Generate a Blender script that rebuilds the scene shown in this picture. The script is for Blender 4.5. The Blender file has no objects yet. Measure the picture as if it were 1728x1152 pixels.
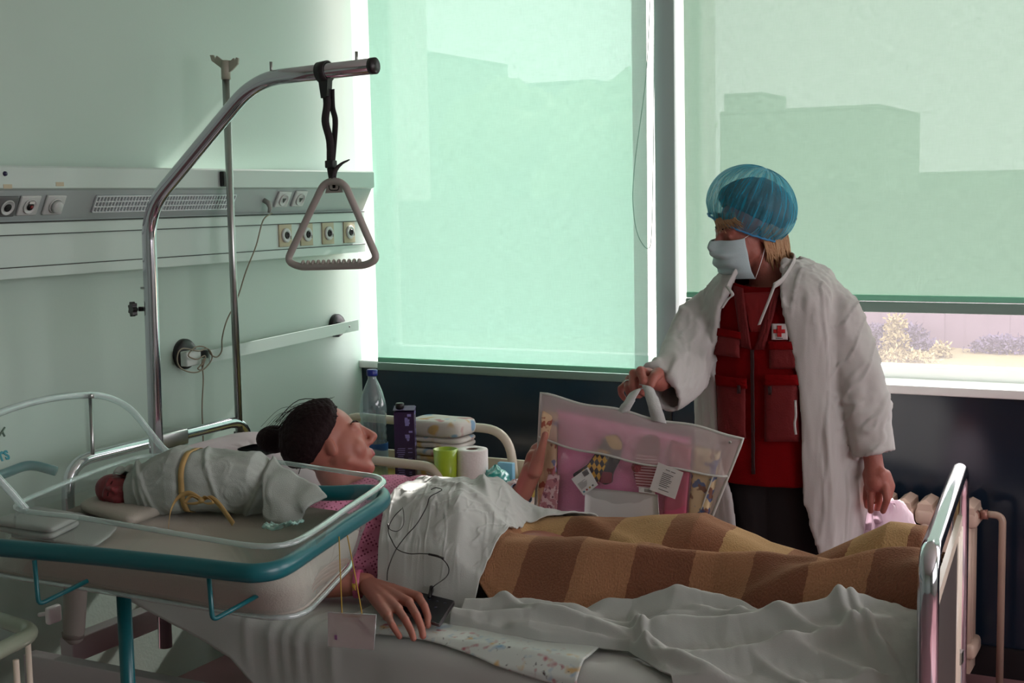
import bpy, bmesh, math, random
import numpy as np
from mathutils import Vector, Matrix

SC = bpy.context.scene
COL = SC.collection
random.seed(7)

# ------------------------------------------------------------------ camera
FPX, CX, CY, EYE = 2300.0, 864.0, 576.0, 1.6
YAW, PITCH, ROLL = math.radians(-27.963), math.radians(5.983), math.radians(-1.098)
_fw = np.array([math.cos(PITCH) * math.sin(YAW), math.cos(PITCH) * math.cos(YAW), -math.sin(PITCH)])
_r0 = np.array([math.cos(YAW), -math.sin(YAW), 0.0])
_u0 = np.cross(_r0, _fw)
_rt = math.cos(ROLL) * _r0 + math.sin(ROLL) * _u0
_up = -math.sin(ROLL) * _r0 + math.cos(ROLL) * _u0
cam_d = bpy.data.cameras.new('camera')
cam = bpy.data.objects.new('camera', cam_d)
COL.objects.link(cam)
cam_d.sensor_width = 36.0
cam_d.lens = FPX / 1728.0 * 36.0
cam_d.clip_start = 0.05
cam_d.clip_end = 300
cam.matrix_world = Matrix(((_rt[0], _up[0], -_fw[0], 0), (_rt[1], _up[1], -_fw[1], 0), (_rt[2], _up[2], -_fw[2], EYE), (0, 0, 0, 1)))
SC.camera = cam

# ------------------------------------------------------------------ world, sun, exposure
vs = SC.view_settings
vs.view_transform = 'Standard'
vs.look = 'None'
vs.gamma = 1.0
vs.use_curve_mapping = False
vs.exposure = 0.0
world = bpy.data.worlds.new('sky')
SC.world = world
world.use_nodes = True
_bg = world.node_tree.nodes['Background']
_bg.inputs['Color'].default_value = (1.0, 0.95, 0.98, 1)
_bg.inputs['Strength'].default_value = 5.5
sun_d = bpy.data.lights.new('sun', 'SUN')
sun = bpy.data.objects.new('sun', sun_d)
COL.objects.link(sun)
sun_d.energy = 13.5
sun_d.angle = math.radians(0.6)
sun_d.color = (1.0, 0.93, 0.88)
sun.rotation_euler = Vector((-0.047, -0.81, -0.585)).to_track_quat('-Z', 'Y').to_euler()
sun.location = (-1, 9, 5)
cy = SC.cycles
cy.use_denoising = True
cy.max_bounces = 10
cy.diffuse_bounces = 5
cy.glossy_bounces = 5
cy.transmission_bounces = 6
cy.transparent_max_bounces = 16
cy.caustics_reflective = False
cy.caustics_refractive = False
cy.sample_clamp_indirect = 6.0
# daylight portals in the window openings (they only guide the sampling of the sky)
def portal(name, x0, x1, z0, z1, y):
    d = bpy.data.lights.new(name, 'AREA')
    d.shape = 'RECTANGLE'
    d.size = x1 - x0
    d.size_y = z1 - z0
    d.cycles.is_portal = True
    o = bpy.data.objects.new(name, d)
    COL.objects.link(o)
    o.location = ((x0 + x1) / 2, y, (z0 + z1) / 2)
    o.rotation_euler = (math.radians(-90), 0, 0)
    return o
portal('window_portal', -3.05, -1.83, 0.95, 2.75, 4.87)
portal('window_portal', -1.74, 0.45, 0.95, 2.75, 4.87)
portal('window_portal', 0.75, 2.9, 0.95, 2.75, 4.87)
_p = portal('window_portal', -1.5, 1.5, 0.95, 2.7, 0)  # portal of the added fill window in the right wall
_p.location = (3.2, 1.8, 1.82); _p.rotation_euler = (0, math.radians(90), 0); _p.data.size = 1.75; _p.data.size_y = 3.2

# ------------------------------------------------------------------ helpers
def at(px, py, X=None, Y=None, Z=None):
    """the point of the room on the plane X=, Y= or Z= seen at photo pixel px, py"""
    d = (px - CX) / FPX * _rt - (py - CY) / FPX * _up + _fw
    t = X / d[0] if X is not None else Y / d[1] if Y is not None else (Z - EYE) / d[2]
    return np.array([d[0] * t, d[1] * t, EYE + d[2] * t])

def h01(n, seed):
    n = n.astype(np.int64)
    v = (n[..., 0] * 374761393 + n[..., 1] * 668265263 + n[..., 2] * 2147483647 + seed * 144665) & 0xffffffff
    v = ((v ^ (v >> 13)) * 1274126177) & 0xffffffff
    v = v ^ (v >> 16)
    return (v & 0xffff) / 65535.0

def vnoise(p, seed=0):
    p = np.asarray(p, float)
    i = np.floor(p)
    f = p - i
    f = f * f * (3 - 2 * f)
    r = 0
    for a in (0, 1):
        for b in (0, 1):
            for c in (0, 1):
                w = (f[..., 0] if a else 1 - f[..., 0]) * (f[..., 1] if b else 1 - f[..., 1]) * (f[..., 2] if c else 1 - f[..., 2])
                r = r + w * h01(i + np.array([a, b, c]), seed)
    return r * 2 - 1

def fbm(p, seed=0, n=3):
    p = np.asarray(p, float)
    s = 0; a = 1.0; t = 0
    for k in range(n):
        s = s + a * vnoise(p * 2 ** k, seed + k * 17); t += a; a *= 0.5
    return s / t

def xyz(x, y, z=0.0):
    return np.stack(np.broadcast_arrays(np.asarray(x, float), np.asarray(y, float), np.asarray(z, float)), -1)

def lin(c):
    if isinstance(c, str):
        c = c.lstrip('#'); c = [int(c[i:i + 2], 16) / 255 for i in (0, 2, 4)]
    return tuple(((v / 12.92) if v <= 0.04045 else ((v + 0.055) / 1.055) ** 2.4) for v in c)

def mat(name, color, rough=0.5, metal=0.0, bump=0.0, bscale=50.0, spec=0.5, var=0.0, vscale=4.0, trans=0.0, alpha=1.0, sheen=0.0, coat=0.0, sss=0.0):
    m = bpy.data.materials.new(name); m.use_nodes = True
    nt = m.node_tree; b = nt.nodes['Principled BSDF']
    c = lin(color)
    b.inputs['Base Color'].default_value = (*c, 1)
    b.inputs['Roughness'].default_value = rough
    b.inputs['Metallic'].default_value = metal
    b.inputs['Specular IOR Level'].default_value = spec
    b.inputs['Transmission Weight'].default_value = trans
    b.inputs['Alpha'].default_value = alpha
    b.inputs['Sheen Weight'].default_value = sheen
    b.inputs['Coat Weight'].default_value = coat
    if sss:
        b.inputs['Subsurface Weight'].default_value = sss
        b.inputs['Subsurface Scale'].default_value = 0.01
    tc = nt.nodes.new('ShaderNodeTexCoord')
    if var:
        n = nt.nodes.new('ShaderNodeTexNoise'); n.inputs['Scale'].default_value = vscale; n.inputs['Detail'].default_value = 5
        nt.links.new(tc.outputs['Object'], n.inputs['Vector'])
        r = nt.nodes.new('ShaderNodeMapRange')
        r.inputs['To Min'].default_value = 1 - var; r.inputs['To Max'].default_value = 1 + var
        nt.links.new(n.outputs['Fac'], r.inputs['Value'])
        mx = nt.nodes.new('ShaderNodeVectorMath'); mx.operation = 'SCALE'
        mx.inputs[0].default_value = c
        nt.links.new(r.outputs['Result'], mx.inputs['Scale'])
        nt.links.new(mx.outputs[0], b.inputs['Base Color'])
    if bump:
        n = nt.nodes.new('ShaderNodeTexNoise'); n.inputs['Scale'].default_value = bscale; n.inputs['Detail'].default_value = 4
        nt.links.new(tc.outputs['Object'], n.inputs['Vector'])
        bp = nt.nodes.new('ShaderNodeBump'); bp.inputs['Strength'].default_value = bump; bp.inputs['Distance'].default_value = 0.01
        nt.links.new(n.outputs['Fac'], bp.inputs['Height'])
        nt.links.new(bp.outputs['Normal'], b.inputs['Normal'])
    return m

def translucent(name, color, amount=0.5):
    m = mat(name, color, 0.5); nt = m.node_tree; b = nt.nodes['Principled BSDF']; out = nt.nodes['Material Output']
    t = nt.nodes.new('ShaderNodeBsdfTranslucent'); t.inputs['Color'].default_value = (*lin(color), 1)
    x = nt.nodes.new('ShaderNodeMixShader'); x.inputs[0].default_value = amount
    nt.links.new(b.outputs[0], x.inputs[1]); nt.links.new(t.outputs[0], x.inputs[2]); nt.links.new(x.outputs[0], out.inputs['Surface'])
    return m

def film(name, color, opacity=0.25, rough=0.05, gloss=1.0, trans_tint=(1, 1, 1), ior=1.45):
    """thin clear plastic or glass sheet: see-through with a fresnel sheen and a little body colour"""
    m = bpy.data.materials.new(name); m.use_nodes = True
    nt = m.node_tree; nt.nodes.clear()
    out = nt.nodes.new('ShaderNodeOutputMaterial')
    tr = nt.nodes.new('ShaderNodeBsdfTransparent'); tr.inputs['Color'].default_value = (*trans_tint, 1)
    df = nt.nodes.new('ShaderNodeBsdfDiffuse'); df.inputs['Color'].default_value = (*lin(color), 1)
    gl = nt.nodes.new('ShaderNodeBsdfGlossy'); gl.inputs['Roughness'].default_value = rough
    fr = nt.nodes.new('ShaderNodeLayerWeight'); fr.inputs['Blend'].default_value = 0.5
    pw = nt.nodes.new('ShaderNodeMath'); pw.operation = 'POWER'; pw.inputs[1].default_value = 4.0
    ma = nt.nodes.new('ShaderNodeMath'); ma.operation = 'MULTIPLY_ADD'; ma.inputs[1].default_value = 0.75; ma.inputs[2].default_value = 0.045
    nt.links.new(fr.outputs['Facing'], pw.inputs[0]); nt.links.new(pw.outputs[0], ma.inputs[0])
    m1 = nt.nodes.new('ShaderNodeMixShader'); m1.inputs[0].default_value = opacity
    m2 = nt.nodes.new('ShaderNodeMixShader')
    mu = nt.nodes.new('ShaderNodeMath'); mu.operation = 'MULTIPLY'; mu.inputs[1].default_value = gloss; mu.use_clamp = True
    nt.links.new(ma.outputs[0], mu.inputs[0])
    nt.links.new(tr.outputs[0], m1.inputs[1]); nt.links.new(df.outputs[0], m1.inputs[2])
    nt.links.new(mu.outputs[0], m2.inputs[0]); nt.links.new(m1.outputs[0], m2.inputs[1]); nt.links.new(gl.outputs[0], m2.inputs[2])
    nt.links.new(m2.outputs[0], out.inputs['Surface'])
    return m

class MB:
    """collects shapes and links them as ONE mesh object"""
    def __init__(s):
        s.v = []; s.f = []; s.mi = []; s.uv = {}; s.n = 0; s.sm = []
    def add(s, v, f, mi=0, smooth=True, uv=None):
        v = np.asarray(v, float).reshape(-1, 3)
        if uv is not None:
            for k, (a, b) in enumerate(uv): s.uv[s.n + k] = (a, b)
        s.v.append(v)
        for q in f:
            s.f.append(tuple(i + s.n for i in q)); s.mi.append(mi); s.sm.append(smooth)
        s.n += len(v)
        return s
    def box(s, c, d, mi=0, rot=None, bev=0.0, smooth=False):
        c = np.asarray(c, float); d = np.asarray(d, float) / 2
        bm = bmesh.new()
        bmesh.ops.create_cube(bm, size=1.0)
        for v in bm.verts: v.co = Vector((v.co.x * 2 * d[0], v.co.y * 2 * d[1], v.co.z * 2 * d[2]))
        if bev: bmesh.ops.bevel(bm, geom=bm.edges[:], offset=min(bev, min(d) * 0.95), segments=3, affect='EDGES', profile=0.5)
        bm.verts.index_update()
        V = np.array([v.co[:] for v in bm.verts])
        F = [tuple(v.index for v in f.verts) for f in bm.faces]
        bm.free()
        if rot is not None: V = V @ np.asarray(rot, float).T
        return s.add(V + c, F, mi, smooth or bool(bev))
    def tube(s, pts, r, seg=12, mi=0, closed=False, caps=True, flat=None):
        """tube along pts; r a number or one per point; flat=(a, b) squashes the section"""
        P = np.asarray(pts, float); n = len(P)
        R = np.broadcast_to(np.asarray(r, float), (n,)).copy()
        T = np.zeros_like(P)
        for i in range(n):
            a = P[(i - 1) % n] if (closed or i > 0) else P[i]
            b = P[(i + 1) % n] if (closed or i < n - 1) else P[i]
            T[i] = (b - a) / (np.linalg.norm(b - a) + 1e-12)
        u = np.cross(T[0], [0, 0, 1.0])
        if np.linalg.norm(u) < 1e-3: u = np.cross(T[0], [0, 1.0, 0])
        u /= np.linalg.norm(u)
        rings = []
        for i in range(n):
            u = u - T[i] * (u @ T[i]); u /= np.linalg.norm(u) + 1e-12
            w = np.cross(T[i], u)
            fa, fb = flat if flat else (1, 1)
            a = np.arange(seg) * 2 * math.pi / seg
            rings.append(P[i] + R[i] * (np.outer(np.cos(a), u) * fa + np.outer(np.sin(a), w) * fb))
        V = np.concatenate(rings); F = []
        for i in range(n if closed else n - 1):
            j = (i + 1) % n
            for k in range(seg):
                l = (k + 1) % seg
                F.append((i * seg + k, i * seg + l, j * seg + l, j * seg + k))
        if caps and not closed:
            F.append(tuple(range(seg))[::-1]); F.append(tuple((n - 1) * seg + k for k in range(seg)))
        return s.add(V, F, mi, True)
    def grid(s, P, mi=0, cu=False, cv=False, uv=None, smooth=True):
        """P (n, m, 3) sheet; cu / cv close it"""
        P = np.asarray(P, float); n, m = P.shape[:2]; F = []
        for i in range(n if cu else n - 1):
            for j in range(m if cv else m - 1):
                i2, j2 = (i + 1) % n, (j + 1) % m
                F.append((i * m + j, i2 * m + j, i2 * m + j2, i * m + j2))
        return s.add(P.reshape(-1, 3), F, mi, smooth, None if uv is None else np.asarray(uv).reshape(-1, 2))
    def lathe(s, prof, c=(0, 0, 0), seg=24, mi=0, axis=None):
        """prof: (radius, height) pairs around z, or around axis"""
        a = np.arange(seg) * 2 * math.pi / seg
        P = np.array([[(r * math.cos(t), r * math.sin(t), h) for t in a] for r, h in prof])
        if axis is not None:
            q = Vector((0, 0, 1)).rotation_difference(Vector(axis)).to_matrix()
            P = P @ np.array(q).T
        return s.grid(P + np.asarray(c, float), mi, cv=True)
    def prism(s, poly, o, ex, ey, ez, th, mi=0, smooth=False):
        """flat outline poly in the plane o + a*ex + b*ey, th thick along ez"""
        o, ex, ey, ez = [np.asarray(q, float) for q in (o, ex, ey, ez)]
        n = len(poly)
        A = np.array([o + a * ex + b * ey for a, b in poly]); B = A + ez * th
        F = [tuple(range(n)), tuple(range(2 * n - 1, n - 1, -1))] + [(i, n + i, n + (i + 1) % n, (i + 1) % n) for i in range(n)]
        return s.add(np.concatenate([A, B]), F, mi, smooth)
    def ball(s, c, r, mi=0, rot=None, nu=20, nv=12):
        r = np.broadcast_to(np.asarray(r, float), (3,))
        a = np.arange(nu) * 2 * math.pi / nu
        b = np.linspace(-math.pi / 2 + 1e-3, math.pi / 2 - 1e-3, nv)
        P = np.array([[(math.cos(t) * math.cos(p), math.sin(t) * math.cos(p), math.sin(p)) for t in a] for p in b]) * r
        if rot is not None: P = P @ np.asarray(rot, float).T
        P = P + np.asarray(c, float)
        n0 = s.n
        s.grid(P, mi, cv=True)
        s.f.append(tuple(n0 + k for k in range(nu))[::-1]); s.mi.append(mi); s.sm.append(True)
        s.f.append(tuple(n0 + (nv - 1) * nu + k for k in range(nu))); s.mi.append(mi); s.sm.append(True)
        return s
    def cap(s, a, b, ra, rb, seg=16, mi=0):
        """capsule with two radii"""
        a = np.asarray(a, float); b = np.asarray(b, float)
        d = b - a; L = np.linalg.norm(d); d = d / (L + 1e-9)
        pts = []; rr = []
        for t in (0.02, 0.3, 0.6, 0.87): pts.append(a - d * ra * math.cos(t * math.pi / 2)); rr.append(ra * math.sin(t * math.pi / 2))
        pts.append(a); rr.append(ra); pts.append(b); rr.append(rb)
        for t in (0.87, 0.6, 0.3, 0.02): pts.append(b + d * rb * math.cos(t * math.pi / 2)); rr.append(rb * math.sin(t * math.pi / 2))
        return s.tube(pts, rr, seg, mi)
    def chain(s, pts, rr, seg=14):
        for i in range(len(pts) - 1): s.cap(pts[i], pts[i + 1], rr[i], rr[i + 1], seg)
        return s
    def mesh(s, name):
        me = bpy.data.meshes.new(name)
        V = np.concatenate(s.v)
        me.from_pydata(V.tolist(), [], s.f)
        me.polygons.foreach_set('use_smooth', s.sm)
        me.polygons.foreach_set('material_index', s.mi)
        if s.uv:
            l = me.uv_layers.new(name='UVMap')
            idx = np.zeros(len(me.loops), dtype=int); me.loops.foreach_get('vertex_index', idx)
            uv = np.zeros((s.n, 2))
            for k, q in s.uv.items(): uv[k] = q
            l.data.foreach_set('uv', uv[idx].ravel())
        me.update()
        return me

ORG = {}
def link(name, me, mats, parent=None):
    o = bpy.data.objects.new(name, me)
    COL.objects.link(o)
    if not isinstance(mats, (list, tuple)): mats = [mats]
    for m in mats: me.materials.append(m)
    if parent is not None:
        o.parent = parent
        g = ORG[parent.name]; ORG[o.name] = g
        me.transform(Matrix.Translation(-Vector(g)))
    else:
        ORG[o.name] = (0.0, 0.0, 0.0)
    return o

def obj(name, mb, mats, parent=None):
    return link(name, mb.mesh(name) if isinstance(mb, MB) else mb, mats, parent)

def tag(o, label=None, cat=None, group=None, kind=None):
    if label: o['label'] = label
    if cat: o['category'] = cat
    if group: o['group'] = group
    if kind: o['kind'] = kind
    return o

def thing(name, label, cat, loc, group=None):
    o = bpy.data.objects.new(name, None)
    COL.objects.link(o)
    o.empty_display_size = 0.05
    o.location = tuple(float(v) for v in loc)
    ORG[o.name] = tuple(float(v) for v in loc)
    return tag(o, label, cat, group)

def solo(name, mb, mats, label, cat, group=None):
    """a thing that is one mesh, its origin moved to its base"""
    me = mb.mesh(name) if isinstance(mb, MB) else mb
    n = len(me.vertices); co = np.zeros(n * 3); me.vertices.foreach_get('co', co); co = co.reshape(-1, 3)
    c = ((co[:, 0].min() + co[:, 0].max()) / 2, (co[:, 1].min() + co[:, 1].max()) / 2, co[:, 2].min())
    me.transform(Matrix.Translation(-Vector([float(q) for q in c])))
    o = link(name, me, mats)
    o.location = [float(q) for q in c]; ORG[o.name] = tuple(float(q) for q in c)
    return tag(o, label, cat, group)

def struct(name, mb, mats, parent=None):
    return tag(obj(name, mb, mats, parent), kind='structure' if parent is None else None)

def modded(me, mods):
    """mesh with modifiers baked in"""
    o = bpy.data.objects.new('tmp', me); COL.objects.link(o)
    for typ, kw in mods:
        m = o.modifiers.new(typ, typ)
        for k, v in kw.items(): setattr(m, k, v)
    dg = bpy.context.evaluated_depsgraph_get(); dg.update()
    r = bpy.data.meshes.new_from_object(o.evaluated_get(dg))
    bpy.data.objects.remove(o)
    r.materials.clear()
    return r

def fuse(mb, voxel, smooth=4, fac=0.6, extra=None):
    """one continuous skin over overlapping shapes"""
    me = modded(mb.mesh('fuse'), [('REMESH', dict(mode='VOXEL', voxel_size=voxel, use_smooth_shade=True)), ('SMOOTH', dict(iterations=smooth, factor=fac))])
    if extra is not None:
        n = len(me.vertices); co = np.zeros(n * 3); me.vertices.foreach_get('co', co); co = co.reshape(-1, 3)
        no = np.zeros(n * 3); me.vertices.foreach_get('normal', no); no = no.reshape(-1, 3)
        me.vertices.foreach_set('co', extra(co, no).ravel()); me.update()
    me.polygons.foreach_set('use_smooth', [True] * len(me.polygons))
    return me

def shell(mb, th, name='shell'):
    return modded(mb.mesh(name), [('SOLIDIFY', dict(thickness=th, offset=0.0))])

def verts(me):
    n = len(me.vertices); co = np.zeros(n * 3); me.vertices.foreach_get('co', co); return co.reshape(-1, 3)

def spline(pts, n=8, closed=False):
    P = [np.asarray(p, float) for p in pts]; m = len(P); out = []
    rng = range(m if closed else m - 1)
    for i in rng:
        p0 = P[(i - 1) % m] if (closed or i > 0) else P[i]
        p1 = P[i]; p2 = P[(i + 1) % m]
        p3 = P[(i + 2) % m] if (closed or i + 2 < m) else P[(i + 1) % m]
        for k in range(n):
            t = k / n
            out.append(0.5 * ((2 * p1) + (-p0 + p2) * t + (2 * p0 - 5 * p1 + 4 * p2 - p3) * t * t + (-p0 + 3 * p1 - 3 * p2 + p3) * t ** 3))
    if not closed: out.append(P[-1])
    return np.array(out)

def fillet(pts, r, n=6, closed=False):
    """polyline with rounded corners"""
    P = [np.asarray(p, float) for p in pts]; m = len(P); out = []
    for i in range(m):
        if not closed and i in (0, m - 1): out.append(P[i]); continue
        a, b, c = P[(i - 1) % m], P[i], P[(i + 1) % m]
        d1 = a - b; d2 = c - b; l1 = np.linalg.norm(d1); l2 = np.linalg.norm(d2)
        q = min(r, l1 * 0.48, l2 * 0.48)
        s0 = b + d1 / l1 * q; s1 = b + d2 / l2 * q
        for k in range(n + 1):
            t = k / n; out.append((1 - t) ** 2 * s0 + 2 * t * (1 - t) * b + t * t * s1)
    return np.array(out)

def interp(x, xs, ys): return np.interp(x, xs, ys)
def sstep(x, a, b):
    t = np.clip((np.asarray(x, float) - a) / (b - a), 0, 1); return t * t * (3 - 2 * t)
# ------------------------------------------------------------------ shared materials
M = {}
M['wall'] = mat('wall_paint', '#b0c3b9', 0.5, var=0.03, vscale=2, bump=0.03, bscale=120)
M['ceiling'] = mat('ceiling_paint', '#d8d8d4', 0.9)
M['floor'] = mat('floor_vinyl', '#926a6f', 0.3, var=0.12, vscale=7)
M['navy'] = mat('navy_panel', '#16212f', 0.16, spec=0.45, var=0.1, vscale=1.5)
M['white_paint'] = mat('white_paint', '#e9e6e6', 0.35)
M['grey_col'] = mat('grey_column', '#9ba0a4', 0.5)
M['chrome'] = mat('chrome', '#c9c9d0', 0.09, metal=1.0)
M['steel'] = mat('steel', '#a7aaa8', 0.28, metal=1.0)
M['cream'] = mat('cream_enamel', '#d9cdbc', 0.25, var=0.03, vscale=9)
M['alu'] = mat('aluminium_trim', '#aeb6b3', 0.38, metal=0.3)
M['black'] = mat('black_plastic', '#181417', 0.4)
M['glass'] = film('hazy_window_glass', '#ffffff', 0.035, 0.02, 0.6)  # pane material carries the haze that veils the outside view
for _n in M['glass'].node_tree.nodes:
    if _n.type == 'MIX_SHADER' and not _n.inputs[0].is_linked:
        _t = M['glass'].node_tree.nodes.new('ShaderNodeBsdfTranslucent'); _t.inputs['Color'].default_value = (.95, .9, .95, 1)
        M['glass'].node_tree.links.new(_t.outputs[0], _n.inputs[2])
M['dark'] = mat('dark_hole', '#0b090a', 0.7)

# ------------------------------------------------------------------ room
XL, XR, YB, YW, ZC = -3.14, 3.0, -2.6, 4.6, 3.0
struct('floor', MB().box(((XL + XR) / 2, 1.0, -0.05), (XR - XL + 0.3, 7.6, 0.1)), M['floor'])
struct('ceiling', MB().box(((XL + XR) / 2, 1.0, ZC + 0.05), (XR - XL + 0.3, 7.6, 0.1)), M['ceiling'])
struct('wall_left', MB().box((XL - 0.06, 1.0, 1.5), (0.12, 7.2, 3.0)), M['wall'])
struct('wall_right', MB().box((XR + 0.06, 1.0, 0.475), (0.12, 7.4, 0.95)).box((XR + 0.06, 1.0, 2.85), (0.12, 7.4, 0.3)).box((XR + 0.06, -1.25, 1.825), (0.12, 2.9, 1.75)).box((XR + 0.06, 4.05, 1.825), (0.12, 1.3, 1.75)), M['wall'])
struct('window_4', MB().box((XR + 0.06, 1.8, 0.975), (0.1, 3.2, 0.05)).box((XR + 0.06, 1.8, 2.675), (0.1, 3.2, 0.05)).box((XR + 0.06, 0.225, 1.825), (0.1, 0.05, 1.75)).box((XR + 0.06, 1.8, 1.825), (0.1, 0.05, 1.75)).box((XR + 0.06, 3.375, 1.825), (0.1, 0.05, 1.75)), M['white_paint'])  # unseen window, made up to throw fill light on the left wall
struct('wall_back', MB().box(((XL + XR) / 2, YB - 0.06, 1.5), (XR - XL + 0.2, 0.12, 3.0)), M['wall'])
SILL = 0.93
w = MB()
w.box(((XL + XR) / 2, YW + 0.13, SILL / 2), (XR - XL, 0.26, SILL))
w.box(((XL + XR) / 2, YW + 0.13, 2.88), (XR - XL, 0.26, 0.24), 1)
w.box((XL - 0.02, YW + 0.13, 1.85), (0.04, 0.26, 1.84), 2)
w.box((0.6, YW + 0.13, 1.85), (0.26, 0.26, 1.84), 2)
w.box((2.97, YW + 0.13, 1.85), (0.06, 0.26, 1.84), 2)
struct('wall_window', w, [M['navy'], M['ceiling'], M['white_paint']])
w = MB()  # seams between the navy panels
for x in (-1.79, -0.35, 0.9):
    w.box((x, YW - 0.004, SILL / 2 - 0.01), (0.006, 0.008, SILL - 0.03))
struct('trim_1', w, M['black'])
w = MB().box((-1.7945, YW - 0.02, 1.83), (0.077, 0.04, 1.8), bev=0.004)
w.box((-1.7945, YW + 0.13, 1.83), (0.06, 0.25, 1.8), 1)
struct('trim_2', w, [M['grey_col'], M['white_paint']])
struct('trim_3', MB().box(((XL + XR) / 2, YW + 0.07, SILL + 0.012), (XR - XL, 0.18, 0.03), bev=0.004), M['white_paint'])
struct('baseboard_window', MB().box((0, YW - 0.008, 0.05), (XR - XL, 0.016, 0.1)), M['black'])

def window(n, x0, x1, mull=()):
    root = struct('window_%d' % n, MB().box(((x0 + x1) / 2, YW + 0.195, SILL + 0.045), (x1 - x0, 0.07, 0.05), bev=0.004), M['white_paint'])
    m = MB()
    for x in (x0 + 0.022, x1 - 0.022, *mull): m.box((x, YW + 0.195, 1.85), (0.044, 0.07, 1.78), bev=0.004)
    for x in (x0 + 0.052, x1 - 0.052): m.box((x, YW + 0.20, 1.85), (0.012, 0.05, 1.7), bev=0.003)
    m.box(((x0 + x1) / 2, YW + 0.195, 2.735), (x1 - x0, 0.07, 0.05), bev=0.004)
    struct('window_frame', m, M['white_paint'], root)
    struct('window_pane', MB().box(((x0 + x1) / 2, YW + 0.20, 1.85), (x1 - x0 - 0.08, 0.006, 1.74)), M['glass'], root)
window(1, XL, -1.825)
window(2, -1.80, 0.47, (-0.05,))
window(3, 0.73, 2.94, (1.8,))  # third window is out of view, added as fill for the foreground

# roller blinds of woven screen fabric
def fabric(name, tcol, dcol, open_):
    m = bpy.data.materials.new(name); m.use_nodes = True
    nt = m.node_tree; nt.nodes.clear()
    out = nt.nodes.new('ShaderNodeOutputMaterial')
    tc = nt.nodes.new('ShaderNodeTexCoord')
    mp = nt.nodes.new('ShaderNodeMapping'); mp.inputs['Scale'].default_value = (260, 1, 30)
    nz = nt.nodes.new('ShaderNodeTexNoise'); nz.inputs['Scale'].default_value = 1.0; nz.inputs['Detail'].default_value = 3
    mp2 = nt.nodes.new('ShaderNodeMapping'); mp2.inputs['Scale'].default_value = (25, 1, 300)
    nz2 = nt.nodes.new('ShaderNodeTexNoise'); nz2.inputs['Scale'].default_value = 1.0; nz2.inputs['Detail'].default_value = 3
    nt.links.new(tc.outputs['Object'], mp.inputs[0]); nt.links.new(mp.outputs[0], nz.inputs['Vector'])
    nt.links.new(tc.outputs['Object'], mp2.inputs[0]); nt.links.new(mp2.outputs[0], nz2.inputs['Vector'])
    ad = nt.nodes.new('ShaderNodeMath'); ad.operation = 'ADD'
    nt.links.new(nz.outputs['Fac'], ad.inputs[0]); nt.links.new(nz2.outputs['Fac'], ad.inputs[1])
    mr = nt.nodes.new('ShaderNodeMapRange'); mr.inputs['From Min'].default_value = 0.6; mr.inputs['From Max'].default_value = 1.4
    mr.inputs['To Min'].default_value = 0.80; mr.inputs['To Max'].default_value = 1.18
    nt.links.new(ad.outputs[0], mr.inputs['Value'])
    sc = nt.nodes.new('ShaderNodeVectorMath'); sc.operation = 'SCALE'; sc.inputs[0].default_value = tcol
    nt.links.new(mr.outputs[0], sc.inputs['Scale'])
    tl = nt.nodes.new('ShaderNodeBsdfTranslucent'); nt.links.new(sc.outputs[0], tl.inputs['Color'])
    df = nt.nodes.new('ShaderNodeBsdfDiffuse'); df.inputs['Color'].default_value = (*dcol, 1)
    tr = nt.nodes.new('ShaderNodeBsdfTransparent')
    a = nt.nodes.new('ShaderNodeAddShader')
    nt.links.new(tl.outputs[0], a.inputs[0]); nt.links.new(df.outputs[0], a.inputs[1])
    mo = nt.nodes.new('ShaderNodeMath'); mo.operation = 'MULTIPLY'; mo.inputs[1].default_value = open_
    nt.links.new(mr.outputs[0], mo.inputs[0])
    mx = nt.nodes.new('ShaderNodeMixShader')
    nt.links.new(mo.outputs[0], mx.inputs[0]); nt.links.new(a.outputs[0], mx.inputs[1]); nt.links.new(tr.outputs[0], mx.inputs[2])
    nt.links.new(mx.outputs[0], out.inputs['Surface'])
    return m
M['blind1'] = fabric('mint_screen_fabric', (0.076, 0.134, 0.110), (0.25, 0.42, 0.35), 0.035)
M['blind2'] = fabric('sage_screen_fabric', (0.050, 0.079, 0.062), (0.22, 0.33, 0.27), 0.035)
M['hem1'] = mat('mint_hem_bar', '#7cc4a6', 0.5)
M['hem2'] = mat('sage_hem_bar', '#7b958c', 0.45)
def blind(label, x0t, x1t, x0b, x1b, zb, m1, hemh, cloth_hem, y=4.52):
    t = thing('roller_blind', label, 'blind', ((x0b + x1b) / 2, y, zb))
    n, k = 30, 24
    P = np.zeros((k, n, 3))
    for i in range(k):
        v = i / (k - 1)
        for j in range(n):
            u = j / (n - 1)
            P[i, j] = ((x0b + (x1b - x0b) * u) * (1 - v) + (x0t + (x1t - x0t) * u) * v, y + 0.003 * math.sin(u * 9), zb + hemh + (2.7 - zb - hemh) * v)
    obj('blind_fabric', MB().grid(P), M[m1], t)
    obj('hem_pocket', MB().box(((x0b + x1b) / 2, y, zb + hemh - 0.008), (x1b - x0b, 0.012, 0.02), bev=0.004), M['hem1'], t)
    obj('bottom_bar', MB().box(((x0b + x1b) / 2, y, zb + hemh / 2 - 0.01), (x1b - x0b + 0.004, 0.016, hemh - 0.02), bev=0.005), M[cloth_hem], t)
    obj('roller', MB().tube([(x0t - 0.02, y, 2.72), (x1t + 0.02, y, 2.72)], 0.03, 20), M['white_paint'], t)
    return t
b1 = blind('bright mint roller blind, pulled right down over the left window', -3.005, -1.842, -3.005, -1.848, 0.93, 'blind1', 0.05, 'hem2')
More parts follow.
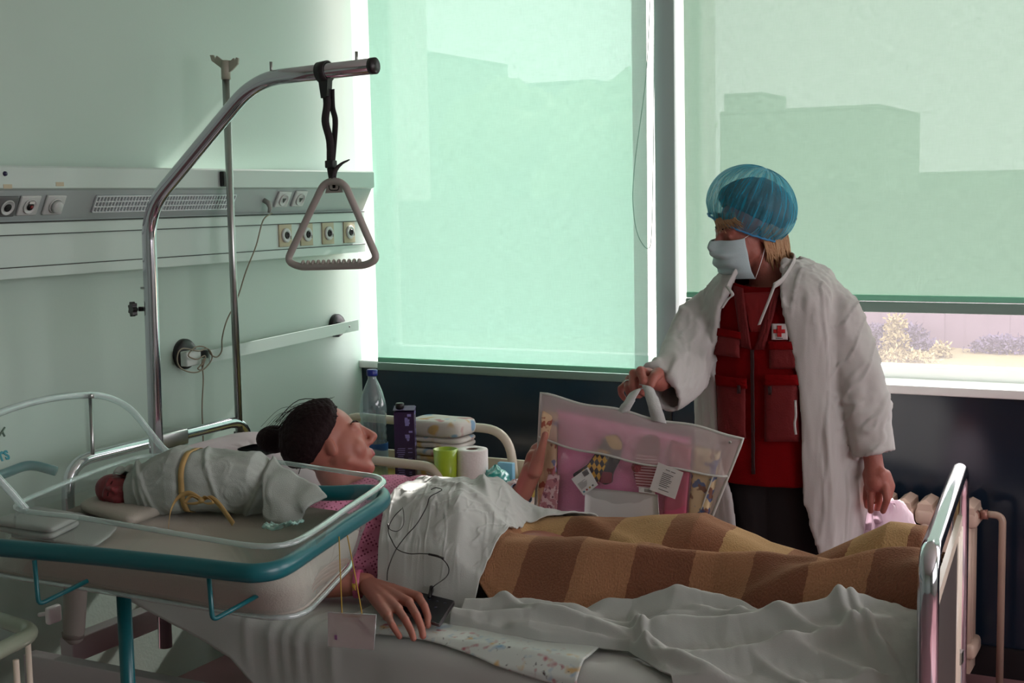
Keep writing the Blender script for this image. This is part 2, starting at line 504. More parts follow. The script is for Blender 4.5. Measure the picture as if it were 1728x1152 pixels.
cord = spline([at(1097, 0, Y=4.5), at(1090, 130, Y=4.5), at(1072, 270, Y=4.5), at(1068, 340, Y=4.5), at(1076, 395, Y=4.5), at(1094, 419, Y=4.5), at(1100, 380, Y=4.49), at(1103, 200, Y=4.49), at(1104, 0, Y=4.49)], 8)
obj('pull_cord', MB().tube(cord, 0.0014, 6), mat('pull_cord', '#7fb3a0', 0.6), b1)
blind('dim sage green roller blind stopping short above the sill, behind the standing person', -1.708, 0.46, -1.700, 0.46, 1.205, 'blind2', 0.055, 'hem2')

# ------------------------------------------------------------------ outside
gz = -0.6
M['lawn'] = mat('lawn', '#77704f', 0.9, var=0.25, vscale=0.8, bump=0.3, bscale=20)
struct('lawn', MB().box((0, 45, gz - 0.05), (160, 80, 0.1)), M['lawn'])
M['fence'] = mat('fence_board', '#655861', 0.8, var=0.2, vscale=1.3)
f = MB()
x = -14.0
while x < 6:
    f.box((x + 0.14, 19.7 + random.uniform(-.02, .02), gz + 1.1), (0.292, 0.05, 2.2))
    x += 0.29
f.box((-4, 19.78, gz + 0.5), (20, 0.05, 0.1)); f.box((-4, 19.78, gz + 1.8), (20, 0.05, 0.1))
solo('board_fence', f, M['fence'], 'grey brown upright board fence at the far edge of the lawn', 'fence')
M['leaf_y'] = mat('yellow_green_leaves', '#857b58', 0.8, var=0.3, vscale=3)
M['leaf_p'] = mat('dull_violet_leaves', '#544c60', 0.8, var=0.3, vscale=3)
def bush(x, y, w, h, m, label, seed, n=900, group=None):
    rg = np.random.RandomState(seed); b = MB()
    for _ in range(n):
        a = rg.rand() * 6.283; rr = rg.rand() ** .5; zz = rg.rand()
        p = np.array([x + math.cos(a) * rr * w / 2 * (1 - .5 * zz), y + math.sin(a) * rr * 0.22, gz + 0.02 + zz * h])
        s = 0.022 + rg.rand() * 0.03; d = rg.randn(3); d /= np.linalg.norm(d); e = np.cross(d, rg.randn(3)); e /= np.linalg.norm(e)
        b.add([p, p + d * s + e * s * .4, p + d * s * 1.8, p + d * s - e * s * .4], [(0, 1, 2, 3)], 0, False)
    for k in range(5): b.tube([(x, y, gz), (x + rg.uniform(-.3, .3) * w, y, gz + h * .8)], 0.012, 6)
    solo('bush', b, m, label, 'bush')
px = at(1540, 588, Z=gz)
bush(px[0]-.2, 19.2, 1.3, 0.32, M['leaf_p'], 'dull violet bush, widest one at the foot of the board fence', 1, 2600)
p2 = at(1545, 588, Z=gz)
bush(p2[0] - 0.1, 18.6, 0.45, 0.50, M['leaf_y'], 'tall yellow green bush in front of the board fence', 2, 700)
p3 = at(1640, 588, Z=gz)
bush(p3[0]+.5, 19.2, 1.2, 0.2, M['leaf_p'], 'low violet bush right of the tall yellow green one', 3, 900)
bush(p3[0] - 0.2, 18.5, 0.3, 0.16, M['leaf_y'], 'small low yellow bush at the right foot of the fence', 4, 250)
bush(at(1570, 588, Z=gz)[0], 17.9, 0.9, 0.10, M['leaf_y'], 'ground hugging yellow green shrub before the violet bush', 5, 400)
# buildings and trees seen dimly through the blinds
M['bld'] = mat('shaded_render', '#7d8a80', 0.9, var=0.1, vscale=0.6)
M['pane'] = mat('dull_pane', '#39444a', 0.3)
def building(label, pxl, pxr, pyt, Y, depth=6):
    a = at(pxl, pyt, Y=Y); b = at(pxr, pyt, Y=Y)
    h = (a[2] + b[2]) / 2
    t = thing('building', label, 'building', ((a[0] + b[0]) / 2, Y + depth / 2, gz))
    obj('wall', MB().box(((a[0] + b[0]) / 2, Y + depth / 2, (h + gz) / 2), (b[0] - a[0], depth, h - gz)), M['glare_white' if 'bright white' in label else 'bld'], t)
    obj('roof_edge', MB().box(((a[0] + b[0]) / 2, Y + depth / 2, h), (b[0] - a[0], depth, 0.15)), M['glare_white' if 'bright white' in label else 'bld'], t)
    if 'bright white' in label: return
    nx = max(2, int((b[0] - a[0]) / 2.4))
    for r in range(max(1, int((h - gz - 1) / 3))):
        for i in range(nx):
            wx = a[0] + (i + .5) * (b[0] - a[0]) / nx
            obj('window', MB().box((wx, Y - 0.01, gz + 1.9 + 3 * r), (1.1, 0.06, 1.3)), M['pane'], t)
M['glare_white'] = mat('glare_white', '#e6dedf', 0.8)  # white standing in for overexposed daylight, on the added blocks
building('bright white block seen in the slot between the mint blind and the grey column', 1062, 1140, -220, 17.0, 1.5)  # made-up block, its white gives the blown-out strip beside the column
building('bright white block at the wall side of the mint blind', 585, 648, -220, 24.0, 1.5)  # also made up, for the washed-out strip next to the wall
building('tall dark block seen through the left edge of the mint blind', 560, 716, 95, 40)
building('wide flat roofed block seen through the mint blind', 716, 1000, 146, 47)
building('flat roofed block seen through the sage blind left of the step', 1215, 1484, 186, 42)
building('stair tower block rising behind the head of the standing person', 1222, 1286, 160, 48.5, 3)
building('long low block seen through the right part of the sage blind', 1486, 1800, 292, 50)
def tree(label, px, py, Y, r, seed):
    c = at(px, py, Y=Y); rg = np.random.RandomState(seed)
    t = thing('tree', label, 'tree', (c[0], Y, gz))
    obj('trunk', MB().tube([(c[0], Y, gz), (c[0] + .1, Y, c[2] - r)], [0.25, 0.15], 10), M['fence'], t)
    m = MB()
    for k in range(16):
        d = rg.randn(3); d /= np.linalg.norm(d)
        m.ball((c[0] + d[0] * r * .6, Y + d[1] * r * .6, c[2] - r + d[2] * r * .55), r * rg.uniform(.35, .55), nu=12, nv=8)
    me = m.mesh('crown'); V = verts(me)
    V = V + (fbm(V * 1.5, seed)[:, None]) * 0.4
    me.vertices.foreach_set('co', V.ravel()); me.update()
    obj('crown', me, mat('tree_leaves', '#7f8f66', 0.9, var=0.3, vscale=2), t)
tree('round tree top seen through the middle of the mint blind', 845, 128, 35, 1.7, 1)
tree('broad tree seen through the right part of the mint blind', 1010, 118, 31, 2.0, 2)
tree('tree showing at the right edge of the mint blind', 1085, 105, 36, 1.8, 3)
# ------------------------------------------------------------------ bed head wall unit
Y0, Y1 = 0.4, 4.505
t = thing('wall_service_unit', 'long pale green metal service duct running along the wall above the bed', 'wall unit', (XL, 2.5, 1.40))
def duct(prof, m, name, y0=Y0, y1=Y1, caps=True):
    n = len(prof)
    A = np.array([(x, y0, z) for x, z in prof]); B = np.array([(x, y1, z) for x, z in prof])
    F = [(i, (i + 1) % n, n + (i + 1) % n, n + i) for i in range(n)] + [tuple(range(n))[::-1], tuple(range(n, 2 * n))]
    return obj(name, MB().add(np.concatenate([A, B]), F, 0, False), m, t)
M['duct'] = mat('duct_enamel', '#b9c8c2', 0.4, var=0.02, vscale=3)
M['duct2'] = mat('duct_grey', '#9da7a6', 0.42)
duct([(XL, 1.717), (-2.995, 1.717), (-2.99, 1.712), (-2.99, 1.655), (-3.0, 1.65), (XL, 1.65)], M['duct'], 'upper_shelf')
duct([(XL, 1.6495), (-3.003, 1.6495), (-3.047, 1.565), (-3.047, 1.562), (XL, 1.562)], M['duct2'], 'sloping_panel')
duct([(XL, 1.557), (-3.04, 1.557), (-3.04, 1.525), (-3.046, 1.522), (-3.046, 1.435), (-3.04, 1.432), (-3.04, 1.402), (XL, 1.402)], M['duct'], 'lower_trunk')
g = MB()
for z in (1.524, 1.433): g.box((-3.0405, (Y0 + Y1) / 2, z), (0.003, Y1 - Y0, 0.003))
g.box((-3.06, (Y0 + Y1) / 2, 1.5597), (0.05, Y1 - Y0 - .01, 0.004))
obj('shadow_gap', g, M['black'], t)
# frame of the sloping face
sl = np.array([-0.044, 0, -0.0845]); sl /= np.linalg.norm(sl)      # down the slope
sn = np.array([0.0845, 0, -0.044]); sn /= np.linalg.norm(sn)       # out of it
sy = np.array([0, 1.0, 0])
def slope_pt(px, py, off=0.0):
    d = (px - CX) / FPX * _rt - (py - CY) / FPX * _up + _fw
    o = np.array([-3.003, 0, 1.6495]) - np.array([0, 0, EYE])
    k = (o @ sn) / (d @ sn)
    p = d * k + np.array([0, 0, EYE])
    return p + sn * off
Rs = np.stack([sl, sy, sn], 1)
# lamp grille
a = slope_pt(158, 342); b = slope_pt(392, 340); c = (a + b) / 2
L = abs(b[1] - a[1])
lou = thing('louvre_lamp', 'long dark louvred reading lamp set in the sloping duct panel', 'lamp', c)
obj('lamp_tray', MB().box(c + sn * 0.0015, (0.056, L, 0.003), rot=Rs), mat('lamp_tray', '#9aa2a4', 0.3, metal=.5), lou)
m = MB()
for k in range(4): m.box(c + sn * 0.0055 + sl * (-0.026 + 0.0173 * k), (0.0022, L, 0.007), rot=Rs)
n = int(L / 0.0135)
for k in range(n + 1): m.box(c + sn * 0.005 + sy * (-L / 2 + L * k / n), (0.052, 0.0030, 0.006), rot=Rs)
obj('louvre', m, mat('louvre_metal', '#e6ecee', 0.35, metal=.2), lou)
M['sock'] = mat('socket_plastic', '#b9bdbb', 0.35)
M['sockdark'] = mat('socket_dark', '#5d6060', 0.4)
def slope_socket(px, py, w, label, kind, group=None):
    p = slope_pt(px, py)
    s = thing('wall_socket', label, 'socket', p, group)
    obj('cover_plate', MB().box(p + sn * 0.005, (0.062, w, 0.010), rot=Rs, bev=0.004), M['sock'] if kind != 'dark' else M['sockdark'], s)
    m = MB().lathe([(0.0, 0), (0.022, 0), (0.0235, 0.004), (0.021, 0.006), (0.0195, 0.003), (0, 0.003)], p + sn * 0.0095, 28, axis=sn)
    obj('insert', m, M['sock'], s)
    if kind == 'knob':
        obj('knob', MB().lathe([(0.0, 0), (0.018, 0), (0.018, 0.012), (0.015, 0.015), (0, 0.015)], p + sn * 0.012, 28, axis=sn), M['sock'], s)
    elif kind == 'flap':
        obj('arrow', MB().prism([(0.010, 0), (-0.006, 0.009), (-0.006, -0.009)], p + sn * 0.0128, sl, sy, sn, 0.002), M['black'], s)
    else:
        obj('hole', MB().lathe([(0.0, 0), (0.011, 0), (0.012, 0.002), (0, 0.002)], p + sn * 0.0125, 24, axis=sn), M['dark'], s)
        if kind == 'red':
            obj('indicator', MB().box(p + sn * 0.0155 - sl * 0.013, (0.007, 0.018, 0.002), rot=Rs), mat('indicator_white', '#d5d5d0', 0.4), s)
            obj('button', MB().lathe([(0, 0), (0.005, 0), (0.005, 0.004), (0, 0.005)], p + sn * 0.0145 + sy * 0.002, 16, axis=sn), mat('red_button', '#7a1f22', 0.4), s)
slope_socket(8, 347, 0.07, 'dark wall socket cut by the left edge of the picture', 'dark')
slope_socket(46, 345, 0.072, 'wall socket with a small red button, left end of the sloping panel', 'red')
slope_socket(89, 344, 0.072, 'round grey dimmer knob plate on the sloping panel', 'knob')
slope_socket(475, 335, 0.072, 'arrow marked flap socket on the sloping panel, beside the plugged cord', 'flap')
slope_socket(503, 334, 0.068, 'arrow marked flap socket on the sloping panel, nearer the window', 'flap')
for k, (px, lb) in enumerate([(480, 'square beige gas outlet, first of the row of four from the pole side'), (516, 'square beige gas outlet seen through the triangle handle, second of four'), (552, 'square beige gas outlet seen through the triangle handle, third of four'), (588, 'square beige gas outlet closest to the window')]):
    p = at(px, (397, 395.5, 393.5, 391.5)[k], X=-3.046)
    s = thing('gas_outlet', lb, 'outlet', p, 'beige gas outlets on the duct')
    ex = np.array([1.0, 0, 0])
    obj('plate', MB().box(p + ex * 0.003, (0.006, 0.074, 0.082), bev=0.0015), mat('beige_plate', '#a99e84', 0.45), s)
    obj('ring', MB().lathe([(0.013, 0), (0.026, 0), (0.026, 0.006), (0.023, 0.009), (0.014, 0.008), (0.013, 0)], p + ex * 0.005, 28, axis=(1, 0, 0)), M['sock'], s)
    obj('valve', MB().lathe([(0, 0), (0.012, 0), (0.012, 0.010), (0.0085, 0.012), (0.0085, 0.006), (0, 0.006)], p + ex * 0.005, 24, axis=(1, 0, 0)), M['black'], s)
    obj('latch', MB().box(p + ex * 0.012 + np.array([0, 0.019, -0.008]), (0.005, 0.004, 0.012)), M['sockdark'], s)
for px, py in ((13, 317), (101, 313)):
    p = at(px, py, X=-2.99)
    solo('label_sticker', MB().box(p + np.array([0.0005, 0, 0.004]), (0.001, 0.03, 0.012)), mat('sticker', '#b5ab92', 0.6), 'tiny yellowed sticker on the duct edge above the ' + ('red button socket' if px < 50 else 'dimmer knob'), 'sticker')
p = at(8, 293, X=-2.99)
solo('call_button', MB().lathe([(0, 0), (0.007, 0), (0.006, 0.005), (0, 0.006)], p, 16, axis=(1, 0, 0)), mat('blue_button', '#1c1840', 0.3), 'small dark blue round button at the left end of the duct', 'button')

# equipment rail between two black wall bumpers
def disc(px, py, r, label):
    p = at(px, py, X=XL)
    solo('wall_bumper', MB().lathe([(0, 0), (r, 0), (r, 0.012), (r * .9, 0.02), (r * .55, 0.024), (0, 0.024)], p, 32, axis=(1, 0, 0)), M['black'], label, 'bumper', 'black wall bumpers')
    return p
d1 = disc(309, 597, 0.052, 'round black wall bumper behind the coiled cord')
d2 = disc(566, 549, 0.046, 'round black wall bumper at the window end of the metal rail')
t = thing('equipment_rail', 'flat pale metal rail on the wall between two black bumpers', 'rail', (XL + .04, d2[1], d2[2] - .02))
A = at(352, 601, X=-3.055); B = at(603, 548, X=-3.055)
rr_ = MB().prism([(0, -0.021), (1, -0.021), (1, 0.021), (0, 0.021)], A, B - A, (0, 0, 1), (1, 0, 0), 0.006)
rr_.box((A + B) / 2 + np.array([0, (B - A)[1] * .35, 0]), (0.004, 0.002, 0.002))
obj('bar', rr_, M['duct'], t)
obj('screw', MB().lathe([(0, 0), (0.004, 0), (0, 0.002)], at(590, 551, X=-3.048), 12, axis=(1, 0, 0)), M['black'], t)
for yy, zz in ((d2[1], B[2]), (A[1] + .04, A[2] + .004)): obj('bracket', MB().box(((XL - 3.055) / 2, yy, zz), (-3.055 - XL, 0.04, 0.028), bev=0.002), M['steel'], t)
q = at(322, 604, X=-3.06)
solo('rail_clip', MB().box(q, (0.03, 0.07, 0.05), bev=0.004), mat('clip_plastic', '#c6cfca', 0.4), 'white plastic clip on the left black bumper under the coiled cord', 'clip')

# call cord
t = thing('signal_cable', 'thin beige cord hanging from the duct plug, coiled once and running down', 'cord', at(343, 750, X=-3.05))
M['cord'] = mat('cord_beige', '#7c7462', 0.5)
X_ = -3.035
pts = [slope_pt(447, 352, 0.035), at(444, 372, X=-3.0), at(432, 415, X=-3.01), at(415, 458, X=-3.02), at(400, 505, X=X_), at(383, 540, X=X_), at(375, 570, X=X_), at(374, 592, X=X_), at(366, 602, X=X_), at(356, 598, X=X_),
       at(350, 588, X=X_ + .004), at(338, 584, X=X_ + .004), at(326, 588, X=X_ + .006), at(318, 600, X=X_ + .01), at(332, 606, X=X_ + .012), at(345, 600, X=X_ + .012), at(346, 608, X=X_ + .014), at(338, 617, X=X_ + .014), at(334, 622, X=X_ + .012), at(342, 624, X=X_ + .01),
       at(354, 612, X=X_ + .01), at(358, 600, X=X_ + .01), at(350, 588, X=X_ + .012), at(335, 592, X=X_ + .014), at(308, 588, X=X_ + .014), at(299, 602, X=X_ + .014), at(304, 620, X=X_ + .014), at(324, 628, X=X_ + .014), at(340, 624, X=X_ + .014), at(345, 606, X=X_ + .016), at(341, 612, X=X_ + .012),
       at(343, 640, X=X_), at(341, 690, X=X_), at(343, 750, X=X_), at(344, 900, X=X_)]
obj('wire', MB().tube(spline(pts, 7), 0.0024, 8), M['cord'], t)
p = slope_pt(446, 338)
obj('plug', MB().tube([p, p + sn * .02, p + sn * .034 + sl * .012, p + sn * .036 + sl * .03], [.009, .010, .008, .005], 14), mat('plug_grey', '#8a8c86', 0.4), t)
# ------------------------------------------------------------------ hospital bed
BXH, BXF = -2.93, -0.52           # head and foot ends
BYN, BYF = 2.50, 3.36
MZ = 0.62
bed = thing('hospital_bed', 'hospital bed with chrome tube ends and white steel chassis', 'bed', (-1.7, 2.92, 0.0))
# foot end, slightly askew
fn = np.array([-0.475, 2.50, 0]); ff = np.array([-0.565, 3.36, 0])
def lift(p, z): return np.array([p[0], p[1], z])
ZF = 0.938
obj('foot_frame', MB().tube(fillet([lift(fn, 0.12), lift(fn, ZF), lift(ff, ZF), lift(ff, 0.12)], 0.07, 8), 0.0195, 20), M['chrome'], bed)
dirf = (ff - fn) / np.linalg.norm(ff - fn); nf = np.array([dirf[1], -dirf[0], 0])
m = MB()
for k in range(3):
    q = fn + (ff - fn) * (0.955 - 0.06 * k)
    m.tube([lift(q, 0.2), lift(q, 0.80)], 0.009, 10)
obj('foot_bars', m, M['cream'], bed)
obj('foot_rail', MB().prism([(0.02, 0.795), (0.845, 0.795), (0.845, 0.822), (0.02, 0.822)], fn - nf * .006, dirf, (0, 0, 1), nf, 0.012), M['cream'], bed)
M['panel'] = mat('foot_panel', '#3f3835', 0.45)
obj('foot_panel', MB().prism([(0.02, 0.24), (0.80, 0.24), (0.80, 0.80), (0.02, 0.80)], fn - nf * .004, dirf, (0, 0, 1), nf, 0.008), M['panel'], bed)
for z in (0.42, 0.66): obj('foot_hinge', MB().box(lift(ff, z), (0.03, 0.03, 0.07), bev=.006), M['cream'], bed)
# head end
ZH = 0.872
hn = np.array([-2.93, 2.79, 0]); hf = np.array([-2.955, 3.63, 0])
obj('head_frame', MB().tube(fillet([lift(hn, 0.1), lift(hn, ZH), lift(hf, ZH), lift(hf, 0.1)], 0.10, 8), 0.0185, 20), M['chrome'], bed)
q = at(268, 735, X=-2.94)
obj('pole_clamp', MB().box((q[0] + .0, q[1] + .045, ZH - .002), (0.05, 0.13, 0.05), bev=0.006), M['steel'], bed)
# chassis
c = MB()
c.box((-2.9, 3.2, 0.345), (0.05, 0.95, 0.07), bev=0.004)
c.box((-1.7, 2.60, 0.335), (2.42, 0.045, 0.09), bev=0.004)
c.box((-1.7, 3.28, 0.335), (2.42, 0.045, 0.09), bev=0.004)
c.box((-0.53, 2.95, 0.335), (0.05, 0.8, 0.07), bev=0.004)
obj('chassis', c, mat('chassis_paint', '#b9b0b2', 0.4), bed)
b = MB()
for k in range(6): b.box((-1.90 + k * 0.25, 2.93, 0.50), (0.05, 0.84, 0.02))
b.box((-1.27, 2.56, 0.485), (1.45, 0.03, 0.03)).box((-1.27, 3.30, 0.485), (1.45, 0.03, 0.03))
for x in (-1.9, -0.75):
    for y in (2.6, 3.28): b.tube([(x, y, 0.35), (x, y, 0.49)], 0.018, 10)
obj('slat_base', b, M['steel'], bed)
_rb = [[math.cos(.197), 0, math.sin(.197)], [0, 1, 0], [-math.sin(.197), 0, math.cos(.197)]]
obj('backrest_frame', MB().box((-2.36, 2.93, .575), (.80, .74, .02), rot=_rb).box((-2.36, 2.60, .56), (.84, .03, .03), rot=_rb).box((-2.36, 3.26, .56), (.84, .03, .03), rot=_rb), M['steel'], bed)
for x, y in ((-2.86, 2.78), (-2.86, 3.60), (-0.52, 2.54), (-0.55, 3.33)):
    w = obj('castor', MB().tube([(x, y - .015, .06), (x, y + .015, .06)], .06, 20).box((x, y, .12), (.03, .045, .06), bev=.004), M['black'], bed)
obj('hook', MB().tube([at(66, 1037, X=-2.93), at(78, 1035, X=-2.90)], .006, 8).box(at(90, 1036, X=-2.89), (.02, .05, .05), bev=.008), M['white_paint'], bed)

# trapeze pole with its arm
PYP = 2.975
yb = lambda px, py: at(px, py, Y=PYP)
P0 = at(262, 722, Y=PYP)
pole = thing('trapeze_pole', 'thick chrome bent tube arching over the bed to carry the grab handle', 'pole', (P0[0], PYP, 0.3))
path = fillet([(P0[0], PYP, 0.3), (P0[0], PYP, 0.9), yb(250, 352), yb(431, 134), yb(632, 111)], 0.09, 8)
obj('tube', MB().tube(path, 0.0205, 24), M['chrome'], pole)
obj('end_cap', MB().tube([yb(626, 111.6), yb(634, 110.8)], 0.0215, 20), M['black'], pole)
def pin(px, py, h, name='pin'):
    p = yb(px, py)
    obj(name, MB().tube([p, p + np.array([0, 0, h])], 0.004, 10), M['steel'], pole)
pin(458, 126, 0.034); pin(602, 108, 0.032)
k = yb(243, 521)
m = MB().tube([k, k + np.array([-.012, -.01, 0])], .007, 10)
star = np.array([(math.cos(a) * (0.019 + 0.003 * math.cos(7 * a)), math.sin(a) * (0.019 + 0.003 * math.cos(7 * a))) for a in np.linspace(0, 2 * math.pi, 56, endpoint=False)])
m.prism(star, k + np.array([-.022, -.012, 0]), np.array([.9, -.43, 0]), (0, 0, 1), np.array([-.43, -.9, 0]), 0.014, smooth=False)
obj('locking_knob', m, M['black'], pole)
obj('tube_joint', MB().tube([yb(249.5, 484), yb(249.6, 487)], 0.0212, 24), M['steel'], pole)

# grab handle on its strap
M['strap'] = mat('webbing_strap', '#2a2226', 0.7, bump=0.3, bscale=400)
gh = thing('grab_handle', 'grey plastic triangular grab handle hanging on a black strap from the chrome arm', 'handle', yb(560, 452))
top = yb(548, 120)
m = MB()
for px0, wid in ((547, 0.030),):
    c0 = yb(px0, 121)
    m.lathe([(0.024, -wid / 2), (0.0275, -wid / 2), (0.0275, wid / 2), (0.024, wid / 2), (0.024, -wid / 2)], c0, 28, axis=(1, 0, 0.1))
obj('strap_clamp', m.prism([(-.016, 0), (.016, 0), (.011, -.05), (-.008, -.055)], yb(549, 130) + np.array([0, -.012, 0]), (1, 0, 0), (0, 0, 1), (0, 1, 0), .022), M['black'], gh)
def strap(pts, w, name='strap', yoff=0):
    P = [yb(*p) + np.array([0, yoff, 0]) for p in pts]
    P = spline(P, 6)
    obj(name, MB().tube(P, w / 2, 12, flat=(0.12, 1)) if False else MB().prism([(0, 0)], (0, 0, 0), (1, 0, 0), (0, 1, 0), (0, 0, 1), 0), M['strap'], gh)
def ribbon(mb, P, wdir, w, th=0.0018):
    P = np.asarray(P, float); w = np.broadcast_to(np.asarray(w, float), (len(P),)); n = len(P)
    wd = np.asarray(wdir, float)
    if wd.ndim == 1: wd = np.broadcast_to(wd / np.linalg.norm(wd), P.shape)
    T = np.gradient(P, axis=0); T /= np.linalg.norm(T, axis=1)[:, None] + 1e-12
    N = np.cross(T, wd); N /= np.linalg.norm(N, axis=1)[:, None] + 1e-12
    G = np.stack([P - wd * w[:, None] / 2 - N * th / 2, P + wd * w[:, None] / 2 - N * th / 2, P + wd * w[:, None] / 2 + N * th / 2, P - wd * w[:, None] / 2 + N * th / 2], 1)
    n0 = mb.n
    mb.grid(G, cv=True)
    mb.f.append((n0, n0 + 1, n0 + 2, n0 + 3)); mb.mi.append(0); mb.sm.append(True)
    e = n0 + (n - 1) * 4
    mb.f.append((e + 3, e + 2, e + 1, e)); mb.mi.append(0); mb.sm.append(True)
    return mb
m = MB()
S1 = spline([yb(549, 150), yb(552, 175), yb(549, 205), yb(557, 240), yb(558, 280), yb(562, 305)], 6)
S2 = spline([yb(556, 150) + [0, .01, 0], yb(557, 180) + [0, .01, 0], yb(562, 203) + [0, .01, 0], yb(560, 240) + [0, .01, 0], yb(557, 275) + [0, .01, 0]], 6)
ribbon(m, S1, (1, 0.15, 0), 0.022); ribbon(m, S2, (1, -0.2, 0), 0.020)
obj('strap', m, M['strap'], gh)
obj('strap_loop', MB().box(yb(557, 277) + [0, .004, 0], (0.026, 0.022, 0.02), bev=.003), M['black'], gh)
m = ribbon(MB(), spline([yb(563, 303), yb(566, 288), yb(575, 277), yb(590, 269)], 6), (0.3, 1, 0), [.014] * 12 + [.012] * 4 + [.008, .006, .002], .002)
obj('strap_tail', m, M['strap'], gh)
obj('buckle', MB().tube(fillet([yb(556, 303), yb(574, 303), yb(573, 321), yb(557, 321)], .008, 4, closed=True), .0045, 10, closed=True).box(yb(565, 313), (.016, .008, .02), bev=.003), M['black'], gh)
tri = fillet([yb(548, 306), yb(580, 306), yb(637, 437), yb(617, 447.5), yb(505, 450.5), yb(484, 440)], 0.028, 7, closed=True)
obj('triangle_grip', MB().tube(tri, 0.0098, 16, closed=True), mat('grip_plastic', '#a49d98', 0.4), gh)
m = MB()
for k in range(12):
    p = yb(512 + k * 8.6, 446.6 - k * .25)
    m.ball(p + np.array([0, 0, 0.004]), (.0055, .0085, .0085), nu=10, nv=8)
obj('grip_ridges', m, mat('grip_ridge', '#b3ada6', 0.4), gh)
obj('cross_piece', MB().prism([(-.026, 0), (.026, 0), (.02, .022), (-.02, .022)], yb(564, 324) + np.array([0, -.004, -.002]), (1, 0, .02), (0, 0, 1), (0, 1, 0), .008), mat('grip_plastic2', '#9a938e', 0.4), gh)

# IV pole at the far head corner
iv = thing('iv_pole', 'slender steel infusion pole with a beige hook head at the bed head', 'pole', (-2.94, 3.58, 0.86))
b0 = at(404, 735, Y=3.58); b1_ = at(381, 130, Y=3.58); b2_ = at(380, 108, Y=3.58)
obj('tube', MB().tube([b0, b1_], 0.0125, 18), M['steel'], iv)
M['hookbeige'] = mat('hook_plastic', '#9c9a8c', 0.5)
obj('collar', MB().tube([at(381.6, 134, Y=3.58), at(380.5, 102, Y=3.58)], 0.0155, 18), M['hookbeige'], iv)
m = MB()
h = lambda px, py: at(px, py, Y=3.58)
o0 = h(380, 115)
out = [(373, 114), (358, 103), (355, 93), (361, 93), (364, 100), (366, 94), (375, 101), (380, 104), (390, 102), (395, 98), (397, 103), (399, 97), (403, 98), (402, 108), (392, 119), (386, 123), (376, 121)]
m.add(*(lambda A: (np.concatenate([A, A + [0, .006, 0]]), [tuple(range(len(A)))[::-1], tuple(range(len(A), 2 * len(A)))] + [(i, (i + 1) % len(A), len(A) + (i + 1) % len(A), len(A) + i) for i in range(len(A))]))(np.array([h(*q) for q in out]) + [0, -.003, 0]), 0, False)
obj('hook_head', m, M['hookbeige'], iv)
obj('foot_socket', MB().tube([at(404.5, 758, Y=3.6), at(404, 728, Y=3.6)], 0.019, 18).box(at(400, 754, Y=3.6), (.06, .03, .012), bev=.002), M['black'], iv)
obj('wall_clip', MB().box(at(378, 302, X=-2.985), (.02, .03, .05), bev=.004), M['black'], iv)
# ------------------------------------------------------------------ mattress, sheets, blanket
M['sheet'] = mat('cotton_sheet', '#b9bdb9', 0.85, bump=0.12, bscale=500, sheen=0.2)
M['mattress'] = mat('mattress_cover', '#9da19d', 0.8)

def ridge(x, w):                       # soft crease, 1 on the line
    return np.exp(-(x / w) ** 2)

def bend(x): return 0.2 * np.maximum(0, -1.97 - x)        # the raised head section
_G = MB().box((-1.66, 2.92, 0.565), (2.20, 0.82, 0.11), bev=0.035).mesh('m')
_G = modded(_G, [('SUBSURF', dict(levels=4, render_levels=4, subdivision_type='SIMPLE'))])
_c = verts(_G); _c[:, 2] += bend(_c[:, 0]); _G.vertices.foreach_set('co', _c.ravel()); _G.update()
solo('mattress', _G, M['mattress'], 'white mattress lying on the slatted base of the hospital bed', 'mattress')

# fitted sheet: top plus the side that hangs on the near side
def fitted():
    n, m = 230, 110
    xs = np.linspace(-2.77, -0.56, n)
    P = np.zeros((n, m, 3)); uv = np.zeros((n, m, 2))
    for i, x in enumerate(xs):
        hang = np.interp(x, [-2.9, -2.45, -2.1, -2.0, -1.7, -0.5], [0.01, 0.035, 0.08, 0.16, 0.28, 0.25])
        if x > -0.9: hang = 0.2
        L = 0.84 + 0.045 + hang
        s = np.linspace(0, L, m)
        for j, t in enumerate(s):
            if t < 0.80: y, z = 3.34 - t, 0.624
            elif t < 0.88:
                a = (t - 0.80) / 0.08 * math.pi / 2
                y, z = 2.54 - 0.05 * math.sin(a), 0.624 - 0.05 * (1 - math.cos(a))
            else: y, z = 2.49, 0.574 - (t - 0.88)
            P[i, j] = (x, y, z); uv[i, j] = (x, t)
    p = P.copy()
    side = sstep(-P[..., 1], -2.56, -2.49)
    f1 = fbm(xyz(P[..., 0] * 7, P[..., 2] * 1.5), 3)
    fold = (np.sin(P[..., 0] * 26 + 3 * fbm(xyz(P[..., 0] * 2, P[..., 2] * 3), 5)) * 0.5 + f1) * sstep(-P[..., 2], -0.6, -0.38)
    P[..., 1] -= side * (0.004 + 0.014 * fold)
    top = 1 - side
    P[..., 2] += top * (0.004 * fbm(xyz(p[..., 0] * 9, p[..., 1] * 9), 9) + 0.006 * np.maximum(0, fbm(xyz((p[..., 0] + p[..., 1]) * 14, (p[..., 0] - p[..., 1]) * 5), 12)))
    # wrinkles running down over the edge near the clear card
    for x0, w, a in ((-1.98, .012, .012), (-1.94, .01, .01), (-1.90, .012, .014), (-1.86, .009, .008), (-1.80, .012, .009), (-2.05, .012, .01)):
        d = (p[..., 0] - x0 - 0.18 * (p[..., 1] - 2.5))
        P[..., 1] -= a * ridge(d, w) * .5 * side * sstep(p[..., 2], 0.45, 0.56)
        P[..., 2] += a * .5 * ridge(d, w) * sstep(-p[..., 1], -2.66, -2.55) * top
    P[..., 2] += bend(P[..., 0])
    return MB().grid(P, uv=uv)
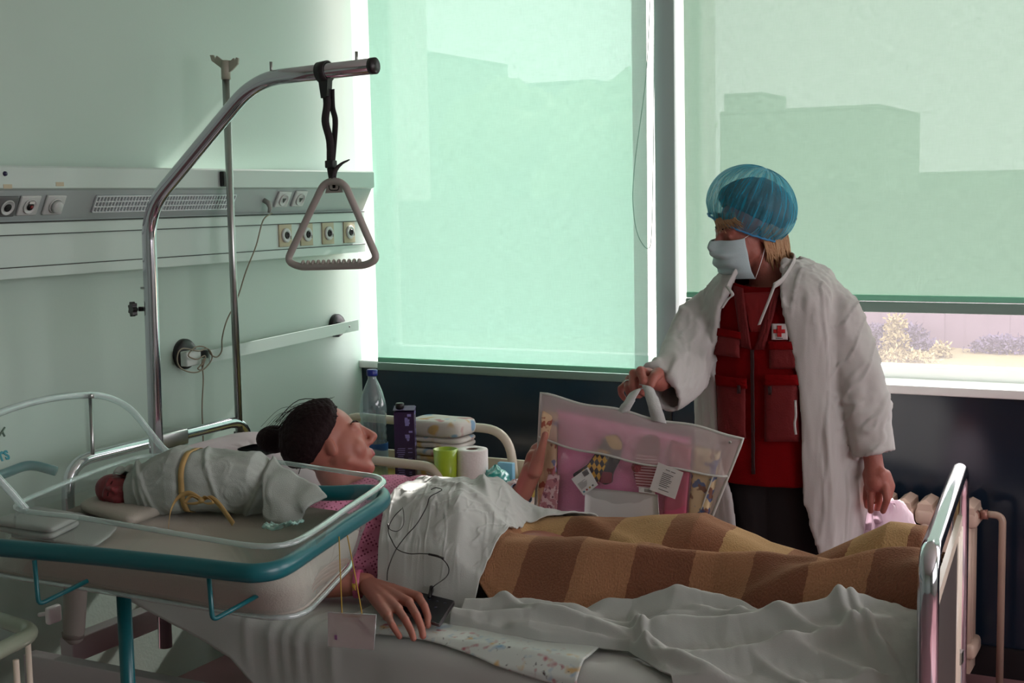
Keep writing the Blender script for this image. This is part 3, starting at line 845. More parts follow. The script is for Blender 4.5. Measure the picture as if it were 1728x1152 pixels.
solo('bottom_sheet', modded(fitted().mesh('s'), [('SOLIDIFY', dict(thickness=0.003, offset=1.0))]), M['sheet'], 'wrinkled white bottom sheet covering the mattress and hanging down the near side', 'sheet')

# height of the covered body over the bed
def leg(x, y, yc, w, hx, hy):
    h = np.interp(x, hx, hy)
    return h * np.exp(-np.abs((y - yc) / w) ** 2.4)
def smax(a, b, k=0.03):
    h = np.clip(0.5 + 0.5 * (b - a) / k, 0, 1)
    return a * (1 - h) + b * h + k * h * (1 - h)
def body(x, y):
    far = leg(x, y, 3.07 + 0.04 * sstep(x, -1.3, -.6), 0.125, [-2.0, -1.7, -1.6, -1.33, -1.12, -.96, -.85, -.76, -.68, -.60, -.55], [.20, .20, .155, .165, .19, .125, .105, .155, .205, .205, .15])
    near = leg(x, y, np.interp(x, [-1.6, -1.3, -1.0, -.7, -.5], [2.86, 2.85, 2.88, 2.82, 2.78]), 0.12, [-2.0, -1.7, -1.55, -1.3, -1.0, -.85, -.72, -.56, -.5], [.20, .21, .155, .15, .14, .145, .17, .215, .22])
    h = smax(far, near, 0.045)
    tor = 0.235 * np.exp(-np.abs((y - 2.95) / 0.25) ** 3.2) * (1 - sstep(x, -1.68, -1.42))
    h = smax(h, tor, 0.04)
    return 0.628 + h
def cover_blanket():
    n, m = 300, 200
    us = np.linspace(0, 1, n); P = np.zeros((n, m, 3)); uv = np.zeros((n, m, 2))
    for i, u in enumerate(us):
        xn = -1.60 + u * 1.09
        ynear = np.interp(xn, [-1.6, -1.45, -1.32, -1.15, -1.04, -.9, -.83, -.75, -.62, -.54], [2.76, 2.685, 2.68, 2.68, 2.69, 2.69, 2.68, 2.68, 2.68, 2.68])
        yfar = 3.42
        for j in range(m):
            v = j / (m - 1)
            y = ynear + (yfar - ynear) * v
            x = xn + 0.02 * (1 - v) * 0
            x = x - 0.03 * sstep(v, 0, .5) * (1 - u)
            P[i, j] = (x, min(y, 3.40), 0)
            uv[i, j] = (xn, y)
    x, y = P[..., 0], P[..., 1]
    z = body(x, y) + 0.010
    # tent between the shins and long soft folds of the thick fleece
    z += 0.030 * ridge(y - (2.965 + 0.03 * np.sin(x * 5)), 0.05) * sstep(x, -1.45, -1.2) * (1 - sstep(x, -.95, -.75))
    z += 0.028 * ridge((y - 2.70) - 0.36 * (x + 1.0) + 0.02 * np.sin(9 * x), 0.035) * sstep(x, -1.12, -.95)
    z += 0.022 * ridge((y - 2.82) - 0.10 * (x + 1.3), 0.03) * sstep(x, -1.35, -1.15) * (1 - sstep(x, -.8, -.6))
    z += 0.020 * ridge((y - 3.0) + 0.45 * (x + 1.35), 0.03) * (1 - sstep(np.abs(x + 1.3), .08, .2))
    z += 0.016 * fbm(xyz(x * 3.2, y * 7), 21) + 0.006 * fbm(xyz(x * 9, y * 14), 22)
    z = np.where(y > 3.36, z - (y - 3.36) * 3, z)
    # thick rolled near edge resting on the sheet
    e = np.linspace(0, 1, m)[None, :]
    z = z - 0.012 * ridge(e, 0.02)
    P[..., 0] = np.minimum(x, -0.503 - 0.105 * (y - 2.5))
    P[..., 2] = z
    return MB().grid(P, uv=uv)
def blanket_mat():
    m = mat('fleece_blanket', '#b08056', 0.95, sheen=0.5)
    nt = m.node_tree; b = nt.nodes['Principled BSDF']
    uvn = nt.nodes.new('ShaderNodeUVMap'); uvn.uv_map = 'UVMap'
    nz = nt.nodes.new('ShaderNodeTexNoise'); nz.inputs['Scale'].default_value = 60; nz.inputs['Detail'].default_value = 2
    ds = nt.nodes.new('ShaderNodeVectorMath'); ds.operation = 'MULTIPLY_ADD'
    ds.inputs[1].default_value = (0.012, 0.012, 0)
    nt.links.new(uvn.outputs[0], nz.inputs['Vector'])
    nt.links.new(nz.outputs['Color'], ds.inputs[0]); nt.links.new(uvn.outputs[0], ds.inputs[2])
    mp = nt.nodes.new('ShaderNodeMapping'); mp.inputs['Location'].default_value = (0.02, -2.55, 0)
    mp.inputs['Rotation'].default_value = (0, 0, math.radians(4))
    nt.links.new(ds.outputs[0], mp.inputs[0])
    sx = nt.nodes.new('ShaderNodeSeparateXYZ'); nt.links.new(mp.outputs[0], sx.inputs[0])
    def stripe(out, per, w):
        a = nt.nodes.new('ShaderNodeMath'); a.operation = 'DIVIDE'; a.inputs[1].default_value = per; nt.links.new(out, a.inputs[0])
        f = nt.nodes.new('ShaderNodeMath'); f.operation = 'FRACT'; nt.links.new(a.outputs[0], f.inputs[0])
        g = nt.nodes.new('ShaderNodeMath'); g.operation = 'LESS_THAN'; g.inputs[1].default_value = w; nt.links.new(f.outputs[0], g.inputs[0])
        return g.outputs[0]
    sX = stripe(sx.outputs[0], 0.27, 0.5); sY = stripe(sx.outputs[1], 0.62, 0.5)
    def mix(fac, a, b_):
        q = nt.nodes.new('ShaderNodeMix'); q.data_type = 'RGBA'; nt.links.new(fac, q.inputs[0])
        for s_, c in ((6, a), (7, b_)):
            if isinstance(c, str): q.inputs[s_].default_value = (*lin(c), 1)
            else: nt.links.new(c, q.inputs[s_])
        return q.outputs[2]
    c1 = mix(sX, '#9a6c4c', '#70412c')      # rows A: tan / dark brown
    c2 = mix(sX, '#ae8d5f', '#7d4f37')      # rows B: straw / mid brown
    c = mix(sY, c2, c1)
    n2 = nt.nodes.new('ShaderNodeTexNoise'); n2.inputs['Scale'].default_value = 260; n2.inputs['Detail'].default_value = 3
    nt.links.new(uvn.outputs[0], n2.inputs['Vector'])
    mr = nt.nodes.new('ShaderNodeMapRange'); mr.inputs['To Min'].default_value = .7; mr.inputs['To Max'].default_value = 1.3; nt.links.new(n2.outputs['Fac'], mr.inputs['Value'])
    sc = nt.nodes.new('ShaderNodeVectorMath'); sc.operation = 'SCALE'; nt.links.new(c, sc.inputs[0]); nt.links.new(mr.outputs[0], sc.inputs['Scale'])
    nt.links.new(sc.outputs[0], b.inputs['Base Color'])
    bp = nt.nodes.new('ShaderNodeBump'); bp.inputs['Strength'].default_value = 0.55; bp.inputs['Distance'].default_value = 0.006
    nt.links.new(n2.outputs['Fac'], bp.inputs['Height']); nt.links.new(bp.outputs[0], b.inputs['Normal'])
    b.inputs['Sheen Roughness'].default_value = 0.6
    b.inputs['Sheen Tint'].default_value = (*lin('#e0b890'), 1)
    return m
M['blanket'] = blanket_mat()
solo('blanket', modded(cover_blanket().mesh('b'), [('SOLIDIFY', dict(thickness=0.012, offset=-1.0))]), M['blanket'], 'brown and straw checked fleece blanket over the legs of the person in bed', 'blanket')

# white top sheet over the belly
def top_sheet():
    n, m = 170, 190
    P = np.zeros((n, m, 3))
    for i in range(n):
        u = i / (n - 1)
        for j in range(m):
            v = j / (m - 1)
            y = 2.685 + v * 0.715
            xl = np.interp(y, [2.6, 2.70, 2.8, 2.92, 3.0, 3.08, 3.2, 3.4], [-1.80, -1.82, -1.857, -1.861, -1.82, -1.775, -1.72, -1.70])
            xr = np.interp(y, [2.6, 2.7, 2.85, 3.0, 3.12, 3.25, 3.4], [-1.545, -1.550, -1.535, -1.56, -1.42, -1.34, -1.34])
            P[i, j] = (xl + (xr - xl) * u, y, 0)
    x, y = P[..., 0], P[..., 1]
    z = body(x, y) + 0.018
    for k, (a, b_, c, w, h) in enumerate([(1, .9, -1.10, .016, .016), (1, .7, -.42, .013, .013), (1, .85, -.98, .010, .010), (1, 1.2, -1.98, .013, .013), (.3, 1, -2.40, .014, .010), (1, .45, .38, .014, .010), (1, 1.0, -1.36, .01, .012), (1, .8, -.72, .009, .01)]):
        d = a * x + b_ * y + c - 0.02 * fbm(xyz(x * 5, y * 5), 40 + k)
        z += h * ridge(d / math.hypot(a, b_), w) * (0.5 + 0.5 * vnoise(xyz(x * 6, y * 6), 60 + k))
    z += 0.010 * np.maximum(0, .30 - np.abs(fbm(xyz((x + .9 * y) * 9, (y - .9 * x) * 22), 35)) * 2.4) + 0.008 * np.maximum(0, .3 - np.abs(fbm(xyz((x + .4 * y) * 26, (y - .4 * x) * 7), 36)) * 2.4)
    z += 0.010 * fbm(xyz((x + .6 * y) * 11, (y - .6 * x) * 4), 31) + 0.004 * fbm(xyz(x * 24, y * 24), 33)
    e = sstep(y, 2.685, 2.735)
    z = z * e + (0.64 + 0.006 * np.sin(x * 60)) * (1 - e)
    z = np.where(y > 3.34, z - (y - 3.34) * 3, z)
    P[..., 2] = z
    return MB().grid(P)
solo('top_sheet', modded(top_sheet().mesh('b'), [('SOLIDIFY', dict(thickness=0.004, offset=-1.0)), ('SUBSURF', dict(levels=1, render_levels=1))]), M['sheet'], 'creased white top sheet over the belly, tucked under the checked blanket', 'sheet')

# loose sheet heaped along the near side of the blanket and hanging at the foot
def heap():
    n, m = 360, 190
    P = np.zeros((n, m, 3))
    for i in range(n):
        u = i / (n - 1)
        x0 = -1.535 + u * 1.04
        yb_ = np.interp(x0, [-1.64, -1.5, -1.4, -1.3, -1.2, -1.05, -.95, -.85, -.78, -.7, -.54], [2.66, 2.71, 2.705, 2.70, 2.71, 2.72, 2.72, 2.71, 2.71, 2.71, 2.70])
        yf = np.interp(x0, [-1.64, -1.55, -1.3, -1.1, -1.0, -.9, -.7, -.54], [2.60, 2.60, 2.585, 2.60, 2.52, 2.47, 2.44, 2.44])
        for j in range(m):
            v = j / (m - 1)
            y = yb_ + (yf - yb_) * v
            P[i, j] = (x0 - 0.02 * v * (1 - u), y, v)
    x, y, v = P[..., 0].copy(), P[..., 1].copy(), P[..., 2].copy()
    lo = 0.640
    crest = np.interp(x, [-1.66, -1.5, -1.32, -1.15, -1.05, -.93, -.85, -.75, -.58], [.012, .030, .030, .045, .080, .070, .078, .100, .125])
    z = lo + crest * (1 - sstep(v, 0.02, 0.85))
    def crease(px, py, qx, qy, w, h, wob=.012, seed=0):
        d0 = np.array([qx - px, qy - py]); L = np.linalg.norm(d0); d0 /= L
        a = (x - px) * d0[0] + (y - py) * d0[1]; b_ = -(x - px) * d0[1] + (y - py) * d0[0] + wob * np.sin(a * 11 + seed)
        e = sstep(a, -.03, .05) * (1 - sstep(a, L - .06, L + .04))
        return h * np.exp(-(np.abs(b_) / w) ** 1.7) * e
    z = z + crease(-1.62, 2.625, -1.0, 2.63, .018, .030, seed=1) + crease(-1.58, 2.66, -1.22, 2.665, .014, .028, seed=2) + crease(-1.4, 2.60, -.95, 2.58, .012, .018, seed=3)
    z = z + crease(-1.25, 2.70, -.85, 2.74, .020, .036, seed=4) + crease(-1.1, 2.62, -.62, 2.70, .018, .030, seed=5) + crease(-.98, 2.55, -.6, 2.64, .016, .026, seed=6)
    z = z + crease(-1.08, 2.60, -.86, 2.50, .012, .024, seed=7) + crease(-.90, 2.80, -.58, 2.70, .02, .024, seed=8) + crease(-.8, 2.60, -.56, 2.52, .014, .020, seed=9)
    z = z + crease(-1.14, 2.68, -1.06, 2.55, .010, .022, seed=10) + crease(-.78, 2.78, -.60, 2.60, .012, .022, seed=11) + crease(-.72, 2.50, -.56, 2.56, .010, .016, seed=12)
    z = z + crease(-1.5, 2.69, -1.12, 2.60, .008, .016, seed=13) + crease(-1.22, 2.66, -.98, 2.67, .007, .016, seed=14) + crease(-1.02, 2.70, -.70, 2.62, .009, .018, seed=15)
    z = z + crease(-.92, 2.66, -.66, 2.76, .008, .014, seed=16) + crease(-1.18, 2.58, -.92, 2.53, .007, .014, seed=17) + crease(-.84, 2.56, -.62, 2.48, .008, .014, seed=18) + crease(-.68, 2.72, -.54, 2.58, .008, .016, seed=19)
    z = z + 0.010 * fbm(xyz(x * 6, y * 13), 70) + 0.006 * np.abs(fbm(xyz((x + y) * 14, (x - y) * 6), 71)) + 0.002 * fbm(xyz(x * 40, y * 40), 72)
    ev = 1 - sstep(v, .93, 1.0)
    z = np.where(y > 2.50, np.maximum(z * ev + (lo - .006) * (1 - ev), 0.632), z)
    drop = np.clip(2.505 - y, 0, 1)
    z = z - drop * 6.0
    x = np.minimum(x, -0.499 - 0.105 * (y - 2.5))
    P[..., 0], P[..., 1], P[..., 2] = x, np.maximum(y, 2.47 - .01 * np.sin(x * 40)), z
    return MB().grid(P)
solo('rumpled_sheet', modded(heap().mesh('b'), [('SOLIDIFY', dict(thickness=0.004, offset=-1.0))]), M['sheet'], 'loose rumpled white sheet heaped along the near edge below the checked blanket', 'sheet')

# sheet corner hanging beyond the foot frame on the far side
P = np.zeros((20, 12, 3))
for i in range(20):
    for j in range(12):
        a = i / 19; c = j / 11
        w = 0.012 + 0.075 * a
        P[i, j] = (-0.56 + w * (c - .4) * 1.2, 3.26 + 0.02 * math.sin(c * 9), 0.68 - 0.5 * a)
# underpad with printed edge
def pad_mat():
    m = mat('printed_pad', '#c6cec9', 0.5)
    nt = m.node_tree; b = nt.nodes['Principled BSDF']
    tc = nt.nodes.new('ShaderNodeTexCoord')
    uvn = nt.nodes.new('ShaderNodeUVMap'); uvn.uv_map = 'UVMap'
    base = None
    prev = None
    for k, (col, sc, th) in enumerate((('#a8646c', 38, .72), ('#7fa3bd', 33, .73), ('#c7ab7a', 36, .74), ('#4a4448', 80, .76))):
        n = nt.nodes.new('ShaderNodeTexNoise'); n.noise_dimensions = '4D'; n.inputs['W'].default_value = k * 3.7 + .5; n.inputs['Scale'].default_value = sc; n.inputs['Detail'].default_value = 1.5
        nt.links.new(tc.outputs['Object'], n.inputs['Vector'])
        g = nt.nodes.new('ShaderNodeMapRange'); g.inputs['From Min'].default_value = th - .12; g.inputs['From Max'].default_value = th; nt.links.new(n.outputs['Fac'], g.inputs['Value'])
        s = nt.nodes.new('ShaderNodeSeparateXYZ'); nt.links.new(uvn.outputs[0], s.inputs[0])
        ed = nt.nodes.new('ShaderNodeMapRange'); ed.inputs['From Min'].default_value = .5; ed.inputs['From Max'].default_value = .2; nt.links.new(s.outputs[1], ed.inputs['Value'])
        mu = nt.nodes.new('ShaderNodeMath'); mu.operation = 'MULTIPLY'; nt.links.new(g.outputs[0], mu.inputs[0]); nt.links.new(ed.outputs[0], mu.inputs[1])
        q = nt.nodes.new('ShaderNodeMix'); q.data_type = 'RGBA'; nt.links.new(mu.outputs[0], q.inputs[0])
        if prev is None: q.inputs[6].default_value = (*lin('#c6cec9'), 1)
        else: nt.links.new(prev, q.inputs[6])
        q.inputs[7].default_value = (*lin(col), 1); prev = q.outputs[2]
    nt.links.new(prev, b.inputs['Base Color'])
    return m
n, m_ = 110, 60
P = np.zeros((n, m_, 3)); uv = np.zeros((n, m_, 2))
for i in range(n):
    u = i / (n - 1)
    for j in range(m_):
        v = j / (m_ - 1)
        x = -1.80 + u * 0.62; y = 2.487 + 0.21 * v + 0.02 * math.sin(u * 5)
        corner = max(0, (0.15 - u)) * 0.5 * max(0, 1 - v * 2.5)
        P[i, j] = (x + corner * .2, y + corner, 0); uv[i, j] = (u, v)
x, y = P[..., 0], P[..., 1]
P[..., 2] = 0.636 + 0.003 * fbm(xyz(x * 10, y * 10), 80) - np.clip(2.52 - y, 0, 1) ** 1.4 * 3.0
P[..., 1] = np.maximum(P[..., 1], 2.481)
solo('underpad', modded(MB().grid(P, uv=uv).mesh('u'), [('SOLIDIFY', dict(thickness=0.003, offset=0.0))]), pad_mat(), 'smooth white disposable underpad with a coloured printed border under the resting hand', 'pad')

# pillow
def pillow(label, c, r, rot, m, seed=1):
    nu, nv = 60, 40
    P = np.zeros((nv, nu, 3))
    for j in range(nv):
        b = -math.pi / 2 + math.pi * (j + .5) / nv
        for i in range(nu):
            a = 2 * math.pi * i / nu
            s = lambda v, e: math.copysign(abs(v) ** e, v)
            P[j, i] = (s(math.cos(a), .45) * s(math.cos(b), .55), s(math.sin(a), .45) * s(math.cos(b), .55), s(math.sin(b), .8))
    P = P * np.asarray(r)
    P[..., 2] *= (1 - .55 * np.clip((np.abs(P[..., :1] / r[0]) ** 4 + np.abs(P[..., 1:2] / r[1]) ** 4), 0, 1))[..., 0]
    P[..., 2] += 0.008 * fbm(P * 7, seed)
    P = P @ np.array(rot).T + np.asarray(c)
    g = MB().grid(P, cv=True)
    g.f.append(tuple(range(nu))[::-1]); g.mi.append(0); g.sm.append(True)
    g.f.append(tuple((nv - 1) * nu + k for k in range(nu))); g.mi.append(0); g.sm.append(True)
    return solo('pillow', g, m, label, 'pillow')
def ry(a): return [[math.cos(a), 0, math.sin(a)], [0, 1, 0], [-math.sin(a), 0, math.cos(a)]]
M['pillow'] = mat('pillow_case', '#c9bcc2', 0.85, var=0.10, vscale=16)
pillow('pale pink flecked pillow under the dark haired head in the bed', (-2.43, 2.99, 0.815), (0.235, 0.30, 0.10), ry(0.26), M['pillow'], 5)
# ------------------------------------------------------------------ flesh helpers
M['skin'] = mat('skin', '#a5695a', 0.5, var=0.08, vscale=14, sss=0.08)
M['skin_old'] = mat('skin_older', '#9c5c50', 0.55, var=0.12, vscale=22, bump=0.12, bscale=160, sss=0.06)
M['nail'] = mat('nail', '#c08a80', 0.3)
M['hair_dark'] = mat('hair_dark', '#1c0d0f', 0.75, bump=0.5, bscale=90, spec=.2)
M['lip'] = mat('lip', '#9a4a4a', 0.45)

def frame(f, u):
    f = np.asarray(f, float); f /= np.linalg.norm(f)
    u = np.asarray(u, float); u = u - f * (u @ f); u /= np.linalg.norm(u)
    r = np.cross(f, u)
    return np.stack([r, f, u], 1)          # columns: right, face, up

def head_blobs(mb, o, Rm, s=1.0, neck=None):
    T = lambda p: np.asarray(o) + Rm @ (np.asarray(p, float) * s)
    def ell(c, r): mb.ball(T(c), np.array(r) * s, rot=Rm, nu=28, nv=18)
    ell((0, -.016, .030), (.076, .095, .086))
    ell((0, .022, -.014), (.069, .069, .084))
    ell((0, .035, -.050), (.053, .052, .058))
    ell((0, .062, -.093), (.024, .022, .020))
    for q in (-1, 1):
        ell((q * .036, .052, -.034), (.028, .030, .034))
        ell((q * .040, .015, -.045), (.026, .040, .036))
        mb.cap(T((q * .045, .070, .024)), T((q * .012, .086, .022)), .010 * s, .009 * s)
        ell((q * .031, .078, .006), (.014, .010, .010))
        mb.cap(T((q * .010, .098, -.032)), T((q * .012, .092, -.034)), .009 * s, .008 * s)
        mb.ball(T((q * .074, -.008, -.008)), np.array((.008, .016, .027)) * s, rot=Rm @ np.array(frame((q * .4, 1, 0), (0, -.15, 1))), nu=16, nv=10)
        mb.cap(T((q * .055, .02, -.055)), T((q * .02, .062, -.090)), .016 * s, .014 * s)
    mb.cap(T((0, .088, .018)), T((0, .112, -.022)), .008 * s, .0125 * s)
    mb.cap(T((0, .112, -.022)), T((0, .098, -.034)), .0115 * s, .008 * s)
    for z, r in ((-.055, .0068), (-.066, .0078)):
        mb.cap(T((-.019, .080, z)), T((0, .092, z + .001)), r * .7 * s, r * s); mb.cap(T((0, .092, z + .001)), T((.019, .080, z)), r * s, r * .7 * s)
    if neck is not None: mb.cap(T((0, -.022, -.06)), neck, .050 * s, .056 * s)
    return T

def relax(me, mask, iters=8, fac=.5):
    co = verts(me); ne = len(me.edges); e = np.zeros(ne * 2, dtype=int); me.edges.foreach_get('vertices', e); e = e.reshape(-1, 2)
    k = mask(co).astype(float)[:, None] * fac; deg = np.bincount(e.ravel(), minlength=len(co))[:, None] + 1e-9
    for _ in range(iters):
        s_ = np.zeros_like(co)
        for c in range(3): s_[:, c] = np.bincount(e[:, 0], co[e[:, 1], c], len(co)) + np.bincount(e[:, 1], co[e[:, 0], c], len(co))
        co = co + (s_ / deg - co) * k
    me.vertices.foreach_set('co', co.ravel()); me.update(); return me
def eyes(parent, T, Rm, s=1.0, closed=False):
    for q in (-1, 1):
        if not closed:
            e = obj('eye', MB().ball(T((q * .031, .0765, .006)), .0095 * s, rot=Rm), mat('eyeball', '#b9aca6', 0.2), parent)
        b = obj('eyebrow', MB().tube(spline([T((q * .050, .066, .028)), T((q * .034, .080, .034)), T((q * .015, .088, .029))], 5), [.002, .003, .003, .0035, .0035, .0035, .0035, .0035, .003, .003, .0025][:11], 8, flat=(1, .6)), M['hair_dark'], parent)

def smooth_co(co, no): return co
def paint(me, fn):
    """material slot by region of face centres"""
    c = np.zeros(len(me.polygons) * 3); me.polygons.foreach_get('center', c)
    me.polygons.foreach_set('material_index', fn(c.reshape(-1, 3)).astype(int))

# ------------------------------------------------------------------ person lying in the bed
pt = thing('person', 'person lying in the bed in a pink dotted nightgown, dark hair tied in a bun', 'person', (-1.7, 2.95, 0.64))
Rp = frame((0.66, 0.60, 0.34), (-0.50, -0.1, 0.85))
HO = at(560, 752, Y=2.96)
mb = MB()
neck_p = np.array([-2.06, 2.965, 0.80])
Tp = head_blobs(mb, HO, Rp, 1.0, neck_p)
# torso
mb.ball((-1.96, 2.96, .745), (.17, .20, .105), rot=np.array(ry(0.25)))
mb.ball((-1.74, 2.96, .73), (.18, .165, .09))
mb.ball((-1.52, 2.96, .70), (.14, .15, .07))
mb.cap((-2.03, 2.80, .77), (-2.03, 3.12, .77), .065, .065)
# legs under the blanket
for y0, y1, yk, zk in ((2.88, 2.80, 2.87, .69), (3.04, 3.09, 3.06, .715)):
    mb.cap((-1.46, y0, .69), (-1.08, yk, zk), .062, .052)
    mb.cap((-1.08, yk, zk), (-.68, y1, .675), .052, .036)
    mb.cap((-.67, y1, .672), (-.60, y1, .755), .03, .022)
# near arm: shoulder, elbow, wrist
sh, el, wr = np.array([-2.02, 2.77, .76]), np.array([-2.10, 2.575, .675]), at(618, 985, Z=0.675)
mb.cap(sh, el, .052, .043); mb.cap(el, el + (wr - el) * .45, .043, .040); mb.cap(el + (wr - el) * .45, wr, .039, .027)
H = lambda px, py, z: at(px, py, Z=z)
kn = [H(706, 1007, .683), H(690, 1016, .684), H(672, 1028, .681), H(655, 1040, .674)]       # knuckles index..little
for k in kn: mb.cap(wr + (k - wr) * .1, k, .020, .0125)
mb.cap((wr + kn[0]) / 2, (wr + kn[3]) / 2, .018, .017)
fing = [[kn[0], H(716, 1022, .679), H(722, 1040, .662), H(722, 1055, .649)],
        [kn[1], H(703, 1038, .680), H(711, 1058, .660), H(714, 1073, .647)],
        [kn[2], H(684, 1045, .678), H(694, 1065, .658), H(698, 1077, .647)],
        [kn[3], H(662, 1054, .670), H(670, 1067, .655), H(675, 1074, .647)]]
for f, r in zip(fing, (.0098, .0098, .0094, .0084)):
    mb.chain(f, [r * 1.08, r, r * .92, r * .84], 12)
mb.chain([H(664, 996, .665), H(690, 1000, .655), H(708, 1008, .648)], [.016, .0115, .010], 12)
# far arm: rises to hold the bag
sh2, el2 = np.array([-2.0, 3.14, .77]), np.array([-1.80, 3.27, .70])
g = lambda px, py, y=3.27: at(px, py, Y=y)
wr2 = g(884, 828)
mb.cap(sh2, el2, .052, .042); mb.cap(el2, el2 + (wr2 - el2) * .5, .042, .038); mb.cap(el2 + (wr2 - el2) * .5, wr2, .037, .027)
mb.cap(wr2, g(897, 795), .027, .028); mb.cap(g(892, 800, 3.29), g(900, 770, 3.29), .022, .020); mb.cap(g(903, 795, 3.25), g(910, 765, 3.25), .020, .017)
mb.chain([g(906, 785, 3.25), g(914, 757, 3.235), g(920, 733, 3.233)], [.016, .0115, .0095], 12)
for k, (a0, a1, a2, yy) in enumerate((((894, 772), (902, 755), (912, 748), 3.31), ((892, 780), (899, 766), (910, 758), 3.335), ((890, 790), (898, 778), (909, 772), 3.35), ((890, 800), (897, 792), (908, 788), 3.36))):
    mb.chain([g(*a0, yy - .02), g(*a1, yy + .01), g(*a2, yy + .03), g(a2[0] + 12, a2[1] + 2, yy + .035)], [.0115, .010, .009, .008], 12)
me = relax(fuse(mb, 0.0034, 5, 0.55), lambda c: np.linalg.norm(c - HO, axis=1) < .16, 9)
lipc = Tp((0, .092, -.060))
body_o = obj('body', me, [M['skin'], M['lip']], pt)
paint(me, lambda c: (np.linalg.norm((c + np.array(ORG['person'])) - lipc, axis=1) < .014).astype(int))
eyes(pt, Tp, Rp)
# hair: skull cap of strands and bun
def hair_cap(T, Rm, s, front, mbuild=None, seed=1, amp=.006, grow=.016):
    n, m = 70, 90
    P = np.zeros((n, m, 3))
    for i in range(n):
        ph = (i / (n - 1)) * math.radians(128)
        for j in range(m):
            th = 2 * math.pi * j / m
            d = np.array([math.sin(th) * math.sin(ph), math.cos(th) * math.sin(ph), math.cos(ph)])
            lim = front(th)
            if ph > lim: d = np.array([math.sin(th) * math.sin(lim), math.cos(th) * math.sin(lim), math.cos(lim)]); k = -.012 * min(1, (ph - lim) * 4)
            else: k = grow * sstep(lim - ph, 0, .35)
            r = np.array([.079, .099, .089]) * s
            P[i, j] = np.array([0, -.016, .030]) * s + d * (r + k * s) + d * amp * s * math.sin(th * 34 + 4 * math.sin(ph * 3 + th)) * .25
    W = (P.reshape(-1, 3) @ Rm.T + T((0, 0, 0))).reshape(n, m, 3)
    W = W + 0.003 * fbm(W * 60, seed)[..., None]
    return MB().grid(W, cv=True)
def front_p(th):
    a = abs((th + math.pi) % (2 * math.pi) - math.pi)      # 0 at the face
    return float(np.interp(a, [0, .5, .8, 1.1, 1.4, 1.75, 2.2, 3.14], [.80, .90, 1.08, 1.42, 1.66, 1.95, 2.2, 2.25]))
hc = hair_cap(Tp, Rp, 1.0, front_p)
hair = obj('hair', hc, M['hair_dark'], pt)
bc = at(462, 741, Y=2.96)
bun = MB(); rg = np.random.RandomState(3)
for k in range(20):
    d = rg.randn(3); d /= np.linalg.norm(d)
    e = np.cross(d, rg.randn(3)); e /= np.linalg.norm(e)
    bun.tube([bc + np.array((.042, .035, .030)) * (d * math.cos(a) + e * math.sin(a)) for a in np.linspace(0, 2 * math.pi, 26, endpoint=False)], .009, 8, closed=True)
bun.ball(bc, (.040, .034, .030))
bun.cap(bc, at(500, 748, Y=2.96), .026, .04)
obj('hair_bun', bun, M['hair_dark'], pt)
st = MB()
for k in range(34):
    a0 = at(440 + rg.rand() * 60, 715 + rg.rand() * 20, Y=2.96 + rg.uniform(-.04, .04)); a2 = Tp((rg.uniform(-.04, .04), .01 + rg.uniform(-.05, .05), .118))
    mid = (a0 + a2) / 2 + np.array([-.01, 0, .015 + rg.rand() * .012])
    st.tube(spline([a0, mid, a2], 6), .00045, 4)
for k in range(60):
    th = rg.uniform(-1.2, 1.2); o1 = Tp((.085 * math.sin(th) * .9, .05 - .03 * rg.rand(), .10 * math.cos(th) * .9 + .02)); o2 = Tp((.05 * math.sin(th), -.11, .05 + .03 * rg.randn()))
    st.tube(spline([o1, (o1 + o2) / 2 + Rp @ np.array([math.sin(th) * .03, 0, .035]), o2], 5), .0012, 5)
obj('hair_strands', st, M['hair_dark'], pt)
# nightgown
def dots_mat():
    m = mat('dotted_pink_cotton', '#c77494', 0.8)
    nt = m.node_tree; b = nt.nodes['Principled BSDF']
    tc = nt.nodes.new('ShaderNodeTexCoord')
    mp = nt.nodes.new('ShaderNodeMapping'); mp.inputs['Scale'].default_value = (112, 112, 112); mp.inputs['Rotation'].default_value = (0.0, 0.55, 0.78)
    nt.links.new(tc.outputs['Object'], mp.inputs[0])
    fr = nt.nodes.new('ShaderNodeVectorMath'); fr.operation = 'FRACTION'; nt.links.new(mp.outputs[0], fr.inputs[0])
    sb = nt.nodes.new('ShaderNodeVectorMath'); sb.operation = 'SUBTRACT'; sb.inputs[1].default_value = (.5, .5, .5); nt.links.new(fr.outputs[0], sb.inputs[0])
    ln = nt.nodes.new('ShaderNodeVectorMath'); ln.operation = 'LENGTH'; nt.links.new(sb.outputs[0], ln.inputs[0])
    lt = nt.nodes.new('ShaderNodeMath'); lt.operation = 'LESS_THAN'; lt.inputs[1].default_value = .30; nt.links.new(ln.outputs['Value'], lt.inputs[0])
    q = nt.nodes.new('ShaderNodeMix'); q.data_type = 'RGBA'; nt.links.new(lt.outputs[0], q.inputs[0])
    q.inputs[6].default_value = (*lin('#cf7fa0'), 1); q.inputs[7].default_value = (*lin('#7c2f4e'), 1)
    nt.links.new(q.outputs[2], b.inputs['Base Color'])
    return m
gb = MB()
gb.ball((-1.95, 2.96, .755), (.165, .215, .112), rot=np.array(ry(0.25)))
gb.ball((-1.78, 2.96, .74), (.17, .19, .105))
gb.ball((-1.90, 2.87, .81), (.085, .075, .055)); gb.ball((-1.90, 3.05, .815), (.085, .075, .055))
gb.cap((-2.02, 2.80, .775), (-2.03, 3.12, .775), .077, .077)
gb.cap((-2.02, 2.78, .77), (-2.05, 2.66, .715), .070, .062)
gb.cap((-2.0, 3.14, .77), (-1.93, 3.19, .745), .068, .062)
gb.cap((-1.95, 2.78, .69), (-1.80, 2.80, .675), .052, .04)
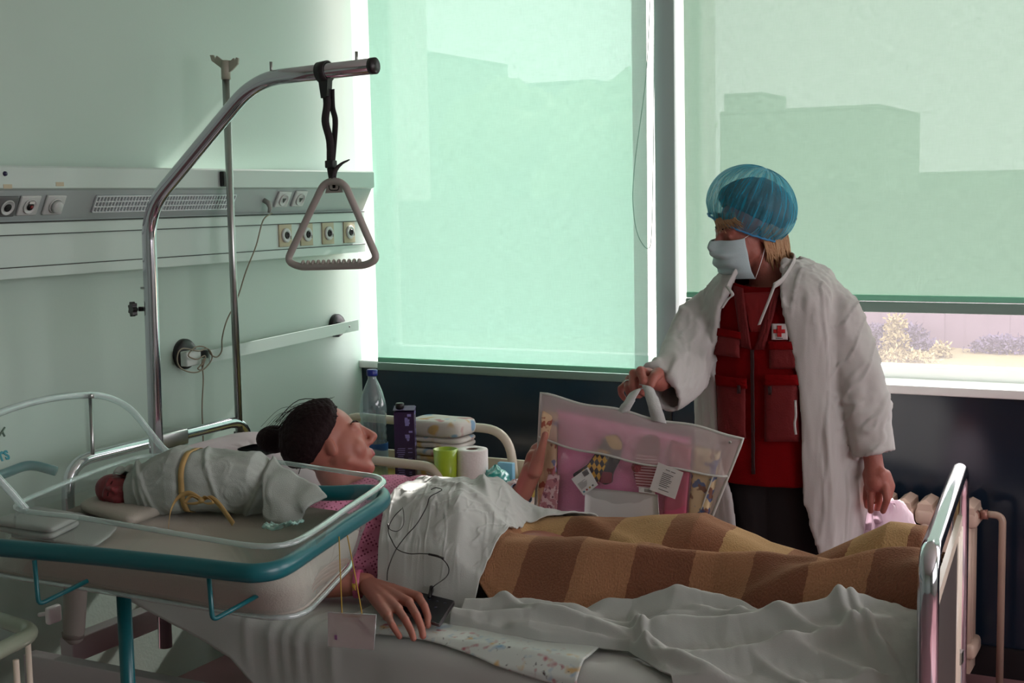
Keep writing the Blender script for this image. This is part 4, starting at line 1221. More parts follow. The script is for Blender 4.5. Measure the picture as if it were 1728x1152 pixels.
def gown_f(co, no):
    f = fbm(co * np.array([9, 22, 9]), 90) * .008 + np.maximum(0, fbm(co * np.array([24, 7, 20]), 91)) * .012
    co = co + no * f[:, None]; co[:, 2] = np.maximum(co[:, 2], .634); return co
obj('nightgown', fuse(gb, 0.006, 4, .6, gown_f), dots_mat(), pt)
w = MB()
def bracelet(c, d, r0, r1, wid, name, m, parent):
    d = np.asarray(d, float); d /= np.linalg.norm(d)
    mb_ = MB(); prof = [(1, -wid / 2), (1.0, wid / 2), (1.035, wid / 2), (1.035, -wid / 2), (1, -wid / 2)]
    mb_.lathe([(r0 * a, h) for a, h in prof], c, 30, axis=d)
    return obj(name, mb_, m, parent)
d = wr - el
ax = d / np.linalg.norm(d)
bm_ = mat('pink_band', '#c45a80', 0.35, var=.1, vscale=60)
bo = bracelet(el + d * .93, ax, .0335, .0335, .017, 'wristband', bm_, pt); tag(bo, 'pink dotted plastic wristband')
bo = bracelet(wr2 + (el2 - wr2) * .12, el2 - wr2, .0335, .0335, .016, 'wristband', mat('blue_band', '#5b6fb0', 0.3, var=.3, vscale=30), pt); tag(bo, 'blue wristband on the raised arm')
# ------------------------------------------------------------------ newborn cot in the foreground
M['teal'] = mat('teal_enamel', '#0f5f66', 0.3)
M['acrylic'] = film('clear_acrylic', '#c3d3d0', 0.05, 0.03, 1.0, (0.96, 0.99, 0.985))
M['acrylic_edge'] = film('clear_acrylic_edge', '#dfeeee', 0.28, 0.06, 2.2, (0.9, 0.97, 0.96))
NL, NR, FR, FL = [np.array(q) for q in ((-2.13, 1.905, 1.0), (-1.44, 1.86, 1.0), (-1.615, 2.475, 1.0), (-2.27, 2.49, 1.0))]
def cq(u, v, z):                        # u along, v across (0 near), height z
    p = (NL * (1 - u) + NR * u) * (1 - v) + (FL * (1 - u) + FR * u) * v
    return np.array([p[0], p[1], z])
def ring(z, inset=0.0, r=0.12, n=9):
    """rounded outline of the tub at height z, more rounded at the foot end"""
    i = inset
    out = []
    for (u, v, rr) in ((0 + i, 0 + i, .10), (1 - i, 0 + i, r * 1.25), (1 - i, 1 - i, r), (0 + i, 1 - i, .10)):
        su = 1 if u < .5 else -1; sv = 1 if v < .5 else -1
        a = np.array([u, v + sv * rr]); b = np.array([u + su * rr, v])
        if (u < .5) != (v < .5): a, b = b, a
        c = np.array([u, v])
        for k in range(n):
            t = k / (n - 1); q = (1 - t) ** 2 * a + 2 * t * (1 - t) * c + t * t * b
            out.append(cq(q[0], q[1], z))
    return np.array(out)
cot = thing('newborn_cot', 'clear plastic newborn cot on a teal steel stand, nearest the camera', 'cot', (-1.9, 2.15, 0.0))
ZT = 1.0
def loopn(P, N=96):
    P = np.asarray(P, float); Q = np.concatenate([P, P[:1]]); d = np.r_[0, np.cumsum(np.linalg.norm(np.diff(Q, axis=0), axis=1))]
    t = np.linspace(0, d[-1], N, endpoint=False); return np.stack([np.interp(t, d, Q[:, k]) for k in range(3)], 1)
zz = lambda z, L: [at(a_, b_, Z=z) for a_, b_ in L]
RIM = loopn(spline(zz(1.0, [(30, 858), (140, 874), (250, 892), (350, 909), (430, 921), (485, 918), (530, 896), (585, 858), (636, 824), (646, 812), (632, 803), (600, 799), (480, 781), (380, 773), (285, 769)]) + [np.array([-2.31, 2.40, 1.0]), np.array([-2.22, 2.05, 1.0])], 6, closed=True))
BOT = loopn(fillet([(-2.40, 1.97, .83), (-1.50, 1.965, .83), (-1.66, 2.40, .83), (-2.46, 2.42, .83)], .10, 8, closed=True))
def align(A, B):
    k = min(range(len(B)), key=lambda k_: float(np.sum((A - np.roll(B, -k_, 0)) ** 2))); return np.roll(B, -k, 0)
BOT = align(RIM, BOT)
def tubring(t, ins=0.0, z=None):
    """t = 1 at the rim, 0 at the foot of the tub"""
    P = BOT + (RIM - BOT) * np.array([t ** .8, t ** .8, t])
    c = P.mean(axis=0); v = P - c; L = np.linalg.norm(v[:, :2], axis=1)[:, None]
    P = P - v / L * ins * np.array([1, 1, 0])
    if z is not None: P[:, 2] = z
    return P
walls = [tubring(1), tubring(.8), tubring(.5), tubring(.15), tubring(0, .025, .822), tubring(0, .06, .818)]
tub = MB().grid(np.array(walls), cv=True)
n_ = len(walls[0]); tub.f.append(tuple(tub.n - n_ + k for k in range(n_))); tub.mi.append(0); tub.sm.append(True)
# tall head wall, an arch rising from the rim
_hn = np.cross(FL - NL, np.array([-.38, 0, 1.0])); _hn /= np.linalg.norm(_hn)
def hwp(px, py):
    d = (px - CX) / FPX * _rt - (py - CY) / FPX * _up + _fw; e = np.array([0, 0, EYE])
    return e + d * (((NL - e) @ _hn) / (d @ _hn))
arch = spline([hwp(*q) for q in [(45, 861), (22, 834), (0, 810), (-38, 762), (-40, 722), (0, 696), (75, 674), (150, 666), (190, 673), (222, 692), (252, 728), (275, 756), (294, 770)]], 6)
hw = []
for i, p in enumerate(arch):
    u = i / (len(arch) - 1); base = arch[0] * (1 - u) + arch[-1] * u - [0, 0, .004]
    hw.append([base + (p - base) * t for t in np.linspace(0, 1, 8)])
hw = np.array(hw)
tub.grid(hw)
obj('acrylic_tub', tub, M['acrylic'], cot)
rim = RIM
obj('tub_rim', MB().tube(rim, 0.0085, 10, closed=True, flat=(1, .6)), M['acrylic_edge'], cot)
obj('head_wall_rim', MB().tube(hw[:, -1], 0.008, 10), M['acrylic_edge'], cot)
obj('tub_foot_rim', MB().tube(tubring(.02), 0.0055, 8, closed=True), M['acrylic_edge'], cot)
# teal rail round the tub
rail = ring(0.958, -0.035, .15)
lx = rail.copy()
path = spline(zz(.958, [(-90, 916), (0, 924), (150, 937), (300, 953), (400, 965), (440, 966), (480, 956), (530, 924), (590, 884), (640, 852), (648, 840), (640, 832), (610, 830), (560, 832), (500, 830), (420, 824)]), 6)
obj('teal_rail', MB().tube(path, 0.0145, 16, flat=(1, 1.2)), M['teal'], cot)
hp = fillet([at(-60, 822, Z=.975), at(10, 798, Z=.975), at(50, 782, Z=.985), at(95, 795, Z=.965)], .05, 6)
obj('push_handle', MB().tube(hp, 0.012, 14), M['teal'], cot)
for px, py in ((58, 945), (352, 968)):
    a = at(px, py, Z=.945); 
    pts = [a, a + [0.004, 0, -.085], a + [0.03, 0.10, -.062]]
    obj('support_hook', MB().tube(fillet(pts, .012, 4), 0.0045, 8), M['teal'], cot)
lp = at(173, 1000, Z=.80)
obj('leg', MB().tube([(lp[0], lp[1] + .06, .83), (lp[0], lp[1] + .06, 0.08)], 0.0155, 16), M['teal'], cot)
obj('leg', MB().tube([(lp[0] + .35, lp[1] + .22, .50), (lp[0] + .35, lp[1] + .22, 0.08)], 0.0155, 16), M['teal'], cot)
obj('base_bar', MB().box((lp[0] + .17, lp[1] + .14, .07), (.8, .05, .03), bev=.006), M['teal'], cot)
for k in (-.2, .55): obj('castor', MB().tube([(lp[0] + k, lp[1] + .12, .035), (lp[0] + k, lp[1] + .16, .035)], .033, 16), M['black'], cot)
# steel stay of the head wall
s0 = hwp(149, 670) + [0.006, 0, 0]; s1 = hwp(153, 766) + [0.006, 0, 0]
obj('stay', MB().tube([s0, s1], .0042, 8).box(s0 + np.array([-.004, 0, .003]), (.024, .01, .010), bev=.002), M['steel'], cot)
# lettering on the head wall
def text_mesh(body, size, ext=0.0006):
    c = bpy.data.curves.new('t', 'FONT'); c.body = body; c.size = size; c.extrude = ext; c.offset = size * .018
    o = bpy.data.objects.new('t', c); COL.objects.link(o)
    dg = bpy.context.evaluated_depsgraph_get(); dg.update()
    me = bpy.data.meshes.new_from_object(o.evaluated_get(dg)); bpy.data.objects.remove(o)
    me.materials.clear()
    return me
def place_text(name, body, size, o, ex, ey, m, parent=None):
    me = text_mesh(body, size)
    ex = np.asarray(ex, float); ex /= np.linalg.norm(ex); ey = np.asarray(ey, float); ey -= ex * (ey @ ex); ey /= np.linalg.norm(ey)
    ez = np.cross(ex, ey)
    me.transform(Matrix(((ex[0], ey[0], ez[0], o[0]), (ex[1], ey[1], ez[1], o[1]), (ex[2], ey[2], ez[2], o[2]), (0, 0, 0, 1))))
    return link(name, me, m, parent)
# the lettering sits on the tilted head wall
def on_headwall(px, py):
    a, n = NL, _hn
    d = (px - CX) / FPX * _rt - (py - CY) / FPX * _up + _fw
    e = np.array([0, 0, EYE]); t = ((a - e) @ n) / (d @ n)
    return e + d * t, n
o, nrm = on_headwall(-1, 779); o2, _ = on_headwall(17, 774); o3, _ = on_headwall(-1, 745)
if nrm[0] < 0: nrm = -nrm
M['tealink'] = mat('teal_print', '#0c7480', 0.5)
place_text('lettering', 'rs', 0.040, o + nrm * .004, o2 - o, o3 - o, M['tealink'], cot)
k0, _ = on_headwall(-4, 737); k1, _ = on_headwall(6, 722); k2, _ = on_headwall(1, 727); k3, _ = on_headwall(6, 737)
obj('printed_mark', MB().tube([k0 + nrm * .003, k1 + nrm * .003], .0022, 6).tube([k2 + nrm * .003, k3 + nrm * .003], .0022, 6), mat('grey_olive_print', '#4c6457', 0.5), cot)

M['cotcloth'] = mat('cot_sheet', '#b5b0a5', 0.9, bump=.2, bscale=300)
# mattress filling the tub
lv = [tubring(.03, .012, .832), tubring(.06, .008), tubring(.3, .008), tubring(.50, .012), tubring(.56, .03)]
mt = MB().grid(np.array(lv), cv=True)
k = len(lv[0]); ctr = np.mean(lv[-1], axis=0) + [0, 0, .002]
base = mt.n - k
mt.v.append(np.array([ctr])); mt.n += 1
mt.f += [(base + i, base + (i + 1) % k, mt.n - 1) for i in range(k)]; mt.mi += [0] * k; mt.sm += [True] * k
mt.f.append(tuple(range(k))[::-1]); mt.mi.append(0); mt.sm.append(True)
solo('cot_mattress', mt, M['cotcloth'], 'pale beige mattress lining the clear newborn cot', 'mattress')
PADPROF = [(.001, -1), (.5, -1), (.88, -1), (.965, -.8), (1, -.35), (1, .35), (.965, .8), (.88, 1), (.7, 1.02), (.5, 1.04), (.25, 1.05), (.001, 1.05)]
M['towel'] = mat('white_towelling', '#a9b1ab', 0.95, bump=0.35, bscale=600)
def folded(name, corners, z0, th, m, label, cat, layers=3, seed=1):
    """stack of soft folded layers over the quad corners (near-left, near-right, far-right, far-left)"""
    g = MB(); c = [np.asarray(q, float) for q in corners]
    for l in range(layers):
        zc = z0 + th * (l + .5) / layers; P = []
        for (r_, h_) in PADPROF:
            row = []
            for i in range(104):
                a = 2 * math.pi * i / 104
                s = lambda v, e: math.copysign(abs(v) ** e, v)
                u = .5 + .5 * s(math.cos(a), .25) * r_; v = .5 + .5 * s(math.sin(a), .25) * r_
                p = (c[0] * (1 - u) + c[1] * u) * (1 - v) + (c[3] * (1 - u) + c[2] * u) * v
                row.append([p[0], p[1], zc + th / layers * .5 * h_])
            P.append(row)
        P = np.array(P); P = P + fbm(P * 14, seed + l)[..., None] * .004 * np.array([1, 1, .5])
        g.grid(P, cv=True)
    return solo(name, g, m, label, cat)
folded('folded_towel', [cq(-.16, .02, 0), cq(.10, .03, 0), cq(.08, .24, 0), cq(-.14, .26, 0)], .939, .026, M['towel'], 'folded white towel at the head end of the clear cot, near side', 'towel', 2, 4)
folded('folded_cloth', [cq(-.10, .02, 0), cq(.26, .06, 0), cq(.20, .30, 0), cq(-.06, .40, 0)], .931, .007, M['towel'], 'thin white cloth spread under the folded towel in the clear cot', 'cloth', 1, 17)
folded('cot_pillow', [cq(-.08, .42, 0), cq(.24, .32, 0), cq(.27, .93, 0), cq(-.02, .96, 0)], .932, .024, M['cotcloth'], 'flat beige pad lying under the head of the swaddled baby', 'pillow', 1, 7)
g = MB(); rg = np.random.RandomState(5)
c0 = at(478, 900, Z=.95)
P = np.zeros((16, 16, 3))
for i in range(16):
    for j in range(16):
        P[i, j] = c0 + np.array([(i / 15 - .5) * .075, (j / 15 - .5) * .04, 0])
P[..., 2] += .012 + .016 * np.abs(fbm(P * 70, 3)) + .012 * sstep(P[..., 0], c0[0] - .01, c0[0] + .03)
g.grid(P)
solo('wipes_packet', modded(g.mesh('w'), [('SOLIDIFY', dict(thickness=.004)), ]), film('crinkled_teal_film', '#9fd0c6', .6, .12, 1.5), 'crinkled pale teal plastic packet by the feet of the swaddled baby', 'packet')

# ------------------------------------------------------------------ swaddled baby
hb = at(199, 828, Z=.975); fb = at(505, 838, Z=.965)
ax = fb - hb; ax[2] = 0; Lb = np.linalg.norm(ax); ax /= Lb; sd = np.array([-ax[1], ax[0], 0])
baby = thing('person', 'newborn baby swaddled in a white towel tied with a beige ribbon', 'person', hb + ax * .18 - [0, 0, .045])
mb = MB()
Rb = frame(np.array([.28, -.80, .30]), -ax + [0, 0, .25])
Tb = head_blobs(mb, hb + [0, 0, .0], Rb, .46, hb + ax * .07)
mb.ball(hb - ax * .002 + Rb @ np.array([0, -.010, .010]), (.037, .043, .041), rot=Rb)
mb.cap(hb + ax * .06, hb + ax * .30, .045, .03)
me = fuse(mb, .0025, 4, .5)
M['baby_skin'] = mat('newborn_skin', '#7c2f34', 0.5, var=.08, vscale=20, sss=.05)
obj('body', me, M['baby_skin'], baby)
for q in (-1, 1):
    obj('closed_eye', MB().tube(spline([Tb((q * .042, .074, .004)), Tb((q * .031, .090, .000)), Tb((q * .020, .086, .004))], 4), .0009, 6), M['hair_dark'], baby)
# the towel wrap
n, m = 150, 120
P = np.zeros((n, m, 3))
ts = np.linspace(0, 1, n)
for i, t in enumerate(ts):
    s = .030 + t * .36                                          # distance from the head centre
    w = np.interp(t, [0, .06, .15, .3, .45, .6, .8, .92, 1], [.043, .052, .070, .086, .088, .084, .080, .066, .040])
    h = np.interp(t, [0, .06, .15, .3, .45, .6, .8, .92, 1], [.043, .050, .060, .070, .068, .066, .064, .048, .012])
    if i == 0: w *= .7; h *= .7
    c = hb + ax * s; 
    for j in range(m):
        a = 2 * math.pi * j / m
        ca, sa = math.cos(a), math.sin(a)
        yy = math.copysign(abs(ca) ** .85, ca) * w; zz = math.copysign(abs(sa) ** .9, sa) * h
        P[i, j] = c + sd * yy + np.array([0, 0, .934 + h * .98 + zz - c[2]])
no = P - P.mean(axis=1, keepdims=True)
no /= np.linalg.norm(no, axis=2, keepdims=True) + 1e-9
S = np.broadcast_to(ts[:, None] * .4, (n, m)); A = np.broadcast_to((np.arange(m) / m * 6.283)[None, :], (n, m))
f = .010 * fbm(xyz(S * 9, np.cos(A) * 1.3, np.sin(A) * 1.3), 101) + .0035 * fbm(xyz(S * 26, np.cos(A) * 3, np.sin(A) * 3), 102)
for (s0_, a0_, k_, w_, h_) in ((.075, 4.1, .035, .006, .006), (.11, 4.6, .05, .006, .005), (.33, 3.6, -.06, .007, .012), (.30, 5.0, .05, .006, .005), (.045, 3.8, .02, .005, .005)):
    f += h_ * ridge(S - s0_ - k_ * (A - a0_) * .6, w_)
# embossed pattern of the towelling
for (s0_, a0_) in ((.085, 2.6), (.10, 4.0), (.25, 2.5), (.29, 3.3)):
    rr_ = np.hypot((S - s0_) / .030, (A - a0_) / .42)
    f += .0014 * (ridge(rr_ - 1.0, .12) + ridge(rr_ - .66, .10)) + .0010 * (rr_ < .5) * np.abs(fbm(xyz(S * 200, A * 14), 8))
f -= .007 * ridge(S - .158, .012)
P = P + no * f[..., None]
P[..., 2] = np.maximum(P[..., 2], .9335)
sw = MB().grid(P, cv=True)
N = sw.n; sw.f.append(tuple(N - m + k for k in range(m))); sw.mi.append(0); sw.sm.append(True)
# loose corner of the towel pointing past the feet, and the flap over the crown
a0 = at(470, 795, Z=1.03); tip = at(559, 838, Z=.985); a1 = at(505, 880, Z=.94); a2 = at(440, 775, Z=1.05)
Q = np.zeros((22, 22, 3))
for i in range(22):
    for j in range(22):
        u, v = i / 21, j / 21
        top = a2 * (1 - u) + (tip * .98 + a0 * .02) * u; bot = (at(425, 880, Z=.95)) * (1 - u) + a1 * u
        Q[i, j] = top * (1 - v) + bot * v + np.array([0, -.02, .012]) * math.sin(math.pi * v) * (1 - .4 * u)
Q[..., 1] += .045 * (1 - np.linspace(0, 1, 22)[:, None]) ** 1.5
_k = np.abs(fbm(xyz(Q[..., 0] * 26 + Q[..., 2] * 18, Q[..., 2] * 7), 6))
Q[..., 1] -= .022 * np.maximum(0, .5 - _k)
Q[..., 2] += .006 * fbm(Q * 16, 7)
Q += fbm(Q * 20, 5)[..., None] * .006
fl = modded(MB().grid(Q).mesh('f'), [('SOLIDIFY', dict(thickness=.005))])
wrap = obj('towel_wrap', sw, M['towel'], baby)
obj('towel_corner', fl, M['towel'], baby)
hd = MB()
R0 = []
for k in range(40):
    a = math.radians(-25 + 145 * k / 39)
    R0.append(a)
G = np.zeros((40, 14, 3))
for i, a in enumerate(R0):
    for j in range(14):
        s = -.004 + .05 * j / 13
        r = .046 + .004 * math.sin(j * .9)
        if j < 5: r *= math.sqrt(max(.05, 1 - ((5 - j) / 8) ** 2))
        G[i, j] = hb + ax * s + sd * math.cos(a) * r * 1.05 + np.array([0, 0, math.sin(a) * r * 1.12 + .004])
obj('towel_hood', modded(hd.grid(G).mesh('h'), [('SOLIDIFY', dict(thickness=.005)), ('SUBSURF', dict(levels=1, render_levels=1))]), M['towel'], baby)
# ribbon
M['ribbon'] = mat('beige_ribbon', '#b99a63', 0.7)
i0 = int(.158 / .4 * n) + 2
rp = P[i0] + no[i0] * .004
rb = ribbon(MB(), np.concatenate([rp, rp[:2]]), ax, .013, .0012)
obj('ribbon_band', rb, M['ribbon'], baby)
bk = at(345, 845, Z=1.0)
fn_ = np.array([.1, -.8, .55]); fn_ /= np.linalg.norm(fn_)
kz = P[i0][int(m * .43)] + no[i0][int(m * .43)] * .008
def rel(px, py, off=0.0):
    # point on a plane through the knot facing the near side
    d = (px - CX) / FPX * _rt - (py - CY) / FPX * _up + _fw; e = np.array([0, 0, EYE])
    t = ((kz - e) @ fn_) / (d @ fn_); return e + d * t + fn_ * off
bw = MB()
ribbon(bw, spline([rel(343, 846, .004), rel(325, 836, .012), rel(305, 842, .010), rel(290, 862, .004), rel(284, 892, .0)], 6), fn_ * .3 + ax * .3 + [0, 0, .9], .012, .0012)
ribbon(bw, spline([rel(345, 845, .004), rel(358, 842, .010), rel(370, 850, .008), rel(382, 866, .004), rel(394, 884, .0)], 6), fn_ * .2 + ax * .6 + [0, 0, .7], .011, .0012)
ribbon(bw, spline([rel(343, 846, .006), rel(330, 842, .016), rel(316, 850, .008), rel(330, 852, .008), rel(343, 848, .006)], 6), fn_, .010, .0012)
ribbon(bw, spline([rel(343, 846, .006), rel(353, 842, .014), rel(364, 850, .010), rel(353, 852, .008), rel(343, 848, .006)], 6), fn_, .010, .0012)
bw.ball(rel(343, 846, .008), (.007, .006, .007))
obj('ribbon_bow', bw, M['ribbon'], baby)

# ------------------------------------------------------------------ clear card holder hanging from the cot rail on a yellow string
Yc = 2.06
cp = lambda px, py: at(px, py, Y=Yc)
card = thing('card_holder', 'small clear plastic card holder hanging on a yellow string from the teal rail', 'card holder', cp(592, 1095))
quad = [cp(554, 1033), cp(635, 1037), cp(631, 1096), cp(554, 1090)]
sf = film('card_film', '#d9c3c6', .38, .08, 1.2)
obj('sleeve', MB().add(np.array([p + [0, s, 0] for s in (-.0015, .0015) for p in quad]), [(0, 1, 2, 3), (7, 6, 5, 4), (0, 4, 5, 1), (1, 5, 6, 2), (2, 6, 7, 3), (3, 7, 4, 0)], 0, False), sf, card)
obj('sleeve_edge', MB().tube(np.array(quad), .0014, 6, closed=True), M['acrylic_edge'], card)
M['string'] = mat('yellow_string', '#a88a2c', 0.7)
rt_ = [cp(572, 905), cp(574, 960), cp(577, 1036), cp(580, 1039), cp(607, 1040), cp(611, 1036), cp(600, 975), cp(586, 903)]
obj('string', MB().tube(fillet(rt_, .006, 3), .0011, 6), M['string'], card)
obj('string_knot', MB().ball(cp(597, 989), (.004, .003, .005)).tube([cp(594, 984), cp(600, 996)], .0012, 6).tube([cp(600, 984), cp(595, 996)], .0012, 6), M['string'], card)
obj('mark', MB().prism([(0, 0), (.006, 0), (.006, .009), (0, .009)], cp(566, 1078) + [0, -.003, 0], (1, 0, 0), (0, 0, 1), (0, 1, 0), .0005), mat('violet_mark', '#8f5f8f', .6), card)

# rolled cloth sleeve hanging under the cot
a = at(128, 985, Y=2.42); b = at(124, 1078, Y=2.42)
hs = MB().tube([a + [0, 0, .03], a, a * .5 + b * .5, b * .8 + a * .2, b + [0, 0, .0], b - [0, 0, .012]], [.030, .032, .031, .030, .026, .012], 24, flat=(1, .8))
solo('cloth_sleeve', hs, mat('sleeve_cloth', '#8f8b84', .9), 'white rounded cloth sleeve hanging down beneath the clear cot', 'cloth')
solo('cloth_hem', MB().tube([b + [0, 0, .018], b + [0, 0, .004]], [.0305, .029], 24, flat=(1, .8)), mat('sleeve_hem', '#6d655f', .9), 'darker turned hem around the bottom of the hanging cloth sleeve', 'cloth')

# cream tube frame at the lower left edge
f = lambda px, py, z=.78: at(px, py, Z=z)
t = thing('tube_frame', 'cream enamelled tube frame poking in at the lower left edge of the picture', 'frame', (*f(0, 1100)[:2], 0))
P_ = fillet([f(-120, 1005), f(62, 1066), f(-90, 1142)], .045, 8)
obj('top_rail', MB().tube(P_, .0155, 18), mat('cream_green_enamel', '#93a08c', .22), t)
q = f(26, 1100); obj('upright', MB().tube([(q[0], q[1], .765), (q[0], q[1], 0)], .006, 10), M['cream'], t)
q = f(32, 1064); obj('upright', MB().tube([(q[0], q[1] + .02, .765), (q[0], q[1] + .02, 0)], .006, 10), M['cream'], t)
for k in (-90, -60):
    q = f(k, 1110); obj('leg', MB().tube([(q[0], q[1], .765), (q[0], q[1], 0)], .012, 10), M['cream'], t)
# ------------------------------------------------------------------ bedside table and what stands on it
TY0, TY1 = 3.55, 4.02
tt = thing('bedside_table', 'low cream bedside table with a bent tube handle on two sides', 'table', (-2.42, 3.79, 0))
TZ = 0.655
obj('table_top', MB().box((-2.42, 3.79, TZ - .012), (.86, .47, .024), bev=.004), mat('table_top_yellow', '#a08a3c', .5), tt)
e = MB()
e.box((-2.42, TY1 - .006, TZ + .03), (.86, .014, .075), bev=.002).box((-1.995, 3.79, TZ + .03), (.014, .47, .05), bev=.002)
obj('raised_edge', e, M['cream'], tt)
obj('cabinet', MB().box((-2.42, 3.79, .36), (.80, .43, .56), bev=.006), M['cream'], tt)
for px0, px1, y, zt in ((560, 742, 3.60, .780), (745, 860, 3.95, .845)):
    r1 = at(px1, 790, Y=y)[0]
    obj('tube_handle', MB().tube(fillet([(-2.80, y, TZ - .02), (-2.80, y, zt), (r1, y, zt - .012), (r1 + .02, y, TZ - .02)], .10, 8), .0155, 16), M['cream'], tt)
for x in (-2.78, -2.06):
    for y in (3.6, 3.98): obj('leg', MB().tube([(x, y, .09), (x, y, 0)], .02, 12), M['steel'], tt)

I = lambda px, py, y=3.8: at(px, py, Y=y)
# water bottle
Yb = 3.80
bx = I(630, 700, Yb)[0]; bt = I(624, 624, Yb)[2]
bot = thing('water_bottle', 'large clear plastic water bottle with a blue cap on the bedside table', 'bottle', (bx, Yb, TZ))
Hb = bt - TZ
M['pet'] = film('bottle_plastic', '#c0d4d9', .24, .05, 2.2, (.80, .90, .92))
prof = [(0, .002), (.038, .002), (.045, .012), (.046, .03), (.043, .05), (.046, .06), (.046, .135), (.043, .145), (.0455, .155), (.042, .168), (.0455, .18), (.042, .193), (.0455, .206), (.042, .218), (.046, .232), (.047, .25), (.044, .275), (.033, .31), (.018, .345), (.0145, .352), (.0145, .362)]
k = (Hb - .02) / .362
obj('bottle_body', MB().lathe([(r, h * k) for r, h in prof], (bx, Yb, TZ), 40), M['pet'], bot)
obj('cap', MB().lathe([(0, 0), (.0175, 0), (.0185, .004), (.0185, .019), (.016, .021), (0, .021)], (bx, Yb, TZ + Hb - .019), 32), mat('blue_cap', '#1d2b86', .35), bot)
def label_mat():
    m = mat('bottle_label', '#8fb7c9', .35)
    nt = m.node_tree; b = nt.nodes['Principled BSDF']; tc = nt.nodes.new('ShaderNodeTexCoord')
    w = nt.nodes.new('ShaderNodeTexWave'); w.wave_type = 'BANDS'; w.bands_direction = 'Z'; w.inputs['Scale'].default_value = 5; w.inputs['Distortion'].default_value = 4; w.inputs['Detail'].default_value = 1
    nt.links.new(tc.outputs['Object'], w.inputs['Vector'])
    r = nt.nodes.new('ShaderNodeValToRGB'); r.color_ramp.elements[0].color = (*lin('#2b5f9e'), 1); r.color_ramp.elements[0].position = .25
    r.color_ramp.elements[1].color = (*lin('#a5c4cf'), 1); r.color_ramp.elements[1].position = .45
    nt.links.new(w.outputs['Fac'], r.inputs[0]); nt.links.new(r.outputs[0], b.inputs['Base Color']); return m
obj('paper_label', MB().lathe([(.0468, .062 * k), (.0472, .064 * k), (.0472, .133 * k), (.0468, .135 * k)], (bx, Yb, TZ), 40), label_mat(), bot)
# purple juice carton
cx0 = I(683, 700, 3.72)
ct = thing('juice_carton', 'dark purple juice carton with a black screw cap', 'carton', (cx0[0], 3.72, TZ))
hC = I(683, 687, 3.72)[2] - TZ; wC = .066; dC = .055
rc = np.array([[math.cos(.45), -math.sin(.45), 0], [math.sin(.45), math.cos(.45), 0], [0, 0, 1]])
def cpt(x, y, z): return np.array([cx0[0], 3.72, TZ]) + rc @ np.array([x, y, z])
V = [cpt(sx * wC / 2, sy * dC / 2, z) for z in (0, hC - .03) for sx, sy in ((-1, -1), (1, -1), (1, 1), (-1, 1))] + [cpt(-wC / 2, -dC / 2, hC - .012), cpt(wC / 2, -dC / 2, hC - .012), cpt(wC / 2, dC / 2, hC), cpt(-wC / 2, dC / 2, hC)]
F = [(3, 2, 1, 0)] + [(i, (i + 1) % 4, 4 + (i + 1) % 4, 4 + i) for i in range(4)] + [(4 + i, 4 + (i + 1) % 4, 8 + (i + 1) % 4, 8 + i) for i in range(4)] + [(8, 9, 10, 11)]
obj('carton_body', MB().add(np.array(V), F, 0, False), mat('purple_card', '#2c1740', .35, var=.1), ct)
obj('folded_top', MB().add(np.array([cpt(-wC / 2 - .002, dC / 2, hC - .002), cpt(wC / 2 + .002, dC / 2, hC - .002), cpt(wC / 2 + .002, -dC / 2 - .002, hC - .006), cpt(-wC / 2 - .002, -dC / 2 - .002, hC - .006), cpt(-wC / 2, 0, hC + .006), cpt(wC / 2, 0, hC + .006)]), [(0, 1, 5, 4), (4, 5, 2, 3), (0, 4, 3), (1, 2, 5), (0, 3, 2, 1)], 0, False), mat('violet_grey_card', '#6d6484', .35), ct)
obj('screw_cap', MB().lathe([(0, 0), (.014, 0), (.014, .018), (.012, .02), (0, .02)], cpt(-.014, -.01, hC - .004), 24), M['black'], ct)
pm = mat('carton_print', '#8d84c4', .4); g_ = MB(); rg = np.random.RandomState(11)
def pr(face, u, z, w, h, mb_):
    if face == 'f': o = cpt(u, -dC / 2 - .0006, z); ex = rc @ np.array([1., 0, 0]); en = rc @ np.array([0, -1., 0])
    else: o = cpt(wC / 2 + .0006, u, z); ex = rc @ np.array([0, 1., 0]); en = rc @ np.array([1., 0, 0])
    mb_.prism([(-w / 2, -h / 2), (w / 2, -h / 2), (w / 2, h / 2), (-w / 2, h / 2)], o, ex, (0, 0, 1), en, .0004)
# small unreadable print: a ring, blocks and lines of tiny type
for z in np.arange(.02, .15, .0065):
    w = rg.uniform(.018, .028); pr('f', -.012 + rg.uniform(-.002, .002), z, w, .0022, g_)
    if rg.rand() < .7: pr('f', .018, z, rg.uniform(.008, .016), .0022, g_)
for k in range(11): pr('f', rg.uniform(.004, .022), .165 + rg.rand() * .10, rg.uniform(.006, .016), rg.uniform(.004, .010), g_)
for k in range(11): pr('s', rg.uniform(-.012, .012), .165 + rg.rand() * .10, rg.uniform(.006, .018), rg.uniform(.004, .012), g_)
pr('s', 0, .155, .04, .012, g_)
g_.lathe([(.009, 0), (.0115, 0), (.0115, .0006), (.009, .0006)], cpt(wC / 2 + .0006, 0, .125), 24, axis=rc @ np.array([1., 0, 0]))
obj('print', g_, pm, ct)
